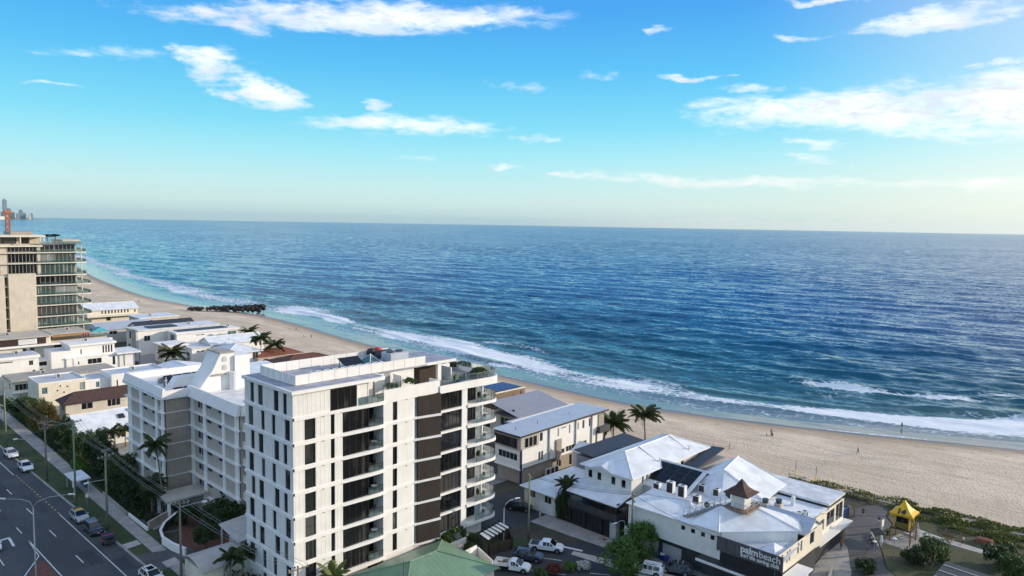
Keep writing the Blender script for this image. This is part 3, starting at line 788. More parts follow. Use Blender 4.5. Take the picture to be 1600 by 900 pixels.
vt = t.n('ShaderNodeCombineXYZ', i={0: sx, 1: sy, 2: 0.0})
va = t.n('ShaderNodeVectorMath', operation='ADD', i={0: t.n('ShaderNodeNewGeometry').outputs['Normal'], 1: vt.outputs[0]})
vn = t.n('ShaderNodeVectorMath', operation='NORMALIZE', i={0: va.outputs[0]})
t.t.links.new(vn.outputs[0], p.inputs['Normal'])
grid_obj('ocean', EE, nn, Zo, ['sea_water'], {'foam': np.clip(foam, 0, 1), 'offshore': dd})

# ------------------------------------------------------------------ roads, kerbs, paths
def sheet(name, pts, z, m, parent=None, kind='structure', drop=0.0):
    """flat piece of ground: polygon at height z with a skirt of depth drop"""
    b = MB()
    if drop: b.prism(pts, z-drop, z)
    else: b.add([(x, y, z) for x, y in pts], [tuple(range(len(pts)))])
    return b.build(name, [m], parent, kind=kind if parent is None else None)
def ke(y): return 35.75-(y-107.3)*0.030            # east kerb of the highway (slightly skewed to the grid)
road = sheet('road', [(-4, 40), (ke(40), 40), (ke(430), 430), (-14, 430)], 0.012, 'asphalt')
sheet('verge', [(ke(40)+.30, 40), (41.2, 40), (41.2, 300), (ke(300)+.30, 300)], 0.13, 'lawn', drop=0.13)
sheet('footpath', [(38.0, 40), (40.0, 40), (40.0, 120), (41.0, 185), (41.0, 300), (38.6, 300), (38.2, 140)], 0.145, 'concrete')
k = MB()
for y in range(40, 300, 3):                         # cast kerb units
    a, b = ke(y), ke(y+2.97)
    k.hexa([(a,y,0.0),(a+.3,y,0.0),(b+.3,y+2.97,0.0),(b,y+2.97,0.0),(a+.04,y,.15),(a+.3,y,.15),(b+.3,y+2.97,.15),(b+.04,y+2.97,.15)])
kb = k.build('kerb', ['concrete'], None, kind='structure')
def mark(x0, y0, x1, y1, w=0.14, m='road_paint', name='lane_marking', z=0.017):
    d = Vector((x1-x0, y1-y0, 0)).normalized(); n = Vector((-d.y, d.x, 0))*w/2
    MB().quad((x0-n.x,y0-n.y,z),(x1-n.x,y1-n.y,z),(x1+n.x,y1+n.y,z),(x0+n.x,y0+n.y,z)).build(name, [m], road)
def off(e, y): return e-(y-120)*0.030
mark(33.05, 100, 32.35, 136.5, 0.13); mark(31.35, 163.6, 30.6, 200, 0.13)
for k_ in range(16):                                  # orange studs across the side entry
    y = 136.9+k_*1.7; mark(32.45-(y-136)*.03, y, 32.45-(y+.75-136)*.03, y+.75, 0.16, 'yellow_paint')
for k_ in range(-2, 16): y = 118.0+k_*12.6-3.6; mark(off(29.75, y), y, off(29.75, y+3.4), y+3.4)
for k_ in range(1, 14): y = 118.0+k_*12.6+1.4; mark(off(26.4, y), y, off(26.4, y+3.2), y+3.2)
mark(26.15, 128.6, 26.85, 100, 0.15); mark(22.9, 115.6, 25.9, 121.2, 0.15); mark(25.9, 121.2, 26.15, 128.6, 0.13)
sheet('median', [(23.2, 90), (26.4, 90), (26.1, 118.2), (25.6, 119.3), (23.4, 115.4)], 0.12, 'brick_paving', drop=0.12)
# turn arrow
a = MB(); z = 0.018
a.quad((23.9,127.6,z),(24.25,127.5,z),(24.4,131.2,z),(24.05,131.3,z)); a.quad((22.6,131.0,z),(24.4,131.2,z),(24.3,131.7,z),(22.6,131.5,z)); a.tri((22.75,130.2,z),(22.75,132.3,z),(21.2,131.2,z))
a.build('turn_arrow', ['road_paint'], road)
for y in (146.6, 133.4, 121.2): mark(21.6, y, 21.6, y+3.2)
for x0, x1, y0, y1 in ((30.4,32.2,112.5,118.5), (27.0,29.4,104,109.5), (30.2,31.6,139,150), (24,26,140,147), (33.2,35.0,107.5,112.6), (27.2,29.0,151,163)):
    MB().add([(x0,y0,.0145),(x1,y0,.0145),(x1-.25,y1,.0145),(x0-.25,y1,.0145)], [(0,1,2,3)]).build('road_patch', ['asphalt_dark'], road)
# driveways, yards
sheet('driveway', [(ke(108)+.31, 103.8), (38.6, 104.2), (42.8, 106.6), (42.8, 109.4), (38.6, 110.6), (ke(110)+.31, 111.6)], 0.150, 'asphalt_lane')
sheet('driveway', [(40.1, 96.5), (47.5, 97), (53, 113.5), (52, 123.5), (46, 123), (43.2, 113.5), (41.0, 109)], 0.06, 'brick_paving')
sheet('crossing_ramp', [(ke(115.5)+.31, 114.6), (38.0, 114.9), (38.0, 116.8), (ke(117)+.31, 116.6)], 0.150, 'concrete_pale')
sheet('crossing_ramp', [(37.9, 104.3), (39.9, 104.5), (39.9, 106.9), (37.9, 106.6)], 0.156, 'concrete_pale')
sheet('yard', [(41.3, 119), (46.6, 121), (46.6, 128), (41.3, 124)], 0.05, 'concrete')
sheet('yard', [(41.2, 40), (62, 40), (62, 81), (45, 81), (45, 96), (41.2, 96)], 0.03, 'paving')
sheet('yard', [(60, 96), (100, 96), (100, 128), (58, 128), (58, 110)], 0.02, 'paving')
sheet('yard', [(47, 150), (126, 150), (126, 300), (47, 300)], 0.015, 'concrete')
# side street to the beach, car park
street = sheet('street', [(62, 92), (74, 84.3), (81.5, 76.2), (88, 67.5), (95.5, 49), (104, 33.5), (101, 29.5), (92, 39), (84, 52), (79, 64), (73.5, 76.5), (70, 82), (62, 87)], 0.010, 'asphalt_dark')
sheet('street', [(66, 92), (79, 79.7), (86, 79.5), (92, 79.5), (92, 83.5), (98.5, 85), (98.5, 91), (78, 91.5), (70, 95)], 0.014, 'asphalt_dark')
cp = sheet('car_park', [(62, 50), (85, 50), (82.5, 60.5), (80.4, 68.2), (78.2, 72.4), (70.6, 70.6), (62, 64.5)], 0.018, 'asphalt_dark')
def cmark(x0, y0, x1, y1, w=.12, m='road_paint'):
    d = Vector((x1-x0, y1-y0, 0)).normalized(); n = Vector((-d.y, d.x, 0))*w/2; z = 0.0225
    MB().quad((x0-n.x,y0-n.y,z),(x1-n.x,y1-n.y,z),(x1+n.x,y1+n.y,z),(x0+n.x,y0+n.y,z)).build('bay_line', [m], cp)
for dxy in ((0,0), (-3.0,-3.3), (-6.1,-6.5)): cmark(78.0+dxy[0], 71.2+dxy[1], 80.6+dxy[0], 66.6+dxy[1])
cmark(82.2, 58.8, 80.5, 61.2)
mark(83.9, 71.0, 85.4, 66.4, 0.5)
sheet('footpath', [(83.2, 66.9), (84.2, 67.2), (87.2, 58.2), (89, 50), (86, 49), (84.6, 58)], 0.10, 'concrete_pale', drop=0.10)
sheet('footpath', [(87.6, 79.4), (92, 79.4), (92, 63.5), (91, 60), (98, 37), (96, 36.4), (91.3, 49), (89.3, 60), (88.2, 70)], 0.11, 'concrete', drop=0.11)
sheet('verge', [(73, 80.5), (76, 80.6), (82.5, 74.9), (84.5, 71.3), (82.6, 68.6), (80.5, 72.8), (78.6, 74.6), (74.2, 76.2)], 0.08, 'lawn', drop=0.08)
kk = MB()
for (x0,y0),(x1,y1) in (((79,79.0),(86.5,72.2)), ((86.5,72.2),(83.9,68.2)), ((74.5,83.2),(79,79.0))):
    d = Vector((x1-x0,y1-y0,0)); n = Vector((-d.y,d.x,0)).normalized()*.13
    kk.hexa([(x0-n.x,y0-n.y,0),(x1-n.x,y1-n.y,0),(x1+n.x,y1+n.y,0),(x0+n.x,y0+n.y,0),(x0-n.x,y0-n.y,.14),(x1-n.x,y1-n.y,.14),(x1+n.x,y1+n.y,.14),(x0+n.x,y0+n.y,.14)])
# lane and park beside the club
sheet('lane', [(98, 20), (104, 20), (113.5, 31.5), (119.6, 34), (124.5, 36.8), (131, 35.5), (134.5, 37.8), (138.5, 38.6), (139, 41), (128, 45.6), (121.6, 44.5), (119.2, 40.3), (100, 38.6), (96, 36.2)], 0.016, 'asphalt_lane')
sheet('forecourt', [(97, 32.5), (108, 34.4), (116.6, 38.0), (119.8, 40.4), (100, 38.7)], 0.022, 'concrete')
sheet('lawn', [(104, 10), (143, 10), (139, 38), (134.5, 37.5), (131, 35.2), (124.5, 36.5), (119.6, 33.8), (113.5, 31.2), (104.2, 20)], 0.012, 'park_grass')
sheet('path', [(130.2, 34.2), (133.2, 33.2), (131.9, 28.4), (131.7, 24.4), (130.7, 15), (129.2, 15), (129.9, 23), (130.0, 27.5), (128.2, 30.9)], 0.020, 'concrete_pale')
sheet('path', [(123, 35.0), (128.5, 33.8), (127.6, 29.6), (122.4, 31.2)], 0.024, 'concrete')

# ------------------------------------------------------------------ the white apartment tower in the foreground
LV = [2.45, 5.6, 8.75, 12.0, 15.2, 18.4, 21.65, 24.95, 28.3]
ta = thing('apartment_tower', 'tall white apartment tower with dark slot windows and curved end balconies', 'apartment building', (45.3, 81.8, 0))
E0, Y0 = 45.3, 81.8
FS = F(0, Y0, (1, 0), (0, -1))              # south face, s = world x
FW_ = F(E0, 0, (0, 1), (-1, 0))             # west face, s = world y
core = MB()
core.box(45.6, 56.7, 82.05, 94.4, 0, 28.2).box(56.7, 59.25, 84.4, 94.4, 0, 28.2).box(59.25, 74.6, 82.2, 94.4, 0, 24.8).box(74.6, 78.5, 84.2, 94.4, 0, 24.8)
core.build('core', ['white_paint'], ta)
win_s, win_w = [], []
for k in range(8):
    a, b = LV[k]+0.30, LV[k+1]-0.32
    if k < 7:
        win_s += [(46.92, 48.5, a, b), (50.76, 51.36, a, b)]
        win_s += [(60.82, 61.62, a, b)]
    ps = [[(83.32, 84.28), (85.45, 86.74), (89.7, 91.05), (92.19, 93.24)], [(82.6, 83.91), (86.35, 87.3), (89.26, 90.23), (92.49, 93.87)]][(k+1) % 2]
    win_w += [(p0, p1, a, b) for p0, p1 in ps]
win_s += [(46.92, 48.5, 0.6, 2.1), (50.76, 51.36, 0.3, 2.1)]
win_w += [(82.6, 83.91, 0.4, 2.1), (89.26, 90.23, 0.4, 2.1)]
w = MB()
FS.wall(w, 45.3, 52.56, 0, 24.7, [h for h in win_s if h[1] < 52.5], 0.24, 0)
FS.wall(w, 45.3, 50.7, 24.7, 28.3, [], 0.24, 0)
FS.wall(w, 59.2, 64.4, 1.2, 24.7, [h for h in win_s if h[0] > 59], 0.24, 1)
FS.box(w, 74.0, 75.1, 0.0, 24.7, -0.5, 0.02, 1)
FS.box(w, 59.2, 59.45, 0, 24.9, -2.6, -0.004, 1); FS.box(w, 52.35, 52.56, 0, 24.7, -0.3, -0.004, 1)
w.build('wall', ['white_panel', 'white_paint'], ta)
w = MB(); FW_.wall(w, 81.8, 94.9, 0, 28.3, win_w, 0.24); w.build('wall', ['white_panel_y'], ta)
MB().box(45.5, 52, 94.4, 94.9, 0, 28.2).build('wall', ['white_paint'], ta)
for h in win_s: FS.window(ta, *h, depth=0.2, fm='charcoal', gm='glass_grey' if h[1]-h[0] > 1.2 else 'glass_dark', nh=1 if h[1]-h[0] > 1.2 else 0)
for h in win_w: FW_.window(ta, *h, depth=0.2, fm='charcoal', nv=1)
# projecting joint bands and slab edges
for k in range(8):
    z = LV[k]; b = MB()
    FS.box(b, 45.15, 52.5, z-0.22, z+0.20, -0.1, 0.14); FW_.box(b, 81.66, 95.0, z-0.2, z+0.18, -0.1, 0.16)
    pts = [(52.5, 81.66), (56.6, 81.42), (58.3, 81.42), (59.0, 81.56), (59.5, 81.66)]
    if k < 7 or True:
        b.prism(pts+[(59.5, 84.4), (52.5, 84.4)], z-0.30, z+0.18)
    if k < 7:
        FS.box(b, 59.5, 64.4, z-0.2, z+0.18, -0.1, 0.13)
        b.prism([(64.4, 81.67), (65.6, 81.45), (69.0, 80.75), (69.12, 80.9), (69.12, 81.62), (74.05, 81.62), (74.05, 82.2), (64.4, 82.2)], z-0.18, z+0.15)
    b.build('floor_slab', ['white_slab'], ta)
# timber screens, curtain walls, balconies of each storey
def slat_screen(z0, z1):
    s = MB(); n = 21
    for i in range(n):
        t0 = i/n; x = 65.25+3.75*t0; y = 81.58-0.62*t0
        s.box(x, x+0.085, y-0.05, y+0.10, z0, z1)
    s.box(65.2, 69.0, 81.75, 81.8, z0, z1, 1)
    s.hexa([(69.0,80.98,z0),(69.06,80.98,z0),(69.06,82.1,z0),(69.0,82.1,z0),(69.0,80.98,z1),(69.06,80.98,z1),(69.06,82.1,z1),(69.0,82.1,z1)], 1)
    return s
for k in range(7):
    a, b = LV[k]+0.15, LV[k+1]-0.18
    slat_screen(a, b).build('timber_screen', ['slat_brown', 'charcoal'], ta, kind='stuff')
    c = MB()                                             # rounded white return beside the screen
    for i in range(6):
        t0, t1 = math.pi/2*i/6, math.pi/2*(i+1)/6
        c.quad((64.4+.8*math.sin(t0), 81.8+.7*(1-math.cos(t0)), a), (64.4+.8*math.sin(t1), 81.8+.7*(1-math.cos(t1)), a), (64.4+.8*math.sin(t1), 81.8+.7*(1-math.cos(t1)), b), (64.4+.8*math.sin(t0), 81.8+.7*(1-math.cos(t0)), b))
    c.build('curved_wall', ['white_paint'], ta, smooth=True)
    FS.window(ta, 69.1, 74.0, a, b, depth=0.3, fm='charcoal', nv=6, nh=0, fr=0.05, name='glazing')
    FS.window(ta, 52.6, 56.75, a, b, depth=0.1 if k < 7 else 0.3, fm='charcoal', nv=4, fr=0.05, name='glazing')
    f2 = F(0, 84.25, (1, 0), (0, -1)); f2.window(ta, 56.8, 59.2, a, b, depth=0.0, fm='charcoal', nv=2, fr=0.05, name='sliding_door')
    f3 = F(0, 83.6, (1, 0), (0, -1)); f3.window(ta, 75.1, 78.5, a, b, depth=0.0, fm='charcoal', nv=3, fr=0.05, name='glazing')
    f4 = F(78.6, 0, (0, 1), (1, 0)); f4.window(ta, 83.7, 94.2, a, b, depth=0.0, fm='charcoal', nv=7, fr=0.05, name='glazing')
    q = MB(); FS.box(q, 56.75, 59.1, a, a+1.0, 0.12, 0.15); q.build('balustrade', ['balustrade'], ta)
    q = MB()
    for x in (56.8, 57.6, 58.4, 59.05): FS.box(q, x, x+0.04, a, a+1.05, 0.09, 0.12)
    FS.box(q, 56.75, 59.1, a+1.02, a+1.06, 0.09, 0.16); q.build('railing', ['black_metal'], ta)
    gw = MB(); FS.box(gw, 56.7, 56.8, a, b, -2.4, -0.1); gw.build('side_glazing', ['glass_dark'], ta)
# rounded east end: slabs and glass
def end_outline(off=0.0, r=2.0, ex=82.3, y0=81.45):
    ex += off; y0 -= off
    pts = [(75.1, y0+0.15), (77.0, y0+0.02), (ex-r, y0)]
    for i in range(1, 9): t0 = math.pi/2*i/8; pts.append((ex-r+r*math.sin(t0), y0+r*(1-math.cos(t0))))
    pts.append((ex, 94.5)); return pts
for k in range(8):
    z = LV[k]; o = end_outline()
    hi = z+0.20 if k < 7 else 25.75
    s = MB().prism(o+[(75.1, 94.5)] if k < 7 else o+[(69.3, 94.5), (69.3, 81.6)], z-0.28 if k < 7 else 24.55, hi if k < 7 else 24.95)
    s.build('balcony_slab', ['white_slab'], ta, smooth=False)
    if k == 7:                                          # upstand round the roof terrace
        u_ = MB(); oo = end_outline(0.06); ii = end_outline(-0.2)
        oo = [(69.3, 81.52)]+oo; ii = [(69.3, 81.75)]+ii
        for i in range(len(oo)-1):
            a, b, c, d = oo[i], oo[i+1], ii[i+1], ii[i]
            u_.hexa([(*a,24.5),(*b,24.5),(*c,24.5),(*d,24.5),(*a,25.65),(*b,25.65),(*c,25.65),(*d,25.65)])
        u_.build('terrace_upstand', ['white_slab'], ta)
    zb = z+0.2 if k < 7 else 25.65
    g = MB(); o2 = end_outline(-0.12); rr = MB(); hgt = 1.0 if k < 7 else 0.95
    st = 1 if k < 7 else 0
    for i in range(st, len(o2)-1):
        (x0,y0),(x1,y1) = o2[i], o2[i+1]
        g.quad((x0,y0,zb),(x1,y1,zb),(x1,y1,zb+hgt),(x0,y0,zb+hgt))
        L = math.hypot(x1-x0, y1-y0); n = max(1, int(L/1.1))
        for j in range(n): t0 = j/n; x, y = x0+(x1-x0)*t0, y0+(y1-y0)*t0; rr.box(x-.02, x+.02, y-.02, y+.02, zb, zb+hgt)
        rr.tube([(x0,y0,zb+hgt+.02),(x1,y1,zb+hgt+.02)], 0.025, 4)
    g.build('balustrade', ['balustrade'], ta); rr.build('railing', ['black_metal' if k < 7 else 'steel'], ta)
    if k < 7:
        MB().cyl(78.75, 82.3, z+0.2, LV[k+1]-0.28, 0.2, 10).build('column', ['white_slab'], ta, smooth=True)
# ground storey
g = MB(); g.box(74.6, 79.2, 82.6, 94.4, 0, 2.2).box(64.4, 69.4, 82.0, 83, 0, 2.3).box(69.4, 72.6, 81.9, 83, 0, 2.2); g.build('ground_wall', ['white_paint'], ta)
for a_, b_, d_ in ((72.7,74.0,-.4),(62,64.4,-.5),(52.6,59.2,-1.5)): g = MB(); FS.box(g, a_, b_, 0, 2.15, d_, d_+.1); g.build('entry_door', ['timber_dark'], ta)
# top storey and roof
f2 = FS
FS.window(ta, 50.76, 54.8, 25.15, 28.0, depth=0.02, fm='charcoal', nv=4, fr=0.06, name='glazing')
FS.window(ta, 55.1, 56.9, 25.15, 28.0, depth=0.5, fm='charcoal', nv=2, fr=0.05, name='glazing')
b = MB(); FS.box(b, 54.8, 55.1, 24.9, 28.2, -0.4, -0.02); b.build('wall', ['white_paint'], ta); b = MB(); FS.box(b, 56.9, 57.1, 24.9, 28.2, -2.6, -0.5); b.build('wall', ['white_paint'], ta)
q = MB(); FS.box(q, 55.2, 59.2, 25.15, 26.15, 0.10, 0.13); q.build('balustrade', ['balustrade'], ta)
q = MB()
for i in range(5): x = 55.2+i; FS.box(q, x, x+0.04, 25.1, 26.2, 0.07, 0.10)
FS.box(q, 55.2, 59.2, 26.17, 26.21, 0.07, 0.14); q.build('railing', ['black_metal'], ta)
rf = MB().prism([(44.95, 81.35), (58.6, 81.35), (59.3, 81.6), (59.6, 82.2), (59.6, 95.1), (44.95, 95.1)], 28.2, 28.62)
ro = rf.build('roof', ['white_slab'], ta)
MB().prism([(45.3, 81.7), (58.4, 81.7), (59.0, 81.9), (59.25, 82.4), (59.25, 94.8), (45.3, 94.8)], 28.61, 28.64).build('roof_membrane', ['membrane'], ro)
MB().box(59.6, 66.6, 84.4, 94.4, 24.9, 28.6).build('penthouse_wall', ['white_paint'], ta)
for i in range(6): FP = F(0, 84.4, (1,0), (0,-1)); b = MB(); FP.box(b, 61.3+i*.16, 61.4+i*.16, 26.2, 28.4, 0.0, 0.06); b.build('louvre_blade', ['grey_light'], ta)
b = MB(); FS.box(b, 59.15, 69.4, 24.7, 26.55, -0.25, 0.10); FS.box(b, 69.2, 69.45, 25.6, 26.55, -2.2, 0.0); b.build('terrace_parapet', ['white_slab'], ta)
b = MB(); FS.box(b, 59.2, 62.4, 26.6, 27.4, -0.2, -0.17); b.build('balustrade', ['balustrade'], ta)
b = MB()
for x in (59.2, 60.0, 60.8, 61.6, 62.3): FS.box(b, x, x+.05, 26.55, 27.9 if x in (60.8,) else 27.45, -0.16, -0.11)
b.build('railing', ['black_metal'], ta)
# plant enclosure: one panel after another
pan = None
def enclosure_panel(x0, y0, x1, y1):
    b = MB(); d = Vector((x1-x0, y1-y0, 0)).normalized()*.03; n = Vector((-d.y, d.x, 0)).normalized()*.05
    a, c = Vector((x0,y0,0))+d, Vector((x1,y1,0))-d
    b.hexa([(a.x-n.x,a.y-n.y,28.68),(c.x-n.x,c.y-n.y,28.68),(c.x+n.x,c.y+n.y,28.68),(a.x+n.x,a.y+n.y,28.68),(a.x-n.x,a.y-n.y,30.0),(c.x-n.x,c.y-n.y,30.0),(c.x+n.x,c.y+n.y,30.0),(a.x+n.x,a.y+n.y,30.0)])
    b.build('enclosure_panel', ['white_paint'], ta)
xs = np.linspace(47.0, 68.6, 12)
for i in range(11): enclosure_panel(xs[i], 84.2, xs[i+1], 84.2); enclosure_panel(xs[i], 93.6, xs[i+1], 93.6)
ys = np.linspace(84.2, 93.6, 7)
for i in range(6): enclosure_panel(47.0, ys[i], 47.0, ys[i+1])
MB().box(59.6, 68.9, 84.0, 94.0, 28.5, 28.66).build('roof', ['membrane'], ta)
MB().box(69.6, 82.0, 82.0, 94.3, 24.95, 24.985).build('terrace_paving', ['paving'], ta)
# terrace pavilion
pv2 = MB().box(66.9, 75.2, 84.6, 93.4, 28.35, 28.75); po = pv2.build('pavilion_roof', ['white_slab'], ta)
MB().box(67.2, 75.0, 84.8, 93.2, 28.74, 28.78).build('roof_membrane', ['membrane'], po)
MB().box(71.6, 72.3, 84.8, 85.3, 24.95, 28.35).build('column', ['white_slab'], ta); MB().box(74.4, 74.9, 92.8, 93.2, 24.95, 28.35).build('column', ['white_slab'], ta)
b = MB()
for i in range(30): b.box(66.7+i*.22, 66.84+i*.22, 87.0, 87.1, 25.0, 28.3)
b.box(66.6, 73.4, 87.1, 87.2, 25.0, 28.3, 1); b.build('timber_wall', ['timber_dark', 'charcoal'], ta, kind='stuff')
b = MB().box(76.2, 76.4, 87, 94, 24.95, 26.8).box(76.4, 79.6, 91.2, 91.4, 24.95, 26.5); b.build('terrace_wall', ['white_paint'], ta)
b = MB()
for x in (71.0, 73.4, 75.8): b.box(x, x+2.0, 82.7, 82.74, 25.65, 26.6)
b.build('glass_screen', ['balustrade'], ta)
b = MB()
for i in range(5):                                       # frosted privacy screen at the terrace
    b.box(62.6, 62.65, 82.2+i*.4, 82.56+i*.4, 26.5, 28.1)
b.build('privacy_screen', ['white_metal'], ta)
# small down-light boxes under the slab edges
for k in range(1, 8):
    b = MB()
    for x in (49.6, 63.2): FS.box(b, x, x+0.1, LV[k]-0.36, LV[k]-0.26, 0.02, 0.12)
    b.build('wall_light', ['grey_mid'], ta)

# things standing on the roof and balconies
def roof_ac(x, y, z, sz=(1.0, 0.75, 1.15), rot=0, label='', group=None):
    o = thing('air_conditioner', label, 'air conditioner', (x, y, z), rot, group, local=True)
    a, b, c = sz
    MB().box(-a/2, a/2, -b/2, b/2, 0.08, c).build('casing', ['white_metal'], o)
    g = MB()
    for i in range(7): g.box(-a*.4, a*.4, -b/2-.025, -b/2-.005, c*(.16+.11*i), c*(.16+.11*i)+.07)
    g.box(-a*.42, a*.42, -b/2-.008, -b/2-.002, c*.12, c*.93, 1)
    g.build('grille', ['grey_dark', 'black_metal'], o)
    f = MB().box(-a*.45, -a*.3, -b*.45, b*.45, 0, .08).box(a*.3, a*.45, -b*.45, b*.45, 0, .08); f.build('foot', ['steel_dark'], o)
    t_ = MB().cyl(0, 0, c, c+.03, min(a, b)*.38, 12); t_.build('fan_guard', ['grey_dark'], o)
    return o
AC = None
for i in range(9):
    x = 50.6+i*1.32
    lab = 'white air conditioner, %s from the corner in the tower roof row' % ['first','second','third','fourth','fifth','sixth','seventh','eighth','ninth'][i]
    if AC is None: AC = roof_ac(x, 85.6, 28.66, (1.05, .7, 1.2), 0, lab, 'air conditioners on the tower roof')
    else: dup(AC, (x, 85.6, 28.66), label=lab)
o = thing('solar_array', 'large tilted dark solar panels on the flat tower roof', 'solar panels', (57, 90, 28.65))
for i in range(3):
    x = 57.4+i*1.15
    MB().slab([(x, 88.0, 28.9), (x+1.1, 88.0, 28.9), (x+1.1, 90.6, 30.1), (x, 90.6, 30.1)], .06).build('panel', ['solar'], o)
b = MB()
for x in (57.6, 60.6): b.box(x, x+.08, 90.4, 90.5, 28.65, 30.0); b.box(x, x+.08, 88.2, 88.3, 28.65, 28.9)
b.build('frame', ['steel'], o)
o = thing('skylight', 'glass pyramid skylight on the tower roof beside the solar panels', 'skylight', (62.2, 89.5, 28.65))
b = MB(); P = [(60.9+.3,87.9,28.9),(63.6,87.9,28.9),(63.6,91.2,28.9),(61.2,91.2,28.9)]; ap = (62.4,89.5,30.3)
for i in range(4): b.tri(P[i], P[(i+1)%4], ap)
b.build('glass', ['glass_teal'], o)
b = MB().box(61.1, 63.7, 87.8, 91.3, 28.65, 28.9)
for p_ in P: b.tube([p_, ap], .05, 4)
b.build('frame', ['white_metal'], o)
o = thing('cooling_unit', 'large grey box with round fans among the plant on the tower roof', 'cooling unit', (66, 88.2, 28.66))
MB().box(64.3, 67.6, 87.0, 89.4, 28.9, 30.4).build('casing', ['roof_blue_grey'], o)
b = MB().box(64.5, 64.7, 87.1, 89.3, 28.66, 28.9).box(67.2, 67.4, 87.1, 89.3, 28.66, 28.9); b.build('foot', ['steel_dark'], o)
for x in (65.1, 66.7): MB().cyl(x, 88.2, 30.4, 30.62, .6, 14).build('fan', ['grey_dark'], o)
o = thing('water_heater', 'dark grey rounded heater tank on the tower roof', 'water tank', (66.2, 91.6, 28.66))
MB().tube([(64.9,91.6,29.5),(67.6,91.6,29.5)], [.75,.75], 14).build('tank', ['grey_dark'], o, smooth=True)
b = MB().box(65.1,65.3,91.0,92.2,28.66,29.2).box(67.2,67.4,91.0,92.2,28.66,29.2); b.build('stand', ['steel'], o)
def drum(x, y, z, r, m, nm, lab):
    o = thing(nm, lab, 'roof vent', (x, y, z))
    MB().tube([(x,y,z),(x,y,z+.7)], [.22,.22], 10).build('stem', ['steel_dark'], o)
    ring = MB().tube([(x,y,z+.7),(x,y,z+.8),(x,y,z+1.25),(x,y,z+1.65),(x,y,z+1.78)], [r*.55,r*.9,r,r*.8,r*.25], 14); ring.build('head', [m], o, smooth=True)
    return o
drum(64.9, 92.9, 28.66, .72, 'charcoal', 'roof_vent', 'round black vent on the tower roof beside the red one')
drum(66.2, 93.0, 28.66, .72, 'red', 'roof_vent', 'round red vent on the tower roof')
def outdoor_table(r=.5, top='white_slab', leg='black_metal', label='', loc=(0,0,0)):
    o = thing('outdoor_table', label, 'table', loc, 0, 'tables on the tower balconies', local=True)
    MB().cyl(0, 0, .70, .74, r, 14).build('tabletop', [top], o)
    for a_ in range(3): t0 = a_*2.094; MB().tube([(0,0,.70),(r*.7*math.cos(t0), r*.7*math.sin(t0), 0)], .03, 4).build('leg', [leg], o)
    return o
def outdoor_chair(m='timber', label='', loc=(0,0,0), rot=0):
    o = thing('outdoor_chair', label, 'chair', loc, rot, 'chairs on the tower balconies', local=True)
    MB().box(-.25,.25,-.25,.25,.42,.48).build('seat', [m], o)
    MB().hexa([(-.25,.2,.48),(.25,.2,.48),(.25,.26,.48),(-.25,.26,.48),(-.25,.3,.95),(.25,.3,.95),(.25,.36,.95),(-.25,.36,.95)]).build('backrest', [m], o)
    for x in (-.22,.22):
        for y in (-.22,.22): MB().tube([(x,y,0),(x,y,.43)], .025, 4).build('leg', [m], o)
    return o

# ------------------------------------------------------------------ older grey and white apartment block
tb_ = thing('apartment_block', 'six storey white and taupe apartment block with tapering stair tower on its roof', 'apartment building', (50, 128, 0))
BL = [2.35, 5.2, 8.05, 10.85, 13.65, 16.45, 19.0]
def b_wing(x, y0, y1, x1, wins, piers, notch):
    fw_ = F(x, 0, (0,1), (-1,0))
    hs = []
    for k in range(6):
        for (a,b,kind) in wins:
            hi = BL[k+1]-0.30
            hs.append((a, b, hi-(0.75 if kind == 's' else 1.55), hi-0.1, kind))
    w = MB(); fw_.wall(w, y0, y1, 0, 19.0, [h[:4] for h in hs], 0.16)
    w.box(x+0.2, x1, y0+.05, y1-.05, 0, 18.95); w.build('wall', ['panel_taupe'], tb_)
    for h in hs: fw_.window(tb_, *h[:4], depth=0.12, fm='white_metal' if h[4] == 't' else 'charcoal', nv=2 if h[4] == 't' else 1, fr=.07)
    for (a,b) in piers:
        q = MB(); fw_.box(q, a, b, 0, 19.0, 0.0, 0.22); q.build('pier', ['white_slab'], tb_)
    for k in range(6):
        q = MB(); fw_.box(q, y0-.35, y1+.35, BL[k]-.14, BL[k]+.14, -0.05, 0.5); q.build('floor_slab', ['white_slab'], tb_)
    q = MB()                                              # sloping white roof edge
    q.extr([(x-.75, y0-.4, 18.9), (x+.05, y0-.4, 18.9), (x+.05, y0-.4, 20.75), (x-.25, y0-.4, 20.75)], (0, y1-y0+.8, 0)); q.build('roof_edge', ['white_slab'], tb_)
b_wing(46.7, 128.2, 146.3, 66, [(136.2,138.0,'s'),(132.0,133.8,'s'),(128.9,130.6,'t')], [(143.7,145.4),(138.1,139.5),(130.8,132.0),(128.2,129.3)], None)
b_wing(51.2, 109.4, 128.0, 72, [(122.8,125.4,'t'),(119.7,121.4,'s'),(115.3,117.0,'s')], [(126.6,127.8),(121.4,122.7),(114.2,115.2),(109.4,110.6)], None)
q = MB().box(46.9, 51.3, 128.0, 128.25, 0, 18.9); q.build('recess_wall', ['taupe'], tb_)
for k in range(6): MB().box(46.9, 51.2, 127.92, 128.0, BL[k]-.06, BL[k]+.06).build('joint_band', ['white_slab'], tb_)
MB().box(46.0, 66, 127.5, 146.8, 18.95, 19.35).build('roof', ['roof_flat_white'], tb_)
MB().box(51.2, 72, 109.0, 127.5, 18.95, 19.4).build('roof', ['roof_flat_white'], tb_)
for a_ in ((46.2, 51.0, 127.55, 127.95, 18.9, 20.4), (51.3, 72.3, 108.7, 109.3, 18.9, 20.6), (46.4, 66, 146.4, 146.9, 18.9, 20.5), (71.9, 72.4, 109.3, 128, 18.9, 20.5)): MB().box(*a_).build('roof_edge', ['white_slab'], tb_)
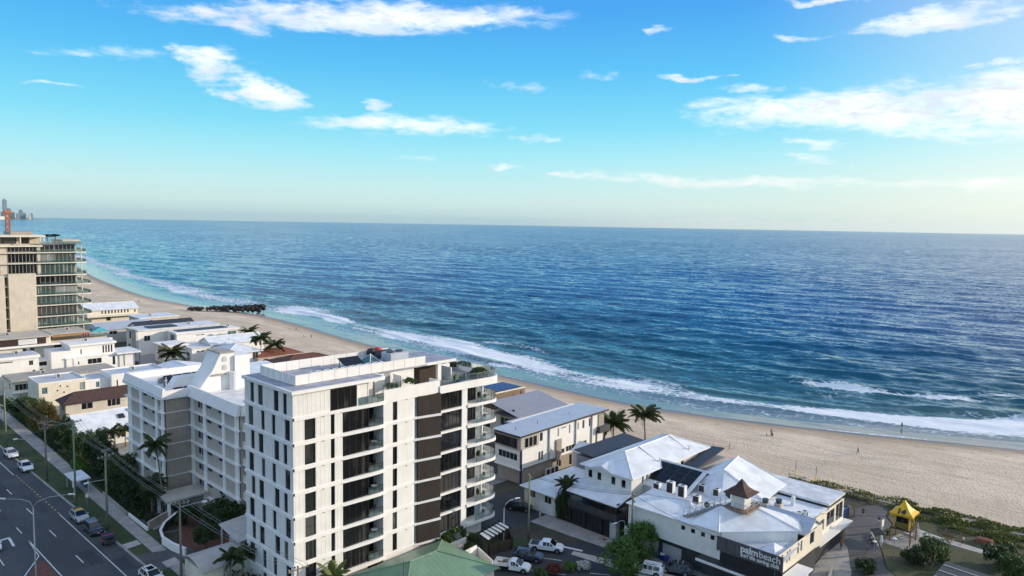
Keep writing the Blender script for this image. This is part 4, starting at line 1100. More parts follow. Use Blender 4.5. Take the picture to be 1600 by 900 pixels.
# south side balconies
for k in range(6):
    q = MB().box(51.6, 70, 107.6, 109.6, BL[k]-.12, BL[k]+.12); q.build('balcony_slab', ['white_slab'], tb_)
    q = MB().box(51.8, 70, 107.6, 107.7, BL[k]+.12, BL[k]+1.1).box(51.7, 51.8, 107.6, 109.4, BL[k]+.12, BL[k]+1.1); q.build('balcony_front', ['cream'], tb_)
    q = MB().box(52.6, 55.4, 109.3, 109.39, BL[k]+.14, BL[k]+2.3); q.build('balcony_door', ['glass_dark'], tb_)
# tapering stair tower
q = MB().extr([(51.4, 126.5, 19.0), (58.4, 126.5, 19.0), (58.4, 126.5, 26.0), (56.0, 126.5, 26.0), (54.4, 126.5, 22.9), (53.7, 126.5, 22.2)], (0, 5.2, 0)); q.build('stair_tower', ['white_paint'], tb_)
MB().box(54.3, 56.9, 126.2, 126.5, 22.15, 22.4).build('ledge', ['concrete'], tb_); MB().box(55.8, 58.6, 126.3, 131.8, 26.0, 26.2).build('ledge', ['concrete'], tb_)
for z in (23.0, 24.5):
    q = MB(); a_ = [(56.3, z), (57.1, z), (57.1, z+.5)]+[(56.7+.4*math.cos(t0), z+.5+.45*math.sin(t0)) for t0 in np.linspace(0.3, math.pi-.3, 6)]+[(56.3, z+.5)]
    q.extr([(x, 126.47, zz) for x, zz in a_], (0, -.06, 0)); q.build('arched_vent', ['grey_light'], tb_)
MB().box(58.4, 61.2, 126.0, 131, 19.2, 25.4).build('lift_tower', ['white_slab'], tb_); MB().cyl(58.2, 126.0, 19.3, 22.6, .85, 14).build('water_cylinder', ['white_slab'], tb_, smooth=False)
q = MB().extr([(48.6, 131.7, 19.2), (56, 131.7, 19.2), (56, 131.7, 21.6), (50.4, 131.7, 21.6)], (0, 2, 0)); q.build('stair_tower', ['white_paint'], tb_)
# roof solar panels
o = thing('solar_array', 'three rows of dark tilted solar panels on the white apartment block roof', 'solar panels', (55, 136, 19.35))
for r_ in range(3):
    for i in range(6 if r_ else 5):
        x = 49.6+i*1.75+r_*.5; y = 131.4+r_*2.9
        MB().slab([(x,y,19.7),(x+1.6,y,19.7),(x+1.6,y+1.9,20.7),(x,y+1.9,20.7)], .05).build('panel', ['solar'], o)
b = MB()
for r_ in range(3): b.box(49.6, 60, 133.2+r_*2.9, 133.26+r_*2.9, 19.35, 20.5)
b.build('frame', ['steel'], o)
o = thing('solar_array', 'flat rows of dark solar strips on the white roof near the tapering stair tower', 'solar panels', (60, 112, 19.4))
for i in range(8): MB().slab([(57.0+i*1.6,110.6,19.6),(58.4+i*1.6,110.6,19.6),(58.4+i*1.6,112.6,20.0),(57.0+i*1.6,112.6,20.0)], .05).build('panel', ['solar'], o)
o = thing('solar_array', 'dark solar strips on the block roof right behind the near row', 'solar panels', (64, 118, 19.4))
for i in range(7): MB().slab([(60.0+i*1.6,116.6,19.6),(61.4+i*1.6,116.6,19.6),(61.4+i*1.6,118.8,20.1),(60.0+i*1.6,118.8,20.1)], .05).build('panel', ['solar'], o)
o = thing('roof_mast', 'thin white mast at the roof edge beside the tilted solar panels', 'mast', (48.0, 130.6, 19.35)); MB().cyl(48.0,130.6,19.35,22.2,.06,6).build('pole', ['white_metal'], o); MB().box(47.7,48.3,130.57,130.63,21.6,21.66).build('crossbar', ['white_metal'], o)
# entrance canopy
o = thing('entrance_canopy', 'flat pale entrance canopy on posts in front of the taupe apartment block', 'canopy', (48, 124, 0))
MB().box(44.2, 51.0, 121.0, 126.2, 3.0, 3.35).build('roof', ['concrete_pale'], o)
for x, y in ((44.6,121.4),(44.6,125.8),(50.6,121.4)): MB().box(x-.2,x+.2,y-.2,y+.2,0,3.0).build('column', ['white_paint'], o)
MB().box(47.5, 51.1, 121.6, 121.8, 0, 3.0).build('wall', ['taupe'], o)

# ------------------------------------------------------------------ beige beachfront tower further up the coast
tc_ = thing('apartment_tower', 'beige beachfront apartment tower with glass balconies beyond the white houses', 'apartment building', (64, 275, 0))
q_ = 275/247.
def cz(z): return 50-(50-z)*q_
CY = 275.0
CL_ = [0.4]+[cz(z) for z in (-0.6+4.0, 7.2, 10.6, 14.1, 17.56, 20.57, 23.86, 26.85, 29.84, 32.72, 36.37, 39.44, 41.9)]
FC = F(0, CY, (1,0), (0,-1))
ex = lambda e: e*q_
MB().box(30, 73.0, CY+0.3, CY+22, 0, cz(42.0)).box(30, 63.5, CY+2, CY+20, cz(42), cz(44.2)).build('core', ['sand_render'], tc_)
for k in range(1, len(CL_)-1):
    z0, z1 = CL_[k], CL_[k+1]; low = k < 10
    ext = 77.2 if low else 76.0
    o = MB().prism([(40, CY-1.6), (ext-1.5, CY-1.6), (ext-.4, CY-1.2), (ext, CY-.2), (ext, CY+21), (40, CY+21)], z0-.14, z0+.14); o.build('floor_slab', ['cream'], tc_)
    g = MB().box(62.0, ext-1.2, CY-1.5, CY-1.46, z0+.2, z0+1.15).hexa([(ext-1.2,CY-1.5,z0+.2),(ext-.15,CY-.4,z0+.2),(ext-.2,CY-.36,z0+.2),(ext-1.24,CY-1.46,z0+.2),(ext-1.2,CY-1.5,z0+1.15),(ext-.15,CY-.4,z0+1.15),(ext-.2,CY-.36,z0+1.15),(ext-1.24,CY-1.46,z0+1.15)]).box(ext-.2, ext-.15, CY-.4, CY+20, z0+.2, z0+1.15)
    g.build('balustrade', ['balustrade'], tc_)
    for (a, b, n) in ((60.9 if low else 62.6, 66.5, 4 if low else 3), (66.7, 72.6, 5)):
        FC.window(tc_, a, b, z0+.2, z1-.2, depth=-0.32, fm='grey_light', gm='glass_green' if (k % 3) else 'glass_dark', nv=n, fr=.08, name='glazing')
    fe = F(73.0, 0, (0,1), (1,0)); fe.window(tc_, CY+.4, CY+20, z0+.2, z1-.2, depth=-0.1, gm='glass_green', nv=8, fr=.08, name='glazing')
    if not low:
        for (a, b, n) in ((48.5, 51.3, 2), (53.6, 61.6, 8)):
            FC.window(tc_, a, b, z0+.3, z1-.2, depth=-0.35, fm='grey_light', gm='glass_dark', nv=n, fr=.08)
        for a_, b_ in ((61.7, 62.5), (51.5, 53.4)): q = MB(); FC.box(q, a_, b_, z0+.18, z1-.18, -.1, .5); q.build('pier', ['sand_render'], tc_)
    q = MB().cyl(74.3, CY-.9, z0, z1, .16, 8); q.build('column', ['cream'], tc_)
# tall blank screens with a dark slot between
zt = cz(33.5)
MB().box(53.2, 60.7, CY-2.4, CY-.2, 0, zt).build('screen_wall', ['sand_render'], tc_)
MB().box(38, 52.2, CY-2.4, CY-.2, 0, zt-.5).build('screen_wall', ['sand_render'], tc_)
FC2 = F(0, CY-.25, (1,0), (0,-1))
for k in range(1, 10): FC2.window(tc_, 51.3, 53.1, CL_[k]+.5, CL_[k+1]-.1, depth=-.1, gm='glass_dark', fr=.08)
FR = F(0, CY-1, (1,0), (0,-1))
MB().box(38, 64.0, CY-1.5, CY+20, cz(44.0), cz(44.5)).build('roof', ['cream'], tc_)
MB().box(38, 63.0, CY-1.8, CY+20, cz(41.2), cz(41.6)).build('roof', ['cream'], tc_)
for a, b, m_ in ((47, 51.2, 'slat_brown'), (52.4, 56.6, 'glass_dark'), (57.6, 60.2, 'timber_dark')): q = MB(); F(0, CY+1.9, (1,0), (0,-1)).box(q, a, b, cz(41.8), cz(43.9), 0, .1); q.build('glazing', [m_], tc_)
q = MB()
for x in (57.1, 62.6, 63.6): q.box(x-.15, x+.15, CY-1.2, CY-.9, cz(41.7), cz(44.0))
q.build('column', ['cream'], tc_)
MB().box(56, 62, CY+6, CY+16, cz(44.4), cz(45.4)).build('plant_room', ['taupe'], tc_); MB().box(48.5, 50.5, CY+4, CY+8, cz(44.4), cz(45.2)).build('plant_room', ['taupe'], tc_)
MB().box(68.8, 74.0, CY-1.4, CY+12, cz(42.0), cz(43.2)).build('plant_room', ['sand_render'], tc_)
MB().box(63.2, 76.4, CY-2.0, CY-1.95, cz(42.0), cz(42.9)).build('balustrade', ['balustrade'], tc_)
# crane behind the beige tower
o = thing('tower_crane', 'orange lattice mast of a crane rising behind the beige tower', 'crane', (62.6, 318, 0))
b = MB(); cxx, cyy = 62.6, 318
for sx in (-.6,.6):
    for sy in (-.6,.6): b.box(cxx+sx-.10, cxx+sx+.10, cyy+sy-.10, cyy+sy+.10, 0, 52)
b.build('mast_leg', ['crane_orange'], o)
b = MB()
for i in range(26):
    z = i*2.0
    for (p0, p1) in (((-.6,-.6),(.6,-.6)), ((-.6,-.6),(-.6,.6)), ((.6,-.6),(.6,.6)), ((-.6,.6),(.6,.6))):
        b.tube([(cxx+p0[0],cyy+p0[1],z),(cxx+p1[0],cyy+p1[1],z+2)], .06, 4); b.tube([(cxx+p0[0],cyy+p0[1],z+2),(cxx+p1[0],cyy+p1[1],z)], .08, 4)
b.build('lattice', ['crane_orange'], o, kind='stuff')
b = MB().box(cxx-1.0, cxx+1.0, cyy-1.0, cyy+1.0, 51.0, 51.8).box(cxx-2.6, cxx-1.0, cyy-.8, cyy+.8, 48.6, 49.8, 1); b.build('cab', ['crane_orange', 'white_metal'], o)

# ------------------------------------------------------------------ houses
def house(label, loc, name='house', cat='house'): return thing(name, label, cat, loc)
def rowwin(side, s0, s1, n, w, z0, z1, nv=1, gm='glass_dark'):
    return [(side, a, a+w, z0, z1, nv, gm) for a in (np.linspace(s0, s1-w, n) if n > 1 else [s0])]
# brown-banded house below the beige tower
h = house('long cream house with a dark brown upper band and orange timber end', (60, 258, 0))
vol(h, 30, 60, 255, 268, 0, 13.4, 'cream', [('S', 22.5, 23.6, 8.6, 10.2), ('S', 24.5, 25.6, 8.6, 10.2)], sub=False)
vol(h, 60, 76, 256, 268, 0, 12.0, 'sand_render', [('S', 1, 3.2, 8.4, 10.8)])
MB().box(30, 58.6, 254.5, 255, 11.4, 13.3).build('brown_band', ['dark_brown'], h); MB().box(30, 44.4, 254.6, 255, 8.6, 10.2).build('brown_band', ['dark_brown'], h)
b = MB()
for i in range(9): b.box(51.6+i*.5, 51.9+i*.5, 254.35, 254.5, 11.6, 13.0)
b.box(51.4, 56.2, 254.42, 254.47, 11.5, 13.1); b.build('louvre_screen', ['white_metal'], h)
b = MB().box(60.6, 68.6, 255.5, 256, 11.9, 13.6); b.build('timber_band', ['orange_timber'], h)
for i in range(3): MB().box(68.9+i*.7, 69.3+i*.7, 255.4, 255.7, 11.9, 13.6).build('timber_fin', ['red'], h)
MB().box(29.5, 60.4, 254.0, 268.4, 13.4, 13.75).box(60.4, 70.8, 255, 268, 13.6, 13.9).build('roof', ['concrete_pale'], h)
MB().box(29.5, 77, 253.8, 255, 10.7, 11.3).build('floor_slab', ['white_slab'], h)
MB().box(60, 76.6, 255.2, 255.4, 12.0, 12.1).build('balcony_edge', ['dark_brown'], h)
MB().box(60.5, 76.6, 255.25, 255.3, 12.1, 12.9).build('balustrade', ['balustrade'], h)
o = thing('shade_sail', 'turquoise shade sail on the terrace beside the beige tower', 'shade sail', (74, 258, 12))
MB().extr([(71.5,256.6,13.2),(77,256.4,13.2),(74.5,257,14.6)], (0.2, 3.5, -.2)).build('canvas', ['teal_shade'], o)
MB().cyl(71.6, 256.7, 12, 13.3, .06, 6).build('post', ['white_metal'], o); MB().cyl(76.8, 256.6, 12, 13.3, .06, 6).build('post', ['white_metal'], o)
# white cubes
h = house('white cubic house with two blocks and a grey lower roof at the left edge', (50, 242, 0))
vol(h, 42, 53.3, 240, 248, 0, 9.7, 'white_paint', [('S', 8.8, 9.9, 7.6, 9.0), ('S', 9.6, 10.3, 5.2, 6.2)])
MB().box(41.6, 53.6, 239.6, 248.3, 9.7, 10.5).build('roof_edge', ['white_slab'], h); MB().box(42, 53.2, 240, 248, 10.5, 10.54).build('roof', ['roof_blue_grey'], h)
MB().box(43.5, 47, 239.93, 240, 9.0, 9.25).build('window', ['glass_dark'], h)
vol(h, 53.3, 56.5, 242.5, 248, 0, 8.2, 'white_paint', [('S', .4, 2.6, 6.6, 7.9), ('S', .8, 1.5, 5, 5.8)])
vol(h, 56.5, 62, 240.4, 248.5, 0, 10.3, 'white_paint', [])
parapet_roof(h, 56.5, 62, 240.4, 248.5, 10.3, .35)
h = house('cream two storey house with grey flat roof in front of the white cubes', (52, 230, 0))
vol(h, 44.3, 58, 228, 237, 0, 5.7, 'cream', [('S', .6, 4.2, 3.2, 4.9, 4), ('S', 7, 9.2, 3.4, 4.9, 2), ('S', 7, 9.0, .6, 2.0, 2), ('W', 2, 4, 3.2, 4.8, 2)])
MB().box(43.9, 70, 227.4, 238, 5.7, 6.2).build('roof', ['concrete'], h)
MB().box(44.2, 57, 227.3, 228, 2.5, 2.8).build('floor_slab', ['white_slab'], h)
# white modern two-storey
h = house('white modern house with upper storey box and flat carport roof', (70, 242, 0))
vol(h, 60.2, 79, 240, 250, 0, 8.2, 'white_paint', [('S', 2.2, 3.4, 6.2, 7.2), ('S', 5.6, 9.4, 6.0, 7.6, 3), ('S', 12.4, 13.2, 5.0, 7.8)])
vol(h, 61.6, 73.6, 241, 250, 8.2, 11.6, 'white_paint', [('S', 2.6, 3.0, 9, 10.6)]+rowwin('S', 8.6, 11.4, 4, .5, 8.8, 11.2))
MB().box(61.2, 74.0, 240.4, 250.4, 11.6, 12.2).build('roof', ['white_slab'], h)
MB().box(73.6, 80.5, 238.6, 249, 8.2, 8.7).build('roof', ['roof_flat_white'], h); MB().box(59.9, 73.7, 239.8, 241, 8.2, 8.5).build('floor_slab', ['white_slab'], h)
for x in (75.5, 80): MB().box(x, x+.25, 239, 239.25, 4.5, 8.2).build('post', ['grey_dark'], h)
MB().box(62, 63.2, 239.86, 239.96, 4.5, 8.2).build('fin_wall', ['white_paint'], h)
# white house with the four round holes
h = house('white house with four small round holes in its wall and blue grey roofs', (60, 216, 0))
vol(h, 46.8, 57.5, 212, 223, 0, 7.3, 'cream', [('S', .6, 1.9, 4.7, 6.4, 1, 'glass_teal'), ('S', 9.2, 10.5, 4.5, 6.6, 1, 'glass_teal'), ('W', 4.5, 5.2, 4.6, 6.2, 1, 'glass_teal')])
parapet_roof(h, 46.8, 57.5, 212, 223, 7.3, .35, 'white_slab', 'roof_blue_grey')
for x, z in ((51.6, 6.3), (53.2, 5.95), (50.9, 5.2), (52.4, 4.55)): MB().tube([(x, 211.97, z), (x, 212.2, z)], .2, 10).build('round_window', ['glass_dark'], h)
vol(h, 57.5, 63.5, 212.8, 221, 0, 6.5, 'white_paint', [('S', 2.6, 3.5, 4.4, 6.0, 1, 'glass_teal')]); parapet_roof(h, 57.5, 63.5, 212.8, 221, 6.5, .3, 'white_slab', 'roof_blue_grey')
vol(h, 63.5, 77.5, 211.2, 220.5, 0, 7.3, 'white_paint', [('S', 1.2, 1.6, 4.4, 6.1), ('S', 4.2, 4.6, 4.4, 6.1)]); parapet_roof(h, 63.5, 77.5, 211.2, 220.5, 7.3, .45, 'white_slab', 'roof_blue_grey')
# brown tiled house
h = house('brick house with a dark brown tiled hip roof', (58, 200, 0))
vol(h, 48.7, 71, 196.3, 201.6, 0, 4.9, 'sand_render', [('S', 3.4, 5.9, 2.9, 4.5, 2), ('S', 9.2, 12.2, 2.7, 4.5, 3), ('S', 15.5, 16.7, 1.2, 4.5), ('W', 1.5, 3.5, 2.8, 4.3, 2)])
hip(h, 48.7, 71, 196.3, 201.6, 4.9, 2.1, .7, 'tile_brown', fascia='dark_brown')
# white gable house
h = house('low white house with a white metal gable roof and two skylights', (54, 176, 0))
vol(h, 45.2, 64, 171.6, 182.4, 0, 3.9, 'white_paint', rowwin('S', 1, 9, 4, 1.0, 1.2, 3.2)+[('W', 1.5, 3.2, 1.2, 3.4, 2), ('W', 6, 8, 1.2, 3.4, 2)])
ro = gable(h, 45.2, 64, 171.6, 182.4, 3.9, 2.6, 'x', .6, 'roof_white_x')
for x in (53.5, 58.5): MB().slab([(x,173.6,5.25),(x+1.3,173.6,5.25),(x+1.3,174.9,5.87),(x,174.9,5.87)], .12).build('skylight', ['glass_grey'], ro)
b = MB()
for i in range(6): b.slab([(43.6, 173+i*1.6, 3.2+.0*i), (45.2, 173+i*1.6, 3.4), (45.2, 173.5+i*1.6, 3.4), (43.6, 173.5+i*1.6, 3.2)], .08)
b.build('louvre_awning', ['white_metal'], h, kind='stuff')
# low white roofs between
h = house('low house with plain white metal roof behind the lone palm', (88, 230, 0))
vol(h, 79, 96, 214, 232, 0, 3.8, 'white_paint', rowwin('S', 2, 14, 4, 1.4, 1.2, 2.8)); gable(h, 79, 96, 214, 232, 3.8, 1.8, 'y', .5, 'roof_white_y')
h = house('white house with dark solar strips on its pale roof behind the stair tower', (93, 195, 0))
vol(h, 84, 104, 186, 204, 0, 6.4, 'white_paint', rowwin('S', 2, 17, 4, 1.6, 3.6, 5.4, 2)); mono(h, 84, 104, 186, 204, 6.6, 7.5, .5, 'roof_white_x')
for i in range(7): MB().slab([(88+i*2, 188, 6.78), (89.7+i*2, 188, 6.78), (89.7+i*2, 191.5, 6.96), (88+i*2, 191.5, 6.96)], .06).build('solar_panel', ['solar'], h)
# modern houses towards the beach
h = house('blue grey roofed house with small dark windows at the far end of the row', (100, 324, 0))
vol(h, 91, 112, 314, 334, 0, 5.4, 'grey_light', [('W', 3, 5, 3.4, 4.8), ('W', 9, 13, 3.2, 4.8, 2), ('S', 3, 6, 3.4, 4.8, 2)]); gable(h, 91, 112, 314, 334, 5.4, 1.7, 'x', .4, 'roof_blue_grey')
h = house('house with a long charcoal roof and pale gable behind the white row', (110, 302, 0))
vol(h, 99, 121, 296, 307, 0, 7.2, 'white_paint', [('W', 2, 4, 5.2, 6.6)]); gable(h, 99, 121, 296, 307, 7.2, 2.0, 'x', .4, 'roof_charcoal')
h = house('pale house with a grey flat roof nearest the rock groyne', (116, 338, 0))
vol(h, 112, 128, 332, 346, 0, 6.4, 'sand_render', [('W', 2, 4, 4.4, 5.8), ('S', 3, 5, 4.2, 5.6)]); flat_roof(h, 112, 128, 332, 346, 6.4, .3, .5)
h = house('long white two storey house with tall grey end wall', (106, 283, 0))
vol(h, 92.8, 123, 279, 290, 0, 8.8, 'white_paint', [('W', 6.2, 8.2, 5.4, 8.2, 1), ('W', 2.8, 4.6, 6, 8.2, 1), ('S', 2.4, 4.6, 5.0, 7.0, 2), ('W', 7, 9.5, .6, 3.4, 2)])
MB().box(92.3, 93.0, 278.6, 283.2, 0, 9.4).build('end_wall', ['grey_light'], h); MB().box(92.4, 123.4, 278.6, 290.4, 8.8, 9.2).build('roof', ['roof_flat_white'], h)
b = MB().box(98, 108, 281, 287, 9.2, 9.5); b.build('solar_panel', ['solar'], h)
h = house('white house with a black strip of solar panels and letter-box windows', (114, 273, 0))
vol(h, 103, 126, 269, 277.5, 0, 8.0, 'white_paint', [('S', 7, 8.4, 6.8, 7.2), ('S', 8.7, 10.2, 6.8, 7.2), ('W', 2, 6, 5.0, 7.4, 3), ('S', 19, 22.4, 4.8, 7.4, 2, 'glass_teal')])
MB().box(102.5, 126.5, 268.5, 278, 8.0, 8.5).build('roof', ['white_slab'], h); MB().box(104.5, 123, 271, 276, 8.5, 8.7).build('solar_panel', ['solar'], h)
h = house('white stepped house with a brown panel box over its driveway', (100, 258, 0))
vol(h, 94.2, 101.5, 256, 266, 0, 6.0, 'white_paint', [('S', .3, .4, 1, 1.2)]); vol(h, 101.5, 108, 252, 266, 0, 5.0, 'white_paint', [('S', 1.6, 2.6, 3.6, 4.1), ('S', 3.2, 4.2, 3.6, 4.1), ('W', 2, 4.5, .8, 3.4, 2)])
MB().box(93.9, 97.6, 255.7, 256, 2.2, 5.6).box(93.9, 94.2, 256, 262, 2.2, 5.6).build('brown_panel', ['taupe'], h)
MB().box(93.6, 102, 255.4, 266.4, 6.0, 6.4).build('roof', ['white_slab'], h); MB().box(101.2, 108.3, 251.7, 266, 5.0, 5.3).build('roof', ['roof_flat_white'], h); MB().box(93.4, 101.6, 255, 262, 1.6, 2.1).build('floor_slab', ['white_slab'], h)
h = house('white gabled beach house with rows of narrow windows by the three palms', (114, 260, 0))
vol(h, 108.5, 128, 252, 262, 0, 5.8, 'white_paint', rowwin('S', 1.2, 3.4, 2, .8, 3.6, 5.2)+rowwin('S', 6.2, 8.4, 2, .8, 3.6, 5.2)+rowwin('S', 16, 18.6, 2, .9, 3.6, 5.2)); gable(h, 108.5, 128, 252, 262, 5.8, 2.0, 'x', .6, 'roof_white_x')
h = house('white verandah house with pyramid metal roof below the palms', (112, 242, 0))
vol(h, 105.5, 117.5, 233.5, 247, 0, 5.2, 'white_paint', rowwin('S', .8, 7.6, 5, .95, 2.6, 4.6)+[('S', 9, 11, 2.4, 4.8, 2)]); hip(h, 105.5, 117.5, 233.5, 247, 5.2, 2.2, .7, 'roof_white_x', 'roof_white_y')
h = house('low house with orange terracotta tiled hip roof by the beach', (124, 236, 0))
vol(h, 115.5, 132, 231.5, 241, 0, 3.0, 'sand_render', rowwin('S', 2, 12, 3, 1.6, 1, 2.4)); hip(h, 115.5, 132, 231.5, 241, 3.0, 2.0, .6, 'tile_terracotta', fascia='cream')
h = house('low house with rust brown tiled roof and pale garden wall', (124, 218, 0))
vol(h, 115, 136, 212, 226, 0, 2.9, 'sand_render', rowwin('S', 2, 16, 4, 1.6, 1, 2.4)); hip(h, 115, 136, 212, 226, 2.9, 2.2, .6, 'tile_rust', fascia='cream')
MB().box(108, 137, 208, 208.3, 0, 1.9).box(108, 108.3, 208.3, 228, 0, 1.9).build('garden_wall', ['cream'], h)
h = house('two level white beach house with verandah standing beyond the beige tower', (116, 384, 0))
vol(h, 103, 125, 374, 388, 0, 6.6, 'cream', [('S', 8, 10, 1.2, 3.2), ('S', 20.4, 21.2, 4.6, 5.8)]+rowwin('S', 6, 18, 9, .7, 4.6, 6.1)); gable(h, 103, 125, 374, 388, 6.6, 2.4, 'x', .7, 'roof_white_x')
MB().box(102.4, 126, 371.4, 374, 3.4, 3.8).build('verandah_deck', ['cream'], h)
b = MB()
for i in range(22): b.box(102.6+i*1.08, 102.75+i*1.08, 371.4, 371.55, 3.8, 4.8)
b.box(102.4, 126, 371.4, 371.5, 4.75, 4.85); b.build('verandah_rail', ['white_metal'], h, kind='stuff')

# taupe beach houses behind the curved balconies
h = house('taupe beach house with blue solar panels covering its flat roof', (128, 130, 0))
vol(h, 119, 136, 126, 133.4, 0, 7.7, 'brown_wall', [('S', 5.2, 9.2, 4.4, 5.9, 4, 'glass_grey'), ('S', 12.4, 12.9, 4.4, 6.6), ('S', 15.2, 15.7, 5, 7.2)])
parapet_roof(h, 119, 136, 126, 133.4, 7.7, .3, 'cream', 'grey_mid')
for i in range(7):
    for j in range(3): MB().slab([(120.4+i*2.1, 126.9+j*2.05, 8.0), (122.3+i*2.1, 126.9+j*2.05, 8.0), (122.3+i*2.1, 128.8+j*2.05, 8.25), (120.4+i*2.1, 128.8+j*2.05, 8.25)], .06).build('solar_panel', ['solar_blue'], h)
h = house('beige beach house with sloping violet grey metal roof', (130, 118, 0))
vol(h, 121, 138.5, 114, 123.5, 0, 4.8, 'sand_render', [('S', 2, 4, 2.4, 4), ('S', 10, 13, 2.2, 4.2, 3), ('W', 2, 6, 2, 4, 3)]); mono(h, 121, 138.5, 114, 123.5, 5.0, 7.0, .4, 'roof_grey')
MB().box(119.5, 123, 115, 121, 4.9, 5.0).build('roof_deck', ['grey_dark'], h); o = MB().tube([(122.4,117,5.0),(122.4,117,5.6),(122.4,117,6.1)], [.12,.5,.05], 10); o.build('roof_vent', ['charcoal'], h)
h = house('small pale flat roofed block beside the grey roofed beach houses', (119, 112, 0))
vol(h, 116.5, 122, 110, 113.6, 0, 4.7, 'concrete_pale', [('W', .6, 2.6, 2.2, 4, 2)]); flat_roof(h, 116.5, 122, 110, 113.6, 4.7, .2, .15, 'concrete_pale', 'roof_blue_grey')
vol(h, 122, 126, 109.5, 113.5, 0, 4.4, 'grey_dark', [('S', .5, 3.5, 1.8, 4.0, 3)])

# three storey house with the long blue-grey roof
h = house('three storey white house with one long blue grey roof and charcoal eaves', (112, 96, 0), 'beach_house')
Sx = 98.8
wS = [('S', 5.6, 6.5, 7.4, 9.2), ('S', 8.1, 8.55, 7.3, 9.1), ('S', 11.0, 11.4, 7.3, 9.1), ('S', 12.0, 13.6, 8.7, 9.0), ('S', 14.6, 15.0, 7.3, 9.1), ('S', 17.4, 17.8, 7.5, 9.1), ('S', 19.0, 19.7, 7.4, 9.2), ('S', 21.2, 21.9, 7.4, 9.2),
      ('S', 5.3, 5.9, 3.5, 5.4), ('S', 6.1, 6.7, 3.5, 5.4), ('S', 8.2, 8.9, 3.9, 5.7), ('S', 12.2, 13.3, 3.5, 4.5), ('S', 13.7, 16.7, 3.5, 4.7, 3), ('S', 17.6, 20.6, 3.7, 4.7, 4), ('S', 23.6, 24.3, 3.2, 6.0)]
vol(h, Sx, 125, 92.5, 99.3, 3.1, 9.5, 'white_paint', wS+[('W', .8, 5.9, 4.5, 5.9, 5), ], sub=True)
vol(h, Sx+.5, 124.6, 93.0, 99, 0, 3.1, 'taupe', [('S', 11, 12.4, .6, 2.4, 2), ('S', 15, 15.9, .2, 2.5), ('S', 18.6, 20, 1.2, 2.3, 2), ('S', 23, 24.4, .3, 2.6)])
b = MB().box(Sx-.15, Sx, 92.3, 99.3, 6.7, 9.5); b.box(Sx-.1, 104.0, 92.3, 92.5, 6.9, 9.5); b.build('upper_cladding', ['panel_taupe'], h)
fW = F(Sx-.15, 0, (0,1), (-1,0)); fW.window(h, 93.2, 99.2, 7.1, 9.0, depth=-.08, fm='charcoal', nv=5, fr=.09)
fS = F(0, 92.3, (1,0), (0,-1))
for a in (100.0, 101.2, 102.4): fS.window(h, a, a+.75, 7.2, 9.0, depth=-.05, fm='charcoal', nv=2)
MB().box(Sx-.05, Sx+.35, 92.25, 92.5, 0, 7).build('corner_post', ['navy'], h)
MB().box(Sx-.25, 99.4, 92.3, 99.3, 2.9, 3.2).build('floor_slab', ['white_slab'], h)
for x in (107.0, 115.4, 120.8): MB().box(x, x+.16, 92.2, 92.5, 3.1, 9.6).build('downpipe', ['grey_light'], h)
MB().box(109.2, 110.8, 92.2, 92.5, 2.4, 6.8).build('recess_panel', ['taupe'], h)
b = MB().box(123.2, 125.05, 92.3, 92.5, 5.9, 9.5); b.build('east_cladding', ['taupe'], h)
MB().box(122.8, 126.4, 91.6, 93.6, 5.6, 6.9).build('balcony', ['grey_dark'], h)
MB().box(124.9, 127.2, 92.3, 99, 2.8, 3.1).build('balcony_slab', ['grey_dark'], h)
r = MB().slab([(Sx-.7, 91.9, 9.75), (126.2, 91.9, 10.3), (126.2, 99.9, 10.3), (Sx-.7, 99.9, 9.75)], .3); ro = r.build('roof', ['charcoal'], h)
MB().slab([(Sx-.55, 92.05, 9.80), (126.05, 92.05, 10.34), (126.05, 99.75, 10.34), (Sx-.55, 99.75, 9.80)], .05).build('roof_sheet', ['roof_blue_grey'], ro)
MB().slab([(104, 99.8, 9.95), (124, 99.8, 10.35), (124, 100.3, 10.35), (104, 100.3, 9.95)], .25).build('rear_parapet', ['white_slab'], ro)
for x in (100.6, 107, 117): MB().cyl(x, 95.5, 9.8, 10.5, .09, 6).build('roof_vent', ['grey_mid'], ro)
for i in range(3):
    lab = ['white wall air conditioner nearest the street', 'white wall air conditioner between two others', 'white wall air conditioner farthest from the street'][i]+' on the three storey house'
    roof_ac(106.2+i*1.3, 91.9, 0.1, (1.0, .5, 1.6), 0, lab, 'air conditioners on the three storey house')

# low white house with the garage door
h = house('low white cottage with cream wall, white garage door and metal hip roof', (97, 81, 0), 'cottage')
vol(h, 92.1, 105, 77.8, 85.0, 0, 3.7, 'cream', [('W', .9, 2.5, 1.9, 3.2, 2, 'glass_grey'), ('W', 4.6, 6.3, 2.0, 3.3, 2, 'glass_grey')], sub=True)
hip(h, 92.1, 105, 77.8, 85.0, 3.75, 2.1, .6, 'roof_white_x', 'roof_white_y')
b = MB().box(91.98, 92.09, 78.2, 81.3, 0.02, 2.0); g = b.build('garage_door', ['white_metal'], h)
for i in range(4): MB().box(91.95, 91.985, 78.25, 81.25, .1+i*.48, .5+i*.48).build('door_panel', ['white_paint'], g)
h = house('low house with charcoal flat roof hidden between the white roofs', (110, 79, 0))
vol(h, 105.5, 121, 75.6, 84, 0, 6.6, 'grey_mid', [('W', 2, 5, 4.2, 6, 2)]); mono(h, 105.5, 121, 75.6, 84, 6.8, 7.6, .4, 'roof_charcoal')
gable(h, 110.5, 115, 84, 89, 5.2, 1.2, 'y', .3, 'roof_white_y'); vol(h, 110.5, 115, 84, 89, 0, 5.2, 'white_paint')

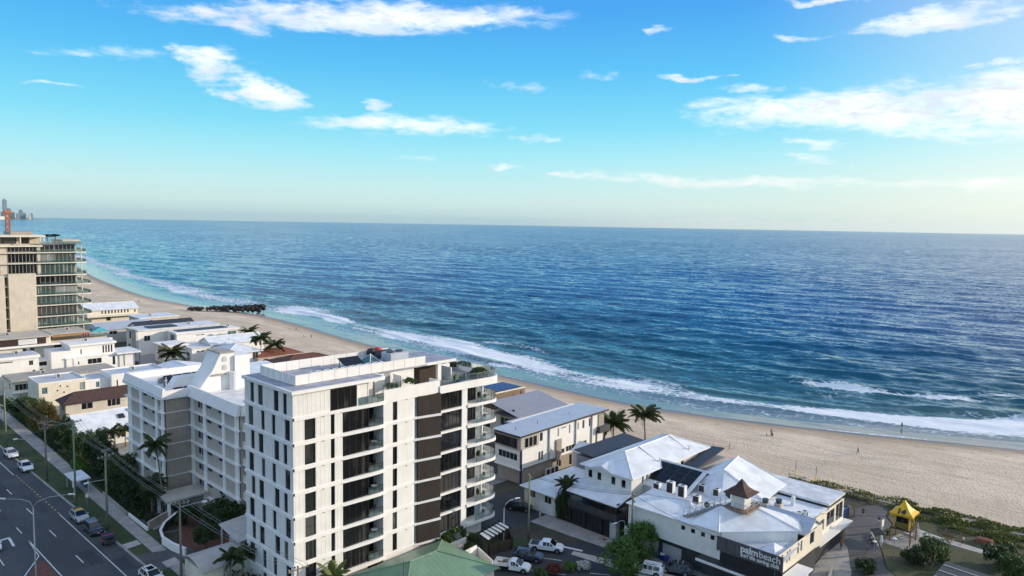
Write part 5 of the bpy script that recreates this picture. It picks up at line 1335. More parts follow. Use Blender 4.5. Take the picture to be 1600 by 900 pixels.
# white house with the black verandah and long white roof
h = house('long white roofed house with a black two storey verandah facing the street', (106, 70, 0), 'beach_house')
vol(h, 96, 120, 65.0, 74.6, 0, 9.3, 'board_white', [('W', 1.15, 2.05, 7.2, 8.6), ('W', 3.2, 4.1, 7.2, 8.6), ('W', 6.1, 7.0, 7.2, 8.6), ('W', 8.0, 8.9, 7.2, 8.6)]+rowwin('S', 3, 8.6, 5, .55, 7.6, 8.9)+[('S', 15.2, 16.2, 7.4, 8.6), ('S', 21.2, 23.2, 7.2, 9.2, 2)], sub=True)
hip(h, 96, 120, 65.0, 74.6, 9.35, 2.2, .6, 'roof_white_x', 'roof_white_y')
hx = MB().extr([(95.2,68.2,9.32),(95.2,73.0,9.32),(95.2,70.6,10.15)], (3.2,0,0.55)); hx.build('gablet', ['roof_white_y'], h)
for x in (104.8, 114.6):                                          # raised cover strips down the slope
    MB().slab([(x,65.0,9.62),(x+.7,65.0,9.62),(x+.7,69.8,11.72),(x,69.8,11.72)], .1).build('roof_flashing', ['white_metal'], h)
    MB().cyl(x+.35, 65.6, 9.7, 10.5, .16, 8).build('roof_vent', ['white_metal'], h)
MB().slab([(91.6,64.6,5.75),(91.6,75.0,5.75),(96,75.0,6.75),(96,64.6,6.75)][::-1], .16).build('verandah_roof', ['roof_white_y'], h)
MB().box(91.7, 92.0, 64.8, 74.9, 5.3, 5.72).box(92, 96, 64.7, 65.0, 5.2, 6.0).build('fascia', ['charcoal'], h)
MB().box(91.8, 96, 64.8, 74.8, 2.9, 3.2).build('verandah_deck', ['charcoal'], h)
MB().box(91.8, 91.95, 64.8, 74.8, 3.2, 4.3).box(91.95, 96, 64.8, 64.95, 3.2, 4.3).build('verandah_wall', ['grey_dark'], h)
for y in (64.9, 68.2, 71.5, 74.6): MB().box(91.85, 92.1, y, y+.22, 4.3, 5.4).build('verandah_post', ['charcoal'], h)
for y in (68.0, 71.4, 74.5): MB().box(92.2, 92.6, y, y+.4, 0, 2.9).build('ground_post', ['charcoal'], h)
b = MB()
for i in range(30): b.box(92.7, 92.76, 67.0+i*.25, 67.06+i*.25, 0, 2.6)
b.build('garage_grille', ['steel_dark'], h, kind='stuff')
MB().box(92.3, 93.4, 65.2, 66.4, 0, 2.9).build('entry_wall', ['grey_light'], h); MB().box(93.4, 96, 65.1, 74.5, 0, 2.9).build('garage_shade_block', ['charcoal'], h)  # solid charcoal block: the open garage's shade is put into its colour
MB().box(93.2, 94.4, 66.2, 68.2, 3.2, 3.95).build('outdoor_bench', ['timber'], h)
o = roof_ac(112.6, 64.55, 5.2, (1.0, .5, 1.5), 0, 'white air conditioner fixed high on the long white roofed house', None)

# ------------------------------------------------------------------ surf club
c = thing('beach_club', 'large white surf club with hipped metal roofs and a dark lettered screen', 'club building', (104, 50, 0))
def cbox(nm, m_, *a): b = MB(); b.box(*a); return b.build(nm, [m_], c)
FWc = F(91.0, 0, (0,1), (-1,0))
hw = [(47.4,48.05,6.1,6.75),(48.9,49.55,6.1,6.75),(50.5,51.15,6.1,6.75),(52.1,52.75,6.1,6.75)]
w = MB(); FWc.wall(w, 46.5, 62.3, 3.6, 7.35, hw, .15); w.box(91.0, 91.3, 62.0, 62.3, 3.6, 7.35).box(91.3,105,61.9,62.2,0,7.2); w.build('wall', ['board_white'], c)
for q in hw: FWc.window(c, *q, depth=.12, fm='grey_dark', gm='glass_dark')
cbox('ground_wall', 'grey_dark', 92.2, 105, 38.6, 61.9, 0, 3.6)
for y0 in (53.2, 57.2): b = cbox('roller_door', 'grey_light', 92.1, 92.19, y0, y0+3.2, 0, 2.5)
cbox('upper_mass', 'white_paint', 91.3, 105, 47.5, 61.9, 3.6, 7.0)
b = MB().box(89.2, 91.2, 36.2, 49.2, 3.35, 3.6); b.build('awning', ['charcoal'], c)
b = MB().box(89.05, 89.2, 36.2, 49.2, 3.3, 3.62).box(89.2, 96, 36.05, 36.2, 3.3, 3.62); b.build('awning_edge', ['white_metal'], c)
b = MB().box(89.2, 98, 36.2, 38.4, 3.4, 3.58); b.build('awning', ['white_metal'], c)
MB().slab([(90.8,50.6,7.4),(96.6,51.8,8.0),(97.2,61.9,8.0),(90.8,62.4,7.4)], .15).build('roof', ['roof_white_x'], c)
MB().slab([(96.6,51.0,7.55),(104.6,51.0,7.55),(104.6,62.2,7.55),(97.2,62.2,7.55)], .2).build('plant_deck', ['roof_flat_white'], c)
cbox('rear_fence', 'timber', 91.6, 97.4, 62.6, 62.8, 4.4, 7.0)
# seaward roofs
wr = MB().slab([(99.4,57.0,7.5),(106.0,57.0,9.9),(106.0,66.2,9.9),(99.4,66.2,7.5)], .15)
MB().slab([(106.0,57.0,9.9),(110.5,57.0,7.8),(110.5,66.2,7.8),(106.0,66.2,9.9)], .15).build('roof', ['roof_white_y'], c)
wro = wr.build('roof', ['roof_white_y'], c)
MB().tube([(106,56.9,9.95),(106,66.3,9.95)], .14, 5).build('ridge_cap', ['white_metal'], wro)
for i in range(4):
    for j in range(4):
        x0, x1 = 100.9+j*1.2, 102.02+j*1.2; zz = lambda x: 7.5+(x-99.4)*2.4/6.6+.14
        y0 = 57.7+i*2.0
        MB().slab([(x0,y0,zz(x0)),(x1,y0,zz(x1)),(x1,y0+1.9,zz(x1)),(x0,y0+1.9,zz(x0))], .07).build('solar_panel', ['solar'], c)
cbox('wall', 'white_paint', 99.8, 110.2, 57.2, 66.0, 0, 7.5); cbox('wall', 'white_paint', 107.0, 117.6, 48.6, 60.0, 0, 7.4)
E_ = [(107.2,47.6,7.4),(117.6,48.6,7.4),(117.6,62.0,7.2),(103.6,60.6,7.3),(101.6,52.0,7.4)]; ra, rb = (107.0,54.6,10.7),(115.6,56.4,10.7)
MB().slab([E_[0],E_[1],rb,ra], .15).build('roof', ['roof_white_x'], c); MB().slab([E_[1],E_[2],rb], .15).build('roof', ['roof_white_y'], c)
MB().slab([E_[2],E_[3],ra,rb], .15).build('roof', ['roof_white_x'], c); MB().slab([E_[3],E_[4],ra], .15).build('roof', ['roof_white_y'], c); MB().slab([E_[4],E_[0],ra], .15).build('roof', ['roof_white_y'], c)
MB().tube([E_[0], ra, rb, E_[1]], .13, 5).build('ridge_cap', ['white_metal'], c)
MB().slab([(108,61.2,8.3),(121.4,62.0,9.6),(121.4,64.6,9.4),(108,64.2,8.1)], .2).build('dark_roof', ['roof_charcoal'], c); cbox('wall', 'grey_mid', 110.6, 121, 61.6, 64.2, 0, 8.0)
# long low wing by the beach
cbox('wall', 'cream', 105.4, 120.4, 40.4, 48.0, 0, 6.3)
MB().slab([(114.0,40.2,7.2),(120.8,40.2,7.3),(120.8,53.4,7.3),(114.0,53.4,7.2)], .35).build('roof', ['roof_flat_white'], c)
MB().box(114.4, 120.4, 40.6, 53, 6.2, 6.9).build('clerestory', ['grey_dark'], c)
MB().slab([(107.4,40.2,6.9),(114.0,40.2,6.5),(114.0,48.4,6.5),(107.4,48.4,6.9)], .15).build('roof', ['roof_white_y'], c)
gable(c, 101.8, 107.2, 38.9, 45.6, 6.4, 1.4, 'y', .3, 'roof_blue_grey')
FSc = F(0, 38.6, (1,0), (0,-1)); sw = [(101.6,102.5,4.6,6.4),(103.8,105.0,4.6,6.6)]
hs_ = [(92.2,92.7,4.6,6.3),(93.0,93.5,4.6,6.3),(94.6,95.1,4.6,6.3),(95.4,95.9,4.6,6.3),(98.2,98.8,4.7,6.3),(99.3,99.9,4.7,6.3),(102.6,104.2,4.6,6.4)]
w = MB(); FSc.wall(w, 91.0, 107.2, 3.5, 6.6, hs_, .15); w.build('wall', ['cream'], c)
for q in hs_: FSc.window(c, *q, depth=.12, fm='white_metal', gm='glass_dark')
FSd = F(0, 40.2, (1,0), (0,-1)); hs_ = [(108.0,109.4,4.4,5.9),(110.6,112.2,3.6,5.4),(113.2,116.4,3.6,6.0),(117.0,120.0,3.4,6.2)]
w = MB(); FSd.wall(w, 107.2, 120.4, 3.0, 6.5, hs_, .15); w.build('wall', ['cream'], c)
for q in hs_: FSd.window(c, *q, depth=.12, fm='white_metal', gm='glass_dark', nv=2)
b = MB().box(107.2, 120.8, 38.8, 40.2, 2.75, 3.0); b.build('awning', ['white_metal'], c); cbox('ground_wall', 'charcoal', 105, 120, 39.6, 40.3, 0, 2.8)
# chamfered corner roof and the terrace behind the lettered screen
P1,P2,P3,P4 = (91.0,51.4,7.45),(91.2,46.9,7.45),(100.0,38.9,7.45),(104.4,41.2,7.45); T1,T2 = (96.0,49.4,9.1),(100.0,46.2,9.1); P5 = (104.4,50.6,7.6); P0 = (96.6,52.4,7.9)
for pts_ in ([P0,P1,T1],[P1,P2,T1],[P2,P3,T2,T1],[P3,P4,T2],[P4,P5,T2],[P5,P0,T1,T2]): MB().slab(pts_, .14).build('roof', ['roof_white_x'], c)
MB().tube([P2,T1], .11, 5).tube([T2,P3], .11, 5).tube([P1,P2,P3,P4], .09, 5).build('ridge_cap', ['white_metal'], c)
MB().extr([(91.5,46.6,5.9),(99.6,39.2,5.9),(104.0,41.4,5.9),(104,47.4,5.9),(92,47.4,5.9)], (0,0,1.45)).build('wall', ['white_paint'], c)
MB().slab([(91.1,37.9,5.85),(99.4,38.6,6.0),(99.7,39.1,6.05),(91.4,46.7,6.05)], .2).build('terrace_roof', ['roof_blue_grey'], c)
pyr = MB(); q = [(93.2,39.6,5.95),(96.2,39.2,5.95),(96.4,41.4,5.95),(93.4,41.8,5.95)]; ap = (94.8,40.5,6.9)
for i in range(4): pyr.tri(q[i], q[(i+1)%4], ap)
pyr.build('roof_lantern', ['roof_white_x'], c)
cbox('terrace_wall', 'charcoal', 91.1, 91.3, 37.6, 46.5, 3.6, 5.4)
scr = cbox('sign_screen', 'screen_mesh', 90.45, 90.55, 37.3, 46.7, 5.2, 7.25)
mb_ = MB()
for i in range(8): mb_.box(90.38, 90.45, 37.3+i*1.33, 37.4+i*1.33, 5.15, 7.3)
mb_.box(90.39, 90.45, 37.3, 46.7, 5.55, 5.62).box(90.39, 90.45, 37.3, 46.7, 6.85, 6.92); mb_.build('screen_frame', ['steel_dark'], scr)
def lettering(txt, y, z, size, parent, ext=0.02, off=0.0, rot=(R(90), 0, R(-90)), x=90.34, mt='white_slab', name='lettering', sx=1.0):
    cu = bpy.data.curves.new(name, 'FONT'); cu.body = txt; cu.size = size; cu.extrude = ext; cu.offset = off; cu.space_character = 0.98
    tmp = bpy.data.objects.new('tmp', cu); COL.objects.link(tmp); bpy.context.view_layer.update()
    me = bpy.data.meshes.new_from_object(tmp.evaluated_get(bpy.context.evaluated_depsgraph_get())); bpy.data.objects.remove(tmp)
    me.name = name; me.materials.clear(); me.materials.append(MATS[mt])
    p0 = parent.location+ (parent.parent.location if parent.parent else Vector((0,0,0))); 
    o_ = bpy.data.objects.new(name, me); COL.objects.link(o_); o_.parent = parent
    o_.location = Vector((x, y, z))-OFF[parent.name]; o_.rotation_euler = rot; o_.scale = (sx, 1, 1)
    OFF[o_.name] = OFF[parent.name]; return o_
def fitted(txt, y, z, size, width, off):
    a_ = lettering(txt, y, z, size, scr, .03, off); a_.scale[0] = width/max(v.co.x for v in a_.data.vertices); return a_
fitted('palm', 43.2, 6.22, 1.3, 2.5, .03); fitted('beach', 40.6, 6.22, 1.3, 2.95, .0); fitted('surf life saving club', 43.15, 5.55, .78, 5.4, .012)
# lookout hut with its stair
hd = cbox('lookout_deck', 'timber', 96.4, 100.8, 45.3, 49.2, 8.95, 9.1)
hb = cbox('lookout_hut', 'board_white', 97.35, 99.45, 46.25, 48.35, 9.1, 11.25)
r = MB(); cx_, cy_ = 98.4, 47.3
rings = [(1.95, 11.3), (1.30, 11.62), (.75, 12.1), (.36, 12.8), (.05, 13.25)]
for (a, z0), (b_, z1) in zip(rings, rings[1:]):
    for i in range(4):
        s0 = [(-1,-1),(1,-1),(1,1),(-1,1)]; p, q = s0[i], s0[(i+1)%4]
        r.quad((cx_+p[0]*a,cy_+p[1]*a,z0),(cx_+q[0]*a,cy_+q[1]*a,z0),(cx_+q[0]*b_,cy_+q[1]*b_,z1),(cx_+p[0]*b_,cy_+p[1]*b_,z1))
r.box(cx_-1.9,cx_+1.9,cy_-1.9,cy_+1.9,11.2,11.3); r.build('hut_roof', ['tile_brown'], hb)
r = MB()
for x, y in ((96.5,45.4),(98.6,45.4),(100.7,45.4),(100.7,47.2),(100.7,49.1),(96.5,47.3)): r.box(x-.04,x+.04,y-.04,y+.04,9.1,10.1)
r.box(96.45,100.75,45.36,45.42,10.04,10.1).box(100.68,100.74,45.4,49.1,10.04,10.1).box(96.45,100.75,45.36,45.42,9.55,9.6).box(100.68,100.74,45.4,49.1,9.55,9.6).box(96.46,96.52,45.4,47.3,10.04,10.1)
r.build('deck_railing', ['steel'], hd)
st = MB().slab([(92.2,52.3,7.6),(92.2,53.2,7.6),(97.2,49.9,9.05),(97.0,49.1,9.05)], .25); sto = st.build('stair', ['concrete'], c)
s_ = MB()
for i in range(11):
    t0 = i/11; x, y, z = 92.3+4.8*t0, 52.75-3.3*t0, 7.65+1.42*t0; s_.box(x-.2, x+.2, y-.45, y+.45, z, z+.13)
s_.build('stair_tread', ['grey_mid'], sto, kind='stuff')
for dy, dx_ in ((-.5, -.15), (.5, .15)):
    r = MB()
    for i in range(7): t0 = i/6; x, y, z = 92.2+4.9*t0+dx_, 52.75-3.3*t0+dy, 7.6+1.45*t0; r.box(x-.03,x+.03,y-.03,y+.03,z,z+1.05)
    r.tube([(92.2+dx_,52.75+dy,8.65),(97.1+dx_,49.45+dy,10.1)], .035, 4).tube([(92.2+dx_,52.75+dy,8.2),(97.1+dx_,49.45+dy,9.65)], .025, 4); r.build('stair_railing', ['steel'], sto)
# duct on the roof
MB().tube([(97.4,62.0,7.95),(96.6,54.6,8.0),(95.2,53.4,7.9)], .28, 8).build('duct', ['white_metal'], c)
gr = 'air conditioners on the club roof'
for i, (x, y, sz, lab) in enumerate([(99.0,62.0,(1.1,.8,1.0),'low white air conditioner at the far end of the club roof row'), (98.8,59.4,(1.2,.8,2.0),'tall white air conditioner left of its tall twin on the club roof'),
        (98.6,57.2,(1.2,.8,2.0),'tall white air conditioner right of its tall twin on the club roof'), (98.6,54.6,(1.1,.8,1.1),'low white air conditioner beside the tall pair on the club roof'),
        (103.2,56.2,(1.1,.9,1.2),'squat air conditioner behind the solar roof of the club'), (103.0,53.6,(1.0,.8,1.3),'grey air conditioner between solar roof and lookout hut'), (103.6,51.8,(1.0,.8,1.3),'grey air conditioner closest to the brown roofed lookout hut')]):
    roof_ac(x, y, 7.58, sz, R(-90), lab, gr)
for (x, y, z, lab) in ((105.2,46.6,7.3,'grey cowled kitchen vent on the club roof'), (107.3,45.4,7.0,'white boxy vent beside the blue grey gable')):
    o = thing('roof_vent', lab, 'roof vent', (x, y, z)); MB().box(x-.5,x+.5,y-.5,y+.5,z-.4,z+.7).build('box', ['concrete_pale'], o); MB().cyl(x, y, z+.7, z+1.3, .4, 10, r2=.5).build('cowl', ['grey_dark'], o)
o = thing('roof_vent', 'tall rounded white vent on the low beach wing', 'roof vent', (110.5,44.5,6.7)); MB().tube([(110.5,44.5,6.6),(110.5,44.5,8.0),(110.5,44.5,8.3)], [.32,.34,.1], 10).build('stack', ['white_metal'], o)
for i, (x, y) in enumerate(((104.9,41.2),(105.9,40.8))): roof_ac(x, y, 7.2, (.9,.7,1.0), .2, ['white air conditioner on the blue grey gable, nearer the lookout', 'white air conditioner on the blue grey gable, nearer the lane'][i], gr)
o = thing('satellite_dish', 'small dark dish lying on the white club roof beside the stair', 'satellite dish', (96.6,52.0,8.3)); MB().tube([(96.6,52.0,8.0),(96.6,51.9,8.5)], .05, 5).build('arm', ['steel'], o); MB().tube([(96.6,51.8,8.5),(96.4,51.6,8.65)], [.45,.35], 12).build('dish', ['charcoal'], o)

# green roofed house in the foreground
h = house('house with green metal hip roof at the foot of the white tower', (60, 73, 0))
vol(h, 52.4, 68.2, 68.4, 79.6, 0, 2.5, 'cream', rowwin('S', 2, 13, 4, 1.4, .8, 2.1)); hip(h, 52.4, 68.2, 68.4, 79.6, 2.55, 2.3, .5, 'roof_green', 'roof_green_y', fascia='roof_green')
o = thing('tv_antenna', 'tv antenna with small dark dish on the green roof', 'antenna', (64.0,71.6,4.6)); MB().tube([(64,71.6,4.4),(64,71.6,7.6)], .04, 5).build('mast', ['steel'], o); MB().tube([(64,71.5,7.3),(63.9,71.2,7.45)], [.55,.4], 12).build('dish', ['charcoal'], o)
b = MB().box(63.2,64.8,71.58,71.62,6.6,6.64)
for i in range(5): b.box(63.25+i*.37,63.28+i*.37,71.3,71.9,6.6,6.63)
b.build('elements', ['steel'], o)
o = thing('vent_pipe', 'thin vent pipe standing on the dark side of the green roof', 'pipe', (55.6,72.4,4.6)); MB().tube([(55.6,72.4,4.4),(55.6,72.4,6.3)], .05, 6).build('pipe', ['steel_dark'], o)
def wall_thing(label, pts, hgt, th=.2, m='white_paint', name='garden_wall', z0=0, cap=None, cat='wall'):
    o = thing(name, label, cat, (pts[0][0], pts[0][1], z0))
    for (x0,y0),(x1,y1) in zip(pts, pts[1:]):
        n = Vector((-(y1-y0), x1-x0, 0)).normalized()*th/2
        MB().prism([(x0-n.x,y0-n.y),(x1-n.x,y1-n.y),(x1+n.x,y1+n.y),(x0+n.x,y0+n.y)], z0, z0+hgt).build('wall_panel', [m], o)
        if cap: MB().prism([(x0-n.x*1.3,y0-n.y*1.3),(x1-n.x*1.3,y1-n.y*1.3),(x1+n.x*1.3,y1+n.y*1.3),(x0+n.x*1.3,y0+n.y*1.3)], z0+hgt, z0+hgt+.1).build('coping', [cap], o)
    return o
wall_thing('white rendered garden wall between green roof and car park', [(66.2,75.0),(71.6,75.6)], 2.3)
wall_thing('white rendered wall running down beside the tray ute', [(71.9,75.6),(70.4,70.9)], 1.9)
wall_thing('white rendered planter wall behind the tall shrubs', [(68.4,79.6),(73.4,79.9)], 1.6)
o = thing('pergola', 'white slatted pergola with black beams at the tower corner', 'pergola', (76, 76, 0))
for i in range(6): MB().slab([(73.6+i*.92,75.2+.15*i,2.72),(74.4+i*.92,75.3+.15*i,2.72),(74.9+i*.92,77.6+.15*i,2.72),(74.1+i*.92,77.5+.15*i,2.72)], .12).build('roof_slat', ['white_metal'], o)
for i in range(6): MB().slab([(74.42+i*.92,74.9+.15*i,2.85),(74.56+i*.92,74.9+.15*i,2.85),(75.0+i*.92,78.2+.15*i,2.85),(74.9+i*.92,78.2+.15*i,2.85)], .28).build('beam', ['black_metal'], o)
for x, y in ((73.8,75.2),(78.6,76.0),(74.3,77.4),(79.1,78.2)): MB().box(x-.06,x+.06,y-.06,y+.06,0,2.6).build('post', ['black_metal'], o)
def fence(label, pts, hgt, m='timber_dark', step=.14, group=None):
    o = thing('timber_fence', label, 'fence', (pts[0][0], pts[0][1], 0), 0, group)
    bb = MB()
    for (x0,y0),(x1,y1) in zip(pts, pts[1:]):
        L = math.hypot(x1-x0,y1-y0); n = int(L/step)
        for i in range(n): t0 = i/n; x, y = x0+(x1-x0)*t0, y0+(y1-y0)*t0; bb.box(x-.05,x+.05,y-.02,y+.02,0,hgt)
        pp = MB(); k = max(2, int(L/2.2)+1)
        for i in range(k): t0 = i/(k-1); x, y = x0+(x1-x0)*t0, y0+(y1-y0)*t0; MB().box(x-.06,x+.06,y-.06,y+.06,0,hgt+.08).build('post', [m], o)
    bb.build('palings', [m], o, kind='stuff'); return o
fence('dark timber paling fence around the white pergola', [(73.2,75.4),(77.9,74.3),(80.4,77.6),(78.4,79.4)], 1.8)
# garages and ramps by the highway
h = house('cream garage with a curved white roof beside the driveway', (41, 97, 0), 'garage', 'garage')
vol(h, 38.9, 46.5, 94.4, 100.6, 0, 2.6, 'cream', [])
r = MB(); n = 8
pts = [(94.1+6.8*i/n, 2.6+1.05*math.sin(math.pi*i/n)) for i in range(n+1)]
for i in range(n): (y0,z0),(y1,z1) = pts[i], pts[i+1]; r.slab([(38.5,y0,z0+.1),(46.9,y0,z0+.1),(46.9,y1,z1+.1),(38.5,y1,z1+.1)], .1)
r.build('vaulted_roof', ['concrete_pale'], h)
g = MB().extr([(38.88,y,z) for y,z in pts], (.1,0,0)); g.build('gable_infill', ['grey_mid'], h)
h = house('cream carport with pale stretched canopy roof under the white tower', (48, 101, 0), 'carport', 'carport')
MB().slab([(44.6,96.4,4.4),(53,96.6,4.5),(53,104.4,4.9),(44.9,103.2,4.9)], .15).build('canopy', ['concrete_pale'], h)
vol(h, 46.4, 52, 97.4, 103, 0, 4.2, 'cream', [('W', 1, 2, 1.8, 3.2)])
for x, y in ((45,96.8),(45.2,102.8)): MB().box(x-.1,x+.1,y-.1,y+.1,0,4.3).build('post', ['grey_light'], h)
o = thing('retaining_wall', 'curved white wall with dark face along the sunken red driveway', 'wall', (41, 113, 0))
arc = [(41.2,106.2),(40.5,109.5),(40.3,112.6),(41.0,115.4),(42.6,118.0),(45.4,120.6),(49.0,122.4),(52.4,123.4)]
for (x0,y0),(x1,y1) in zip(arc, arc[1:]):
    n = Vector((-(y1-y0), x1-x0, 0)).normalized()*.14
    MB().prism([(x0-n.x,y0-n.y),(x1-n.x,y1-n.y),(x1+n.x,y1+n.y),(x0+n.x,y0+n.y)], 0, 1.25).build('wall_panel', ['white_paint' if y0 < 112 else 'grey_dark'], o)
    MB().prism([(x0-n.x*1.4,y0-n.y*1.4),(x1-n.x*1.4,y1-n.y*1.4),(x1+n.x*1.4,y1+n.y*1.4),(x0+n.x*1.4,y0+n.y*1.4)], 1.25, 1.36).build('coping', ['white_slab'], o)
wall_thing('dark block wall with letterbox beside the footpath', [(40.6,119.4),(45.4,122.4)], 1.4, .3, 'taupe', cap='concrete')
wall_thing('low white kerb wall in front of the hedge by the footpath', [(40.4,119.2),(40.3,127.5)], .7, .2, 'white_slab')
wall_thing('long low concrete garden wall along the footpath', [(40.3,128.2),(40.4,141)], .6, .2, 'concrete')
h = house('dark ribbed roof of a low building at the lower right corner', (111, 20, 0), 'shed', 'building')
vol(h, 104.5, 113.5, 12, 23.4, 0, 3.0, 'grey_mid', []); mono(h, 104.5, 113.5, 12, 23.4, 3.1, 3.6, .5, 'roof_charcoal')
for i in range(4): MB().slab([(105.4+i*2.3,11.6,3.16),(105.55+i*2.3,11.6,3.16),(105.55+i*2.3,23.8,3.68),(105.4+i*2.3,23.8,3.68)], .06).build('roof_batten', ['concrete_pale'], h)

# small plant on the flat roofs
for x, y, z, lb in [(50,262,13.76,'the brown banded house'), (66,262,13.9,'the orange timber end of the banded house'), (48.6,244.6,10.54,'the white cubic house'), (67,246.4,12.2,'the white modern house'), (52.6,218.4,7.4,'the house with round holes'), (70.4,216.4,7.4,'the cream block beside the round hole house'), (113.6,284.6,9.2,'the long white two storey house'), (124.4,274.2,8.5,'the house with letter box windows'), (118,338,6.74,'the pale flat roofed house by the groyne'), (52.4,233,6.2,'the cream house with grey flat roof')]:
    roof_ac(x, y, z, (1.1,.8,.9), .3, 'small white unit on the roof of '+lb, 'units on the house roofs')
for x, y, z, lb in [(59,199,7.0,'dark brown tiled roof'), (56,178.6,6.2,'white gable roof with skylights'), (120,257,8.0,'white gabled beach house'), (110,242,7.0,'pyramid verandah roof')]:
    o = thing('tv_antenna', 'thin tv antenna on the '+lb, 'antenna', (x, y, z-.4)); MB().tube([(x,y,z-.6),(x,y,z+2.0)], .035, 5).build('mast', ['steel'], o); b = MB().box(x-.6,x+.6,y-.02,y+.02,z+1.7,z+1.74)
    for i in range(4): b.box(x-.55+i*.36,x-.51+i*.36,y-.35,y+.35,z+1.7,z+1.73)
    b.build('elements', ['steel'], o)

# ------------------------------------------------------------------ vegetation
def leaf_mesh(name, m, n=2200, leaf=.10, clumps=26, seed=0, flat=.75, low=-.6, core=.55):
    """unit crown: many small leaf faces grouped in clumps through an uneven volume"""
    g = np.random.default_rng(seed)
    c = g.normal(size=(clumps, 3)); c /= np.linalg.norm(c, axis=1)[:, None]
    c[:, 2] = np.where(c[:, 2] < low, -c[:, 2]*.6, c[:, 2])
    c *= (g.uniform(core, .92, clumps)*np.where(g.random(clumps) < .2, 1.12, 1))[:, None]
    r = g.uniform(.20, .36, clumps)
    k = g.integers(0, clumps, n)
    d = g.normal(size=(n, 3)); d /= np.linalg.norm(d, axis=1)[:, None]
    p = c[k]+d*(r[k]*g.uniform(.45, 1.05, n)**.5)[:, None]
    p[:, 2] *= flat
    nrm = d+g.normal(size=(n, 3))*.7+np.array([0, 0, .45]); nrm /= np.linalg.norm(nrm, axis=1)[:, None]
    t_ = np.cross(nrm, g.normal(size=(n, 3))); t_ /= np.linalg.norm(t_, axis=1)[:, None]; b_ = np.cross(nrm, t_)
    L = leaf*g.uniform(.6, 1.35, n)[:, None]; Wd = L*.55
    v = np.stack([p-t_*L, p+b_*Wd, p+t_*L, p-b_*Wd], 1).reshape(-1, 3).astype(np.float32)
    me = bpy.data.meshes.new(name)
    me.vertices.add(len(v)); me.vertices.foreach_set('co', v.ravel())
    me.loops.add(n*4); me.loops.foreach_set('vertex_index', np.arange(n*4, dtype=np.int32))
    me.polygons.add(n); me.polygons.foreach_set('loop_start', np.arange(0, n*4, 4, dtype=np.int32)); me.polygons.foreach_set('loop_total', np.full(n, 4, np.int32))
    me.update(calc_edges=True); me.materials.append(MATS[m]); return me
LM = {}
RND = {}
def crown_mesh(m, v):
    if (m, v) not in LM and v == 4: LM[(m, v)] = leaf_mesh('crown', m, 4200, .062, 70, 91, 1.0, -.85, .72)
    if (m, v) not in LM and v == 5: LM[(m, v)] = leaf_mesh('crown', m, 3600, .07, 44, 37+len(LM), .95, -.95, .45)
    if (m, v) not in LM: LM[(m, v)] = leaf_mesh('crown', m, 2600 if v < 3 else 1500, .085 if v < 3 else .12, 26+5*v, 10+v*7+len(LM))
    return LM[(m, v)]
def tree(label, x, y, h, rx, rz, m='leaf_dark', v=0, z=0, name='tree', group=None, trunk=.16, cat='tree'):
    o = thing(name, label, cat, (x, y, z), random.uniform(0, 6.28), group, local=True)
    ch = h-rz*.85
    b = MB().tube([(0,0,-.1),(.05*h*.3,0,ch*.5),(0,.04*h,ch)], [trunk, trunk*.75, trunk*.5], 7)
    for i in range(5):
        a = i*1.256+random.random(); b.tube([(0,.03*h,ch*.7),(rx*.35*math.cos(a), rx*.35*math.sin(a), ch+rz*.1),(rx*.65*math.cos(a), rx*.65*math.sin(a), ch+rz*.35)], [trunk*.5, trunk*.3, trunk*.12], 5)
    b.build('trunk', ['bark'], o)
    c = link('crown', crown_mesh(m, v), o); c.location = (0, 0, ch); c.scale = (rx, rx*random.uniform(.85, 1.1), rz*1.25)
    return o
def shrub(label, x, y, r, h, m='leaf_mid', v=3, z=0, group=None, name='shrub'):
    o = thing(name, label, 'shrub', (x, y, z), random.uniform(0, 6.28), group, local=True)
    b = MB()
    for i in range(3): a = i*2.1; b.tube([(0,0,-.05),(r*.3*math.cos(a), r*.3*math.sin(a), h*.5)], [.05, .02], 5)
    b.build('stem', ['bark'], o)
    c = link('foliage', crown_mesh(m, v), o); c.location = (0, 0, h*.5); c.scale = (r, r*random.uniform(.85, 1.15), h*.72)
    return o
# furniture and pots on the tower balconies
ORD = ['lowest', 'second lowest', 'third lowest', 'middle', 'third highest', 'second highest', 'highest']
tb = outdoor_table(); ch = outdoor_chair()
first = [tb, ch]; used = [False, False]
def place(idx, loc, rot, label, scale=None):
    if not used[idx]:
        used[idx] = True; o = first[idx]; o.location = loc; o.rotation_euler = (0,0,rot); o['label'] = label
    else: o = dup(first[idx], loc, rot, label, scale=scale)
    return o
for k in range(7):
    z = LV[k]+0.2
    place(0, (80.3, 83.3, z), 0, 'round white table on the curved end balcony, %s of its stack' % ORD[k])
    place(1, (79.6, 82.6, z), 2.4, 'small timber chair on the curved end balcony, %s of its stack' % ORD[k])
    if k in (0, 2, 4, 5, 6): place(1, (57.3+.2*(k%2), 82.9, z), 0.5+k, 'small timber chair in the square recessed balcony, %s of its stack' % ORD[k])
    place(1, (81.0, 84.6, z), 4.2, 'timber chair facing the table on the curved balcony, %s of its stack' % ORD[k])
    place(1, (58.5, 83.3, z), 3.6+.3*k, 'timber chair by the back wall of the recessed balcony, %s of its stack' % ORD[k])
    if k in (0, 3, 5, 6): shrub('potted plant on the square recessed balcony, %s of its stack' % ORD[k], 57.6, 83.7, .35, 1.3, 'leaf_dark', z=z, name='potted_plant', group='potted plants on the tower balconies')
    if k in (1, 3, 6): shrub('potted plant against the glass of the curved end balcony, %s of its stack' % ORD[k], 79.0, 83.3, .35, 1.2, 'leaf_mid', z=z, name='potted_plant', group='potted plants on the tower balconies')
    if k in (1, 3, 5): place(0, (58.3, 82.7, z), 0, 'round white table in the square recessed balcony, %s of its stack' % ORD[k])

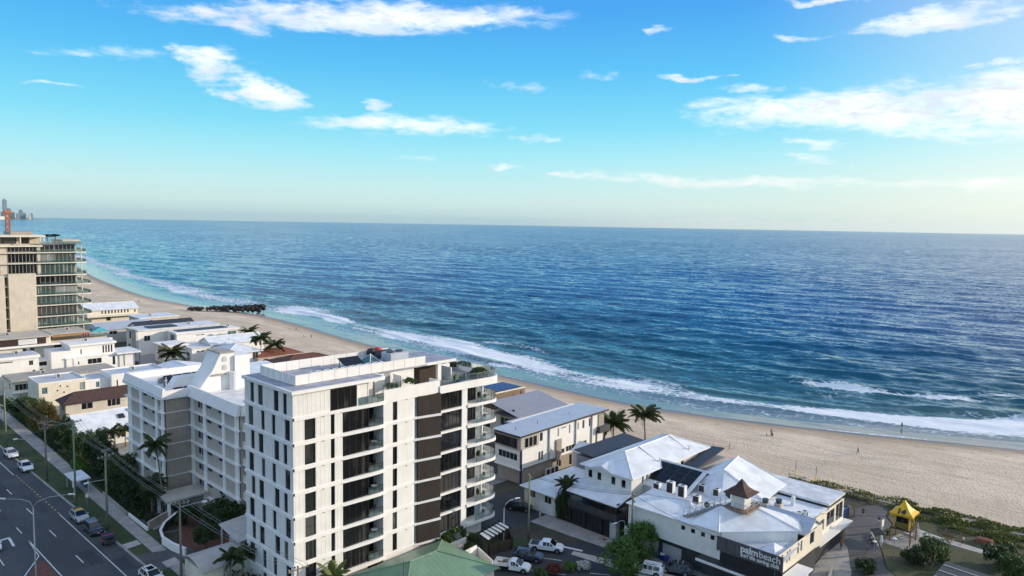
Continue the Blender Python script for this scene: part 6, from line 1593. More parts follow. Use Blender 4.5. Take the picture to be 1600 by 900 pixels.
# ---- palms
def frond_mesh(m, rise, droop, seed):
    g = random.Random(seed); b = MB(); n = 20; pts = []
    for i in range(n+1):
        t0 = i/n; pts.append(Vector((t0*.92-.12*t0*t0*droop, 0, rise*t0-droop*t0*t0)))
    b.tube([pts[0], pts[7], pts[14], pts[20]], [.022, .016, .010, .003], 4)
    for i in range(2, n+1):
        t0 = i/n; L = (.30*math.sin(math.pi*min(1, t0*.85+.12))+.05)
        for s in (-1, 1):
            p = pts[i]; dirr = Vector((.45+.3*t0, s*1.0, -.42-.25*g.random())).normalized()
            e = p+dirr*L*g.uniform(.8, 1.1); e.z -= .05*L; wv = Vector((.030, 0, .012)); mid = p+(e-p)*.5
            b.add([p-wv*.6, mid-wv, e, mid+wv, p+wv*.6], [(0,1,2,3,4)])
    me = bpy.data.meshes.new('frond'); me.from_pydata(b.v, [], b.f); me.materials.append(MATS[m]); me.update(); return me
FM = {}
def palm(label, x, y, h, L=3.2, n=18, m='leaf_palm', z=0, lean=(0,0), group=None, trunk=.17, updown=(1.0, -0.35), name='palm_tree'):
    o = thing(name, label, 'palm tree', (x, y, z), 0, group, local=True)
    lx, ly = lean
    b = MB(); pts = [(0,0,-.1),(lx*.2,ly*.2,h*.33),(lx*.55,ly*.55,h*.66),(lx,ly,h)]
    b.tube(pts, [trunk*1.35, trunk*.95, trunk*.85, trunk*.7], 9); b.tube([(lx,ly,h-.1),(lx,ly,h+.45*L*.2)], [trunk*.95, trunk*.35], 8)
    b.build('trunk', ['palm_bark'], o, smooth=True)
    for i in range(n):
        q = i/(n-1); up_ = updown[0]+(updown[1]-updown[0])*q
        key = (m, i % 6)
        if key not in FM: FM[key] = frond_mesh(m, .35, [.62, .45, .75, .55, .85, .5][i % 6], i)
        f = link('frond', FM[key], o)
        f.location = (lx, ly, h+.05); f.rotation_euler = (random.uniform(-.2,.2), -up_*.85+random.uniform(-.12,.12), i*2.399+random.uniform(-.2,.2))
        s = L*random.uniform(.85, 1.1); f.scale = (s, s, s)
    return o
G1 = 'palms by the beach'
palm('tallest palm of the trio by the white gabled beach house', 127.5, 261, 7.2, 4.6, 20, z=.2, group=G1, lean=(-.6, .2))
palm('middle palm of the trio by the white gabled beach house', 122, 242.5, 7.4, 4.4, 20, z=.2, group=G1, lean=(.3, .3))
palm('lowest palm of the trio, in front of the terracotta roofs', 121.6, 233.5, 6.4, 4.4, 20, z=.2, group=G1, lean=(.9, -.2))
palm('lone dark palm between the flat white houses', 91.6, 243, 6.0, 5.2, 24, updown=(1.1, -.6))
palm('broad dark palm beside the three storey white beach house', 132.4, 95, 5.6, 4.4, 24, z=-.4, updown=(1.25, -.6), group=G1)
palm('palm standing alone against the sand behind the white roofs', 141.4, 92.3, 6.6, 4.4, 22, z=-.6, lean=(-.2, .4), group=G1)
palm('tall slim palm in front of the taupe apartment block', 45.2, 125.4, 12.2, 3.0, 16, lean=(-1.0, .3), trunk=.13, updown=(.9, -.9))
palm('short bushy palm below the tall slim palm', 44.6, 129.0, 4.2, 3.2, 18)
palm('wide palm beside the apartment entrance canopy', 43.6, 126.2, 3.6, 3.0, 16)
palm('small palm leaning over the curved garage roof', 41.6, 92.6, 4.4, 2.4, 14, lean=(.2, -.2), trunk=.11)
palm('small palm between the curved garage and the white tower', 43.8, 93.2, 4.0, 2.3, 14, trunk=.11)
palm('bright green palm at the foot of the white tower', 49.6, 79.6, 3.6, 2.9, 16, m='leaf_palm_lit', trunk=.13)
palm('tall shaggy palm at the corner of the white cottage', 92.9, 75.9, 6.0, 2.4, 22, trunk=.22, updown=(1.3, -1.2))
for i, (x, y, lb) in enumerate([(47.2,167.4,'nearest the road'), (50.0,168.0,'second from the road'), (53.0,168.4,'third from the road'), (56.0,168.8,'farthest from the road')]):
    palm('small palm in the row before the white gable roof, '+lb, x, y, 3.6+.3*(i % 2), 2.5, 15, group='palms before the white gable roof', trunk=.11)
# ---- trees of the highway strip
G2 = 'dark trees along the highway gardens'
tree('yellow olive tree beside the highway footpath', 42.6, 188.5, 7.2, 3.4, 3.6, 'leaf_olive', 5)
tree('green spreading tree at the far end of the highway gardens', 41.6, 205, 6.4, 3.6, 2.9, 'leaf_mid', 1)
spots = [(43.0,198.5,6.5,3.0,'beyond the olive tree'), (44.8,180.5,5.4,2.6,'between the olive tree and the white gable house'), (42.3,172.5,6.2,2.6,'in front of the white gable house'), (43.6,164.6,5.8,2.7,'behind the bright hedge'),
         (44.4,157.0,6.4,3.0,'north of the bus shelter'), (43.6,150.2,5.6,2.7,'right behind the bus shelter'), (44.4,143.2,6.0,2.9,'at the far corner of the taupe block'), (43.2,137.0,4.8,2.5,'in the middle of the taupe block front'), (42.6,131.8,4.2,2.3,'by the low white kerb wall')]
for i, (x, y, h_, r_, lb) in enumerate(spots):
    tree('dark leafy garden tree '+lb, x, y, h_, r_, h_*.46, 'leaf_dark' if i % 3 else 'leaf_mid', 5, group=G2)
for i, (x, y, r_, lb) in enumerate([(46.2,116.4,2.0,'beside the red driveway'), (48.6,113.4,2.5,'in the corner of the apartment court'), (50.2,109.6,2.4,'below the balconies'), (47.0,109.0,2.2,'behind the cream canopy'), (44.0,105.6,1.8,'between driveway and cream canopy'), (52.6,114.6,2.2,'against the taupe block wall')]):
    tree('rounded dark tree '+lb, x, y, 4.2+.4*(i % 3), r_, 2.0, 'leaf_dark', i % 3, group=G2)
o = thing('hedge', 'bright green clipped hedge beside the highway footpath', 'hedge', (41.0, 156.5, 0), 0, None, local=True)
for i in range(6):
    c_ = link('foliage', crown_mesh('leaf_bright', 3), o); c_.location = (random.uniform(-.2,.2), -3.2+i*1.2, 1.2); c_.scale = (1.0, 1.0, 2.3)
MB().box(-.1,.1,-3.4,3.2,0,1.0).build('stem', ['bark'], o)
sh_ = [(42.4,122.6,1.2,1.3,'leaf_dark','by the letterbox wall'), (45.2,118.6,1.0,1.2,'leaf_mid','on the driveway bend'), (42.0,101.4,1.1,1.4,'leaf_dark','at the cream garage corner'), (43.4,90.6,1.6,1.8,'leaf_dark','south of the curved garage'), (45.6,88.6,1.3,1.6,'leaf_mid','against the tower corner'),
       (42.2,87.2,1.5,1.5,'leaf_dark','nearest the camera by the garage'), (47.4,80.0,1.2,1.6,'leaf_dark','left of the bright palm'), (53.6,80.4,1.0,1.3,'leaf_mid','right of the bright palm'), (48.0,92.0,1.1,1.6,'leaf_dark','in the gap beside the tower')]
for x, y, r_, h_, m_, lb in sh_: shrub('low garden shrub '+lb, x, y, r_, h_, m_, group='garden shrubs of the highway side')
for i, (x, y, r_, h_) in enumerate([(68.6,80.6,.9,1.9),(70.2,80.7,1.0,2.3),(71.8,80.8,1.1,2.6),(73.4,80.9,.9,2.2),(74.6,79.4,1.0,2.0),(72.6,78.4,.8,1.6)]):
    shrub('green shrub in the planting at the tower foot, %s from the east end' % ['sixth','fifth','fourth','third','nearest','second'][i], x, y, r_, h_, 'leaf_mid', z=.8 if i < 4 else 0, group='shrubs at the tower foot')
for x, y, r_, h_, m_, lb in [(76.6,64.6,1.3,1.6,'leaf_red','red leaved shrub beside the car park'), (79.0,63.6,1.0,1.5,'leaf_bright','lime green shrub among the red shrubs'), (80.6,62.4,1.0,1.4,'flower_white','white flowering shrub by the parking bays'), (74.4,65.2,1.2,1.3,'leaf_mid','green shrub left of the red shrub')]: shrub(lb, x, y, r_, h_, m_)
tree('round clipped street tree in front of the club roller doors', 89.0, 58.4, 4.9, 2.7, 2.2, 'leaf_bright', 4, group='round street trees')
tree('round clipped street tree nearer the car park', 83.0, 57.4, 4.5, 2.9, 2.1, 'leaf_bright', 4, group='round street trees')
for x, y, h_, r_, m_, lb in [(121.6,27.2,4.2,2.8,'leaf_mid','wind shaped green tree in the beach park'), (118.0,28.6,3.0,2.2,'leaf_dark','dark low tree beside the wind shaped park tree'), (126.4,19.4,4.0,3.0,'leaf_dark','dark tree beside the coastal path at the right edge'), (109.6,33.0,2.6,1.9,'leaf_dark','dark bushy tree at the lane corner'), (123.0,17.0,4.4,2.6,'leaf_mid','green tree beside the dark ribbed roof')]:
    tree(lb, x, y, h_*.82, r_*.82, h_*.42, m_, 5)
for x, y, r_, h_, lb in [(129.2,95.4,2.2,2.4,'beneath the broad dark palm'), (131.0,90.6,1.6,1.8,'on the sand side of the white roofs'), (127.8,91.0,1.5,1.6,'beside the three storey beach house'), (98.0,262,1.3,1.5,'on the stepped house terrace'), (96.4,246.0,2.2,2.6,'below the stepped white house'), (88.6,247.6,1.6,2.0,'beside the lone dark palm'), (128.6,352,2.4,1.4,'at the beach end of the white row'), (84.0,256.0,1.8,2.2,'behind the white modern house')]: shrub('dark coastal shrub '+lb, x, y, r_, h_, 'leaf_dark')
# trees and planters on roofs
o = thing('rooftop_tree', 'flat topped tree growing on the roof terrace of the beige tower', 'tree', (66.6, 278, 42.0), 0, None, local=True)
MB().tube([(-.9,0,-.8),(-1.2,0,1.4)], .14, 6).tube([(1.0,0,-.8),(1.4,.2,1.4)], .14, 6).build('trunk', ['bark'], o); c_ = link('crown', crown_mesh('leaf_dark', 1), o); c_.location = (.1, 0, 1.7); c_.scale = (2.6, 2.4, .8)
for x, y, z, r_, h_, lb in [(80.0,84.4,25.2,1.4,1.5,'large green planter bush on the curved roof terrace'), (75.0,84.2,25.1,.8,1.1,'small planter bush behind the terrace glass'), (65.0,83.2,26.4,.9,.9,'planter bush on the step of the terrace parapet'), (61.6,83.0,26.2,.9,.9,'planter bush by the upper railing'), (56.4,83.2,25.1,.5,1.1,'flowering planter on the highest recessed balcony')]: shrub(lb, x, y, r_, h_, 'leaf_mid', z=z, name='planter_bush')
for i in range(5): shrub('dark planter hedge bush on the tower terrace edge, %s along' % ['first','second','third','fourth','fifth'][i], 76.0+i*1.3, 92.6, .8, 1.1, 'leaf_dark', z=25.1, name='planter_bush', group='terrace hedge bushes')
# ground cover on the dune: nobody could count it
g_ = np.random.default_rng(5); vs, fs_ = [], []
for i in range(26000):
    n_ = g_.uniform(2, 58); e0 = 136.2 if n_ < 34 else 139.6; e1 = max(e0+1, float(back(n_))+3.2)
    if n_ > 38 and g_.random() < .72: continue
    e_ = g_.uniform(e0, e1)
    cl = math.sin(e_*1.3+n_*.7)+math.sin(n_*.9-e_*.4)
    if cl < -1.0: continue
    hgt = .25+.28*max(0, cl)+g_.uniform(0, .18)
    zz = -.05 if e_ < float(back(n_)) else float(sand_z(np.array(e_), np.array(n_)))
    p = Vector((e_, n_, zz+hgt*g_.uniform(.4, 1))); t_ = Vector(g_.normal(size=3)).normalized(); b_ = t_.cross(Vector((g_.normal(), g_.normal(), 1.2))).normalized()
    L = g_.uniform(.12, .3); k = len(vs); vs += [p-t_*L, p+b_*L*.5, p+t_*L, p-b_*L*.5]; fs_.append((k, k+1, k+2, k+3))
me = bpy.data.meshes.new('dune_scrub'); me.from_pydata([tuple(v) for v in vs], [], fs_); me.materials.append(MATS['leaf_dune']); me.update()
tag(link('dune_scrub', me, kind='stuff'), 'green scrub growing along the dune behind the beach', 'dune scrub')
vs, fs_ = [], []
for i in range(9000):
    n_ = g_.uniform(82, 215); e_ = 40.9+abs(g_.normal())*1.6
    if e_ > 46 or (104 < n_ < 125) or (150 < n_ < 162 and e_ < 42.6): continue
    p = Vector((e_, n_, g_.uniform(.1, .9)*(1+math.sin(n_*1.1+e_)))); t_ = Vector(g_.normal(size=3)).normalized(); b_ = t_.cross(Vector((g_.normal(), g_.normal(), 1.2))).normalized()
    L = g_.uniform(.15, .32); k = len(vs); vs += [p-t_*L, p+b_*L*.5, p+t_*L, p-b_*L*.5]; fs_.append((k, k+1, k+2, k+3))
me = bpy.data.meshes.new('garden_scrub'); me.from_pydata([tuple(v) for v in vs], [], fs_); me.materials.append(MATS['leaf_dark']); me.update()
tag(link('garden_scrub', me, kind='stuff'), 'dark undergrowth filling the gardens beside the highway', 'undergrowth')

shrub('tall dense clump of foliage round the shaggy cottage palm', 92.4, 76.2, 1.3, 5.2, 'leaf_dark', 5)

# ------------------------------------------------------------------ poles, wires, lamps
POLES = [('second', 34.3, 184.5, 14.3, 'at the far left edge'), ('a', 35.0, 155.4, 11.7, 'in front of the bright hedge'), ('b', 35.5, 139.0, 15.2, 'beside the bus shelter'), ('c', 36.0, 124.0, 13.3, 'behind the parked black four wheel drive'), ('d', 38.0, 99.6, 11.3, 'beside the driveway and curved garage')]
HOOKS = []
def power_pole(x, y, h, label, arms=((-.3, 2.6),), m='pole_wood', rot=0.0, lamp=None, box=False, group='timber power poles'):
    o = thing('power_pole', label, 'power pole', (x, y, 0), rot, group, local=True)
    MB().tube([(0,0,-.2),(0,0,h*.5),(0,0,h)], [.19,.16,.12], 9).build('pole', [m], o, smooth=True)
    hk = []
    for dz, w in arms:
        z = h+dz
        a = MB().box(-w/2, w/2, -.17, -.06, z-.08, z+.06); ao = a.build('crossarm', ['pole_wood'], o)
        ii = MB()
        for s in (-.46, -.22, .22, .46): ii.tube([(s*w,-.11,z+.06),(s*w,-.11,z+.16),(s*w,-.11,z+.28)], [.05,.09,.04], 6); hk.append((s*w, z+.28))
        ii.build('insulator', ['concrete_pale'], ao, kind='stuff')
        MB().tube([(-w*.3,-.11,z-.05),(0,-.1,z-.7)], .025, 4).tube([(w*.3,-.11,z-.05),(0,-.1,z-.7)], .025, 4).build('brace', ['steel'], o)
    if lamp:
        lx, ly, lz, L0 = lamp
        MB().tube([(0,0,L0),(lx*.5,ly*.5,L0+(lz-L0)*.6),(lx,ly,lz)], .055, 6).build('lamp_arm', ['steel'], o)
        MB().hexa([(lx-.45,ly-.15,lz-.09),(lx+.3,ly-.15,lz-.09),(lx+.3,ly+.15,lz-.09),(lx-.45,ly+.15,lz-.09),(lx-.4,ly-.1,lz+.08),(lx+.25,ly-.1,lz+.08),(lx+.25,ly+.1,lz+.08),(lx-.4,ly+.1,lz+.08)]).build('lamp_head', ['white_metal'], o)
    if box:
        MB().box(-.45,.45,.15,.95,h*.28,h*.28+1.4).build('transformer', ['white_metal'], o); MB().tube([(0,.5,h*.28+1.4),(0,.5,h*.28+1.7)], .08, 6).build('bushing', ['concrete_pale'], o)
    HOOKS.append((x, y, hk, rot)); return o
power_pole(34.3, 184.5, 14.3, 'timber power pole at the far left edge above the white cars', ((-1.2,2.4),), 'pole_green', lamp=(-2.6,0,10.6,9.0))
power_pole(35.0, 155.4, 11.7, 'timber power pole with long lamp arm in front of the bright hedge', ((-.3,2.2),(-1.4,1.8)), lamp=(-4.6,0,9.2,7.4))
power_pole(35.5, 139.0, 15.2, 'greenish power pole rising beside the bus shelter', ((-.5,3.0),), 'pole_green', R(20))
power_pole(36.0, 124.0, 13.3, 'greenish power pole with white crossarm behind the black four wheel drive', ((-.2,1.4),(-1.1,2.8)), 'pole_green', R(20), lamp=(-3.2,0,8.9,8.4))
power_pole(38.0, 99.6, 11.3, 'brown power pole beside the driveway and curved garage', ((-.3,2.4),), 'pole_wood', R(-20), lamp=(3.2,-.6,11.0,10.4))
power_pole(39.2, 70, 12.0, 'timber power pole closest to the camera on the highway verge', ((-.3,2.4),), 'pole_wood', 0)
power_pole(82.3, 74.9, 10.5, 'slim timber power pole on the side street verge', ((-.2,1.6),), 'pole_green', R(60), group='side street power poles')
power_pole(90.3, 60.8, 9.6, 'greenish pole with grey transformer box by the club wall', ((-.4,1.8),(-1.3,1.4)), 'pole_green', R(50), box=True, group='side street power poles')
def wire(a, b, sag, label, m='cable', r=.022, group=None, cat='power line'):
    a, b = Vector(a), Vector(b); o = thing('power_line', label, cat, tuple((a+b)/2), 0, group)
    pts = [a+(b-a)*t0-Vector((0,0,4*sag*t0*(1-t0))) for t0 in np.linspace(0, 1, 13)]
    MB().tube(pts, r, 4).build('cable', [m], o); return o
def hookp(i, j): x, y, hk, rt_ = HOOKS[i]; s, z = hk[min(j, len(hk)-1)]; return (x+s*math.cos(rt_), y+s*math.sin(rt_), z)
nmp = ['far left pole', 'hedge pole', 'bus shelter pole', 'crossarm pole', 'driveway pole', 'next pole south']
for i in range(5):
    for j in range(4):
        wire(hookp(i, j), hookp(i+1, j), .55+.1*(j % 2), '%s wire of the four from the %s to the %s' % (['road side','second from road','third from road','garden side'][j], nmp[i], nmp[i+1]), 'cable_light', .022, 'overhead wires of the highway, %s span' % nmp[i])
for j in range(3): wire(hookp(6, j), hookp(7, j), .5, '%s of three wires between the verge pole and the transformer pole' % ['nearest','middle','farthest'][j], 'cable', .02, 'side street wires')
wire(hookp(7, 0), (90.9, 38.0, 7.0), 1.0, 'dark cable hanging along the club wall to the lettered screen', 'cable', .03)
wire(hookp(7, 2), (120.0, 30.0, 6.5), .9, 'dark cable crossing the lane beside the club', 'cable', .028)
wire((38.0, 99.4, 7.4), (40.4, 112.0, 2.2), .1, 'pale service wire running down to the driveway wall', 'cable_light', .025)
def street_lamp(x, y, h, arms, label, m='steel', r=.09):
    o = thing('street_lamp', label, 'street lamp', (x, y, 0), 0, 'street lamps', local=True)
    MB().tube([(0,0,0),(0,0,.4),(0,0,h-1.2)], [r*1.6,r*1.2,r*.8], 9).build('pole', [m], o, smooth=True)
    for ax, ay, dz in arms:
        MB().tube([(0,0,h-1.25),(ax*.12,ay*.12,h-.5),(ax*.45,ay*.45,h-.1+dz*.5),(ax,ay,h+dz)], [r*.75,r*.65,r*.5,r*.4], 6).build('arm', [m], o, smooth=True)
        d = Vector((ax,ay,0)).normalized()
        a_ = MB().tube([(ax-d.x*.1,ay-d.y*.1,h+dz),(ax+d.x*.75,ay+d.y*.75,h+dz+.02)], [.13,.08], 6); a_.build('lamp_head', ['white_metal'], o)
    return o
street_lamp(23.8, 113.4, 11.6, [(3.6,-3.2,.5),(-2.6,3.2,-.3)], 'tall double armed street lamp on the brick median')
street_lamp(79.0, 77.2, 6.6, [(1.9,-.7,.1)], 'slim street lamp with single arm by the white pergola', 'white_metal', .06)
street_lamp(89.6, 61.6, 5.6, [(-1.8,.4,-.5)], 'short street lamp with drooping arm beside the round tree', 'white_metal', .06)
for i, (x, y, lb) in enumerate([(117.6,31.6,'in the middle of the park lawn'), (114.2,33.4,'nearest the lane'), (122.6,28.6,'beside the wind shaped tree')]):
    o = thing('park_lamp', 'thin park lamp with white disc head '+lb, 'street lamp', (x, y, 0), 0, 'park lamps', local=True)
    MB().tube([(0,0,0),(0,0,3.2)], .05, 7).build('pole', ['steel'], o); MB().tube([(0,0,3.2),(0,0,3.3),(0,0,3.42)], [.08,.32,.1], 12).build('lamp_head', ['white_slab'], o)
# bus shelter
o = thing('bus_shelter', 'bus shelter with pale flat roof beside the highway footpath', 'bus shelter', (37.6, 146.5, .14))
MB().slab([(36.4,143.6,2.75),(39.2,143.6,2.85),(39.2,149.4,2.85),(36.4,149.4,2.75)], .18).build('roof', ['roof_flat_white'], o)
for y in (144, 149): MB().box(38.8,38.95,y-.08,y+.08,.14,2.7).build('post', ['grey_light'], o); MB().box(36.7,36.8,y-.05,y+.05,.14,2.65).build('post', ['grey_light'], o)
MB().box(38.85,38.9,144,149,.4,2.4).build('glass_panel', ['balustrade'], o); MB().box(38.2,38.7,144.5,148.5,.55,.62).build('bench', ['steel'], o)
o = thing('bus_stop_sign', 'tall white bus stop sign at the kerb by the shelter', 'sign', (36.3, 143.0, .14)); MB().cyl(36.3,143.0,.14,2.9,.05,8).build('post', ['white_metal'], o); MB().box(36.05,36.55,142.97,143.03,1.9,2.9).build('panel', ['white_slab'], o)
for x, y, lb in ((37.2,163.0,'beside the parked white cars'), (36.7,137.0,'near the bus shelter')):
    o = thing('street_sign', 'small white street sign on a post '+lb, 'sign', (x,y,.14)); MB().cyl(x,y,.14,2.3,.04,7).build('post', ['steel'], o); MB().box(x-.22,x+.22,y-.05,y-.03,1.6,2.3).build('panel', ['white_slab'], o)
# bins and skip
def wheelie(x, y, rot, label, lid='bin_blue', body='bin_blue'):
    o = thing('wheelie_bin', label, 'bin', (x,y,.02), rot, 'wheelie bins by the club', local=True)
    MB().hexa([(-.24,-.28,.1),(.24,-.28,.1),(.24,.24,.1),(-.24,.24,.1),(-.29,-.34,.95),(.29,-.34,.95),(.29,.34,.95),(-.29,.34,.95)]).build('body', [body], o)
    MB().hexa([(-.31,-.38,.95),(.31,-.38,.95),(.31,.36,.95),(-.31,.36,.95),(-.27,-.32,1.05),(.27,-.32,1.05),(.27,.36,1.1),(-.27,.36,1.1)]).build('lid', [lid], o)
    for s in (-.26,.26): MB().tube([(s-.03,.3,.1),(s+.03,.3,.1)], .1, 8).build('wheel', ['tyre'], o)
wheelie(91.6,56.0,.3,'blue wheelie bin with white lid by the club doors','white_slab'); wheelie(91.9,56.9,.1,'all blue wheelie bin next to the white lidded one'); wheelie(91.3,55.2,.5,'blue wheelie bin nearest the round tree'); wheelie(91.6,58.2,0,'grey wheelie bin with blue lid by the roller door','bin_blue','grey_mid')
o = thing('skip_container', 'blue metal skip container behind the club kitchen', 'skip', (127.6, 43.4, 0))
b = MB().box(126.4,129.6,42.4,42.5,.25,1.9).box(126.4,129.6,44.5,44.6,.25,1.9).box(126.4,126.5,42.5,44.5,.25,1.9).box(129.5,129.6,42.5,44.5,.25,1.9).box(126.4,129.6,42.5,44.5,.2,.3); b.build('body', ['skip_blue'], o)
for i in range(7): MB().box(126.45+i*.52,126.55+i*.52,42.32,42.4,.25,1.85).build('rib', ['skip_blue'], o)
MB().box(126.3,129.7,42.3,42.42,1.88,1.98).build('rim', ['skip_blue'], o); MB().box(126.7,129.3,42.7,44.3,1.2,1.6).build('load', ['concrete_pale'], o)
fence('timber fence screening the blue skip from the lane', [(130.0,45.6),(130.2,41.6)], 1.7, 'timber')
o = thing('storage_shelter', 'black roofed open shelter at the sand edge behind the club', 'shelter', (132.5, 47, 0)); MB().slab([(130.6,45.8,2.3),(134.6,45.2,2.2),(135,48.2,2.4),(131,48.8,2.5)], .1).build('roof', ['black_metal'], o)
for x, y in ((130.9,46.1),(134.3,45.6),(134.7,47.9),(131.3,48.4)): MB().box(x-.05,x+.05,y-.05,y+.05,0,2.25).build('post', ['steel_dark'], o)
wall_thing('low concrete planter wall beside the club forecourt', [(100.4,35.2),(106.6,36.6)], 1.1, .25, 'concrete', 'planter_wall')
wall_thing('pale concrete kerb wall along the lane lawn', [(119.8,34.4),(124.6,37.0)], .45, .2, 'concrete_pale', 'kerb_wall')
o = thing('notice_board', 'white notice board with blue foot panel near the yellow kiosk', 'sign', (126.8, 36.0, 0)); MB().box(126.3,127.4,35.98,36.06,.7,2.2).build('panel', ['white_slab'], o); MB().box(126.4,127.3,35.95,35.98,.8,1.1).build('blue_panel', ['skip_blue'], o)
for x in (126.4,127.3): MB().box(x-.04,x+.04,36.0,36.08,0,.7).build('post', ['steel'], o)
o = thing('yellow_sign', 'yellow board leaning by the dark club front', 'sign', (90.4, 50.6, 0)); MB().box(90.3,90.36,50.3,51.0,.2,1.3).build('panel', ['kiosk_yellow'], o); MB().box(90.36,90.5,50.35,50.4,0,1.2).build('leg', ['steel_dark'], o); MB().box(90.36,90.5,50.9,50.95,0,1.2).build('leg', ['steel_dark'], o)
o = thing('traffic_cone', 'orange traffic cone by the black verandah entry', 'cone', (91.0,66.4,.11)); MB().tube([(91,66.4,.15),(91,66.4,.75)], [.16,.03], 10).build('cone', ['orange_red'], o); MB().box(90.8,91.2,66.2,66.6,.11,.15).build('base', ['tyre'], o); MB().tube([(91,66.4,.42),(91,66.4,.55)], [.10,.075], 10).build('band', ['white_slab'], o)
# solar powered light in the park
o = thing('solar_light', 'park shade frame with dark solar panel and white hanging cover', 'solar light', (118.4,34.2,0))
MB().slab([(117.5,34.3,3.0),(118.9,33.4,3.0),(119.8,34.5,3.4),(118.4,35.4,3.4)], .08).build('solar_panel', ['solar'], o); MB().tube([(118.6,34.4,0),(118.6,34.4,3.2)], .08, 7).build('pole', ['steel'], o); MB().tube([(118.2,33.6,2.9),(118.2,33.6,2.0),(118.2,33.6,1.2)], [.14,.28,.05], 8).build('cover', ['white_cloth'], o)
# lifeguard kiosk on legs
K = thing('lifeguard_tower', 'yellow lifeguard tower with peaked canopy marked 14 on a timber platform', 'lifeguard tower', (126.0, 32.6, 0))
MB().box(124.4,127.8,31.0,34.4,2.3,2.5).build('platform', ['timber_dark'], K)
for x, y in ((124.3,31.1),(127.7,31.1),(124.3,34.3),(127.7,34.3)): MB().tube([(x,y,0),(x,y,2.3)], .11, 7).build('leg', ['timber'], K)
MB().tube([(124.3,31.1,.2),(127.7,31.1,2.2)], .05, 5).tube([(124.3,34.3,.2),(124.3,31.1,2.2)], .05, 5).build('brace', ['timber'], K)
kb_ = MB().box(125.0,127.1,31.7,33.7,2.5,3.5).build('cabin', ['kiosk_green'], K)
MB().box(125.05,127.05,31.75,33.65,3.5,4.9).build('window_band', ['glass_dark'], K)
for x, y in ((124.8,31.5),(127.25,31.5),(124.8,33.9),(127.25,33.9)): MB().box(x-.1,x+.1,y-.1,y+.1,2.5,5.2).build('post', ['kiosk_yellow'], K)
cb = MB(); cx_, cy_ = 126.0, 32.7; rings = [(1.86,4.85),(1.9,5.2),(1.35,5.55),(.8,6.1),(.34,6.8),(.04,7.35)]
for (a, z0), (b_, z1) in zip(rings, rings[1:]):
    s0 = [(-1,-1),(0,-.93),(1,-1),(.93,0),(1,1),(0,.93),(-1,1),(-.93,0)]
    for i in range(8): p, q = s0[i], s0[(i+1)%8]; cb.quad((cx_+p[0]*a,cy_+p[1]*a,z0),(cx_+q[0]*a,cy_+q[1]*a,z0),(cx_+q[0]*b_,cy_+q[1]*b_,z1),(cx_+p[0]*b_,cy_+p[1]*b_,z1))
K.scale = (.93, .93, .92)
cn = cb.build('canopy', ['kiosk_yellow'], K)
sl = math.atan2(6.1-5.2, 1.9-.8)
lettering('14', cy_+.78, 5.36, 1.42, cn, .03, .045, rot=(sl, 0, R(-90)), x=cx_-1.80, mt='navy')
rr_ = MB()
for i in range(7): t0 = i/6; rr_.box(128.0+1.6*t0-.4, 128.0+1.6*t0+.0, 31.0, 31.9, 2.4*(1-t0), 2.4*(1-t0)+.06)
rr_.build('stair', ['timber'], K)
rr_ = MB()
for y in (30.95, 31.95):
    for i in range(4): t0 = i/3; rr_.box(127.9+1.5*t0-.03,127.9+1.5*t0+.03,y-.03,y+.03,2.4*(1-t0),2.4*(1-t0)+1.0)
    rr_.tube([(127.9,y,3.4),(129.4,y,1.0)], .03, 4)
rr_.build('stair_rail', ['white_metal'], K)
# park furniture by the path
o = thing('park_bench', 'pale bench beside the coastal path', 'bench', (131.6,27.4,0)); MB().box(131.2,131.7,26.6,28.4,.42,.5).build('seat', ['timber'], o); MB().box(131.68,131.76,26.6,28.4,.5,.95).build('backrest', ['timber'], o)
for y in (26.8,28.2): MB().box(131.2,131.7,y-.04,y+.04,0,.42).build('leg', ['concrete'], o)
o = thing('stone_marker', 'rust orange stone block in the dune scrub', 'stone', (134.6,22.8,0)); MB().hexa([(133.9,22.0,-.1),(135.4,21.8,-.1),(135.6,24.2,-.1),(134.0,24.4,-.1),(134.1,22.2,.7),(135.1,22.0,.8),(135.3,23.9,.75),(134.2,24.2,.6)]).build('block', ['tile_terracotta'], o)
def rail_fence(label, pts, name='post_and_rail_fence'):
    o = thing(name, label, 'fence', (pts[0][0], pts[0][1], 0))
    for (x0,y0),(x1,y1) in zip(pts, pts[1:]):
        L = math.hypot(x1-x0,y1-y0); k = max(2, int(L/2.0))
        for i in range(k): t0 = i/k; x, y = x0+(x1-x0)*t0, y0+(y1-y0)*t0; MB().box(x-.05,x+.05,y-.05,y+.05,-.2,1.0).build('post', ['timber'], o)
        for z in (.45, .9): MB().tube([(x0,y0,z),(x1,y1,z)], .035, 4).build('rail', ['timber'], o)
    return o
rail_fence('post and rail fence along the dune behind the club', [(141.4,58),(140.0,46.5),(139.6,41)]); rail_fence('post and rail fence between coastal path and dune', [(134.6,33),(133.8,24),(132.4,12)])
for i, (x, y, lb) in enumerate([(142.6,57.2,'behind the big white roof'), (142.2,53.0,'behind the low beach wing')]):
    o = thing('beach_flag', 'yellow beach sign on a dark post '+lb, 'sign', (x,y,0)); MB().cyl(x,y,-.4,3.4,.05,6).build('post', ['steel_dark'], o); MB().box(x-.25,x+.25,y-.03,y+.03,.5,1.5).build('panel', ['kiosk_yellow'], o)
# red trimmed trailer, see vehicles below

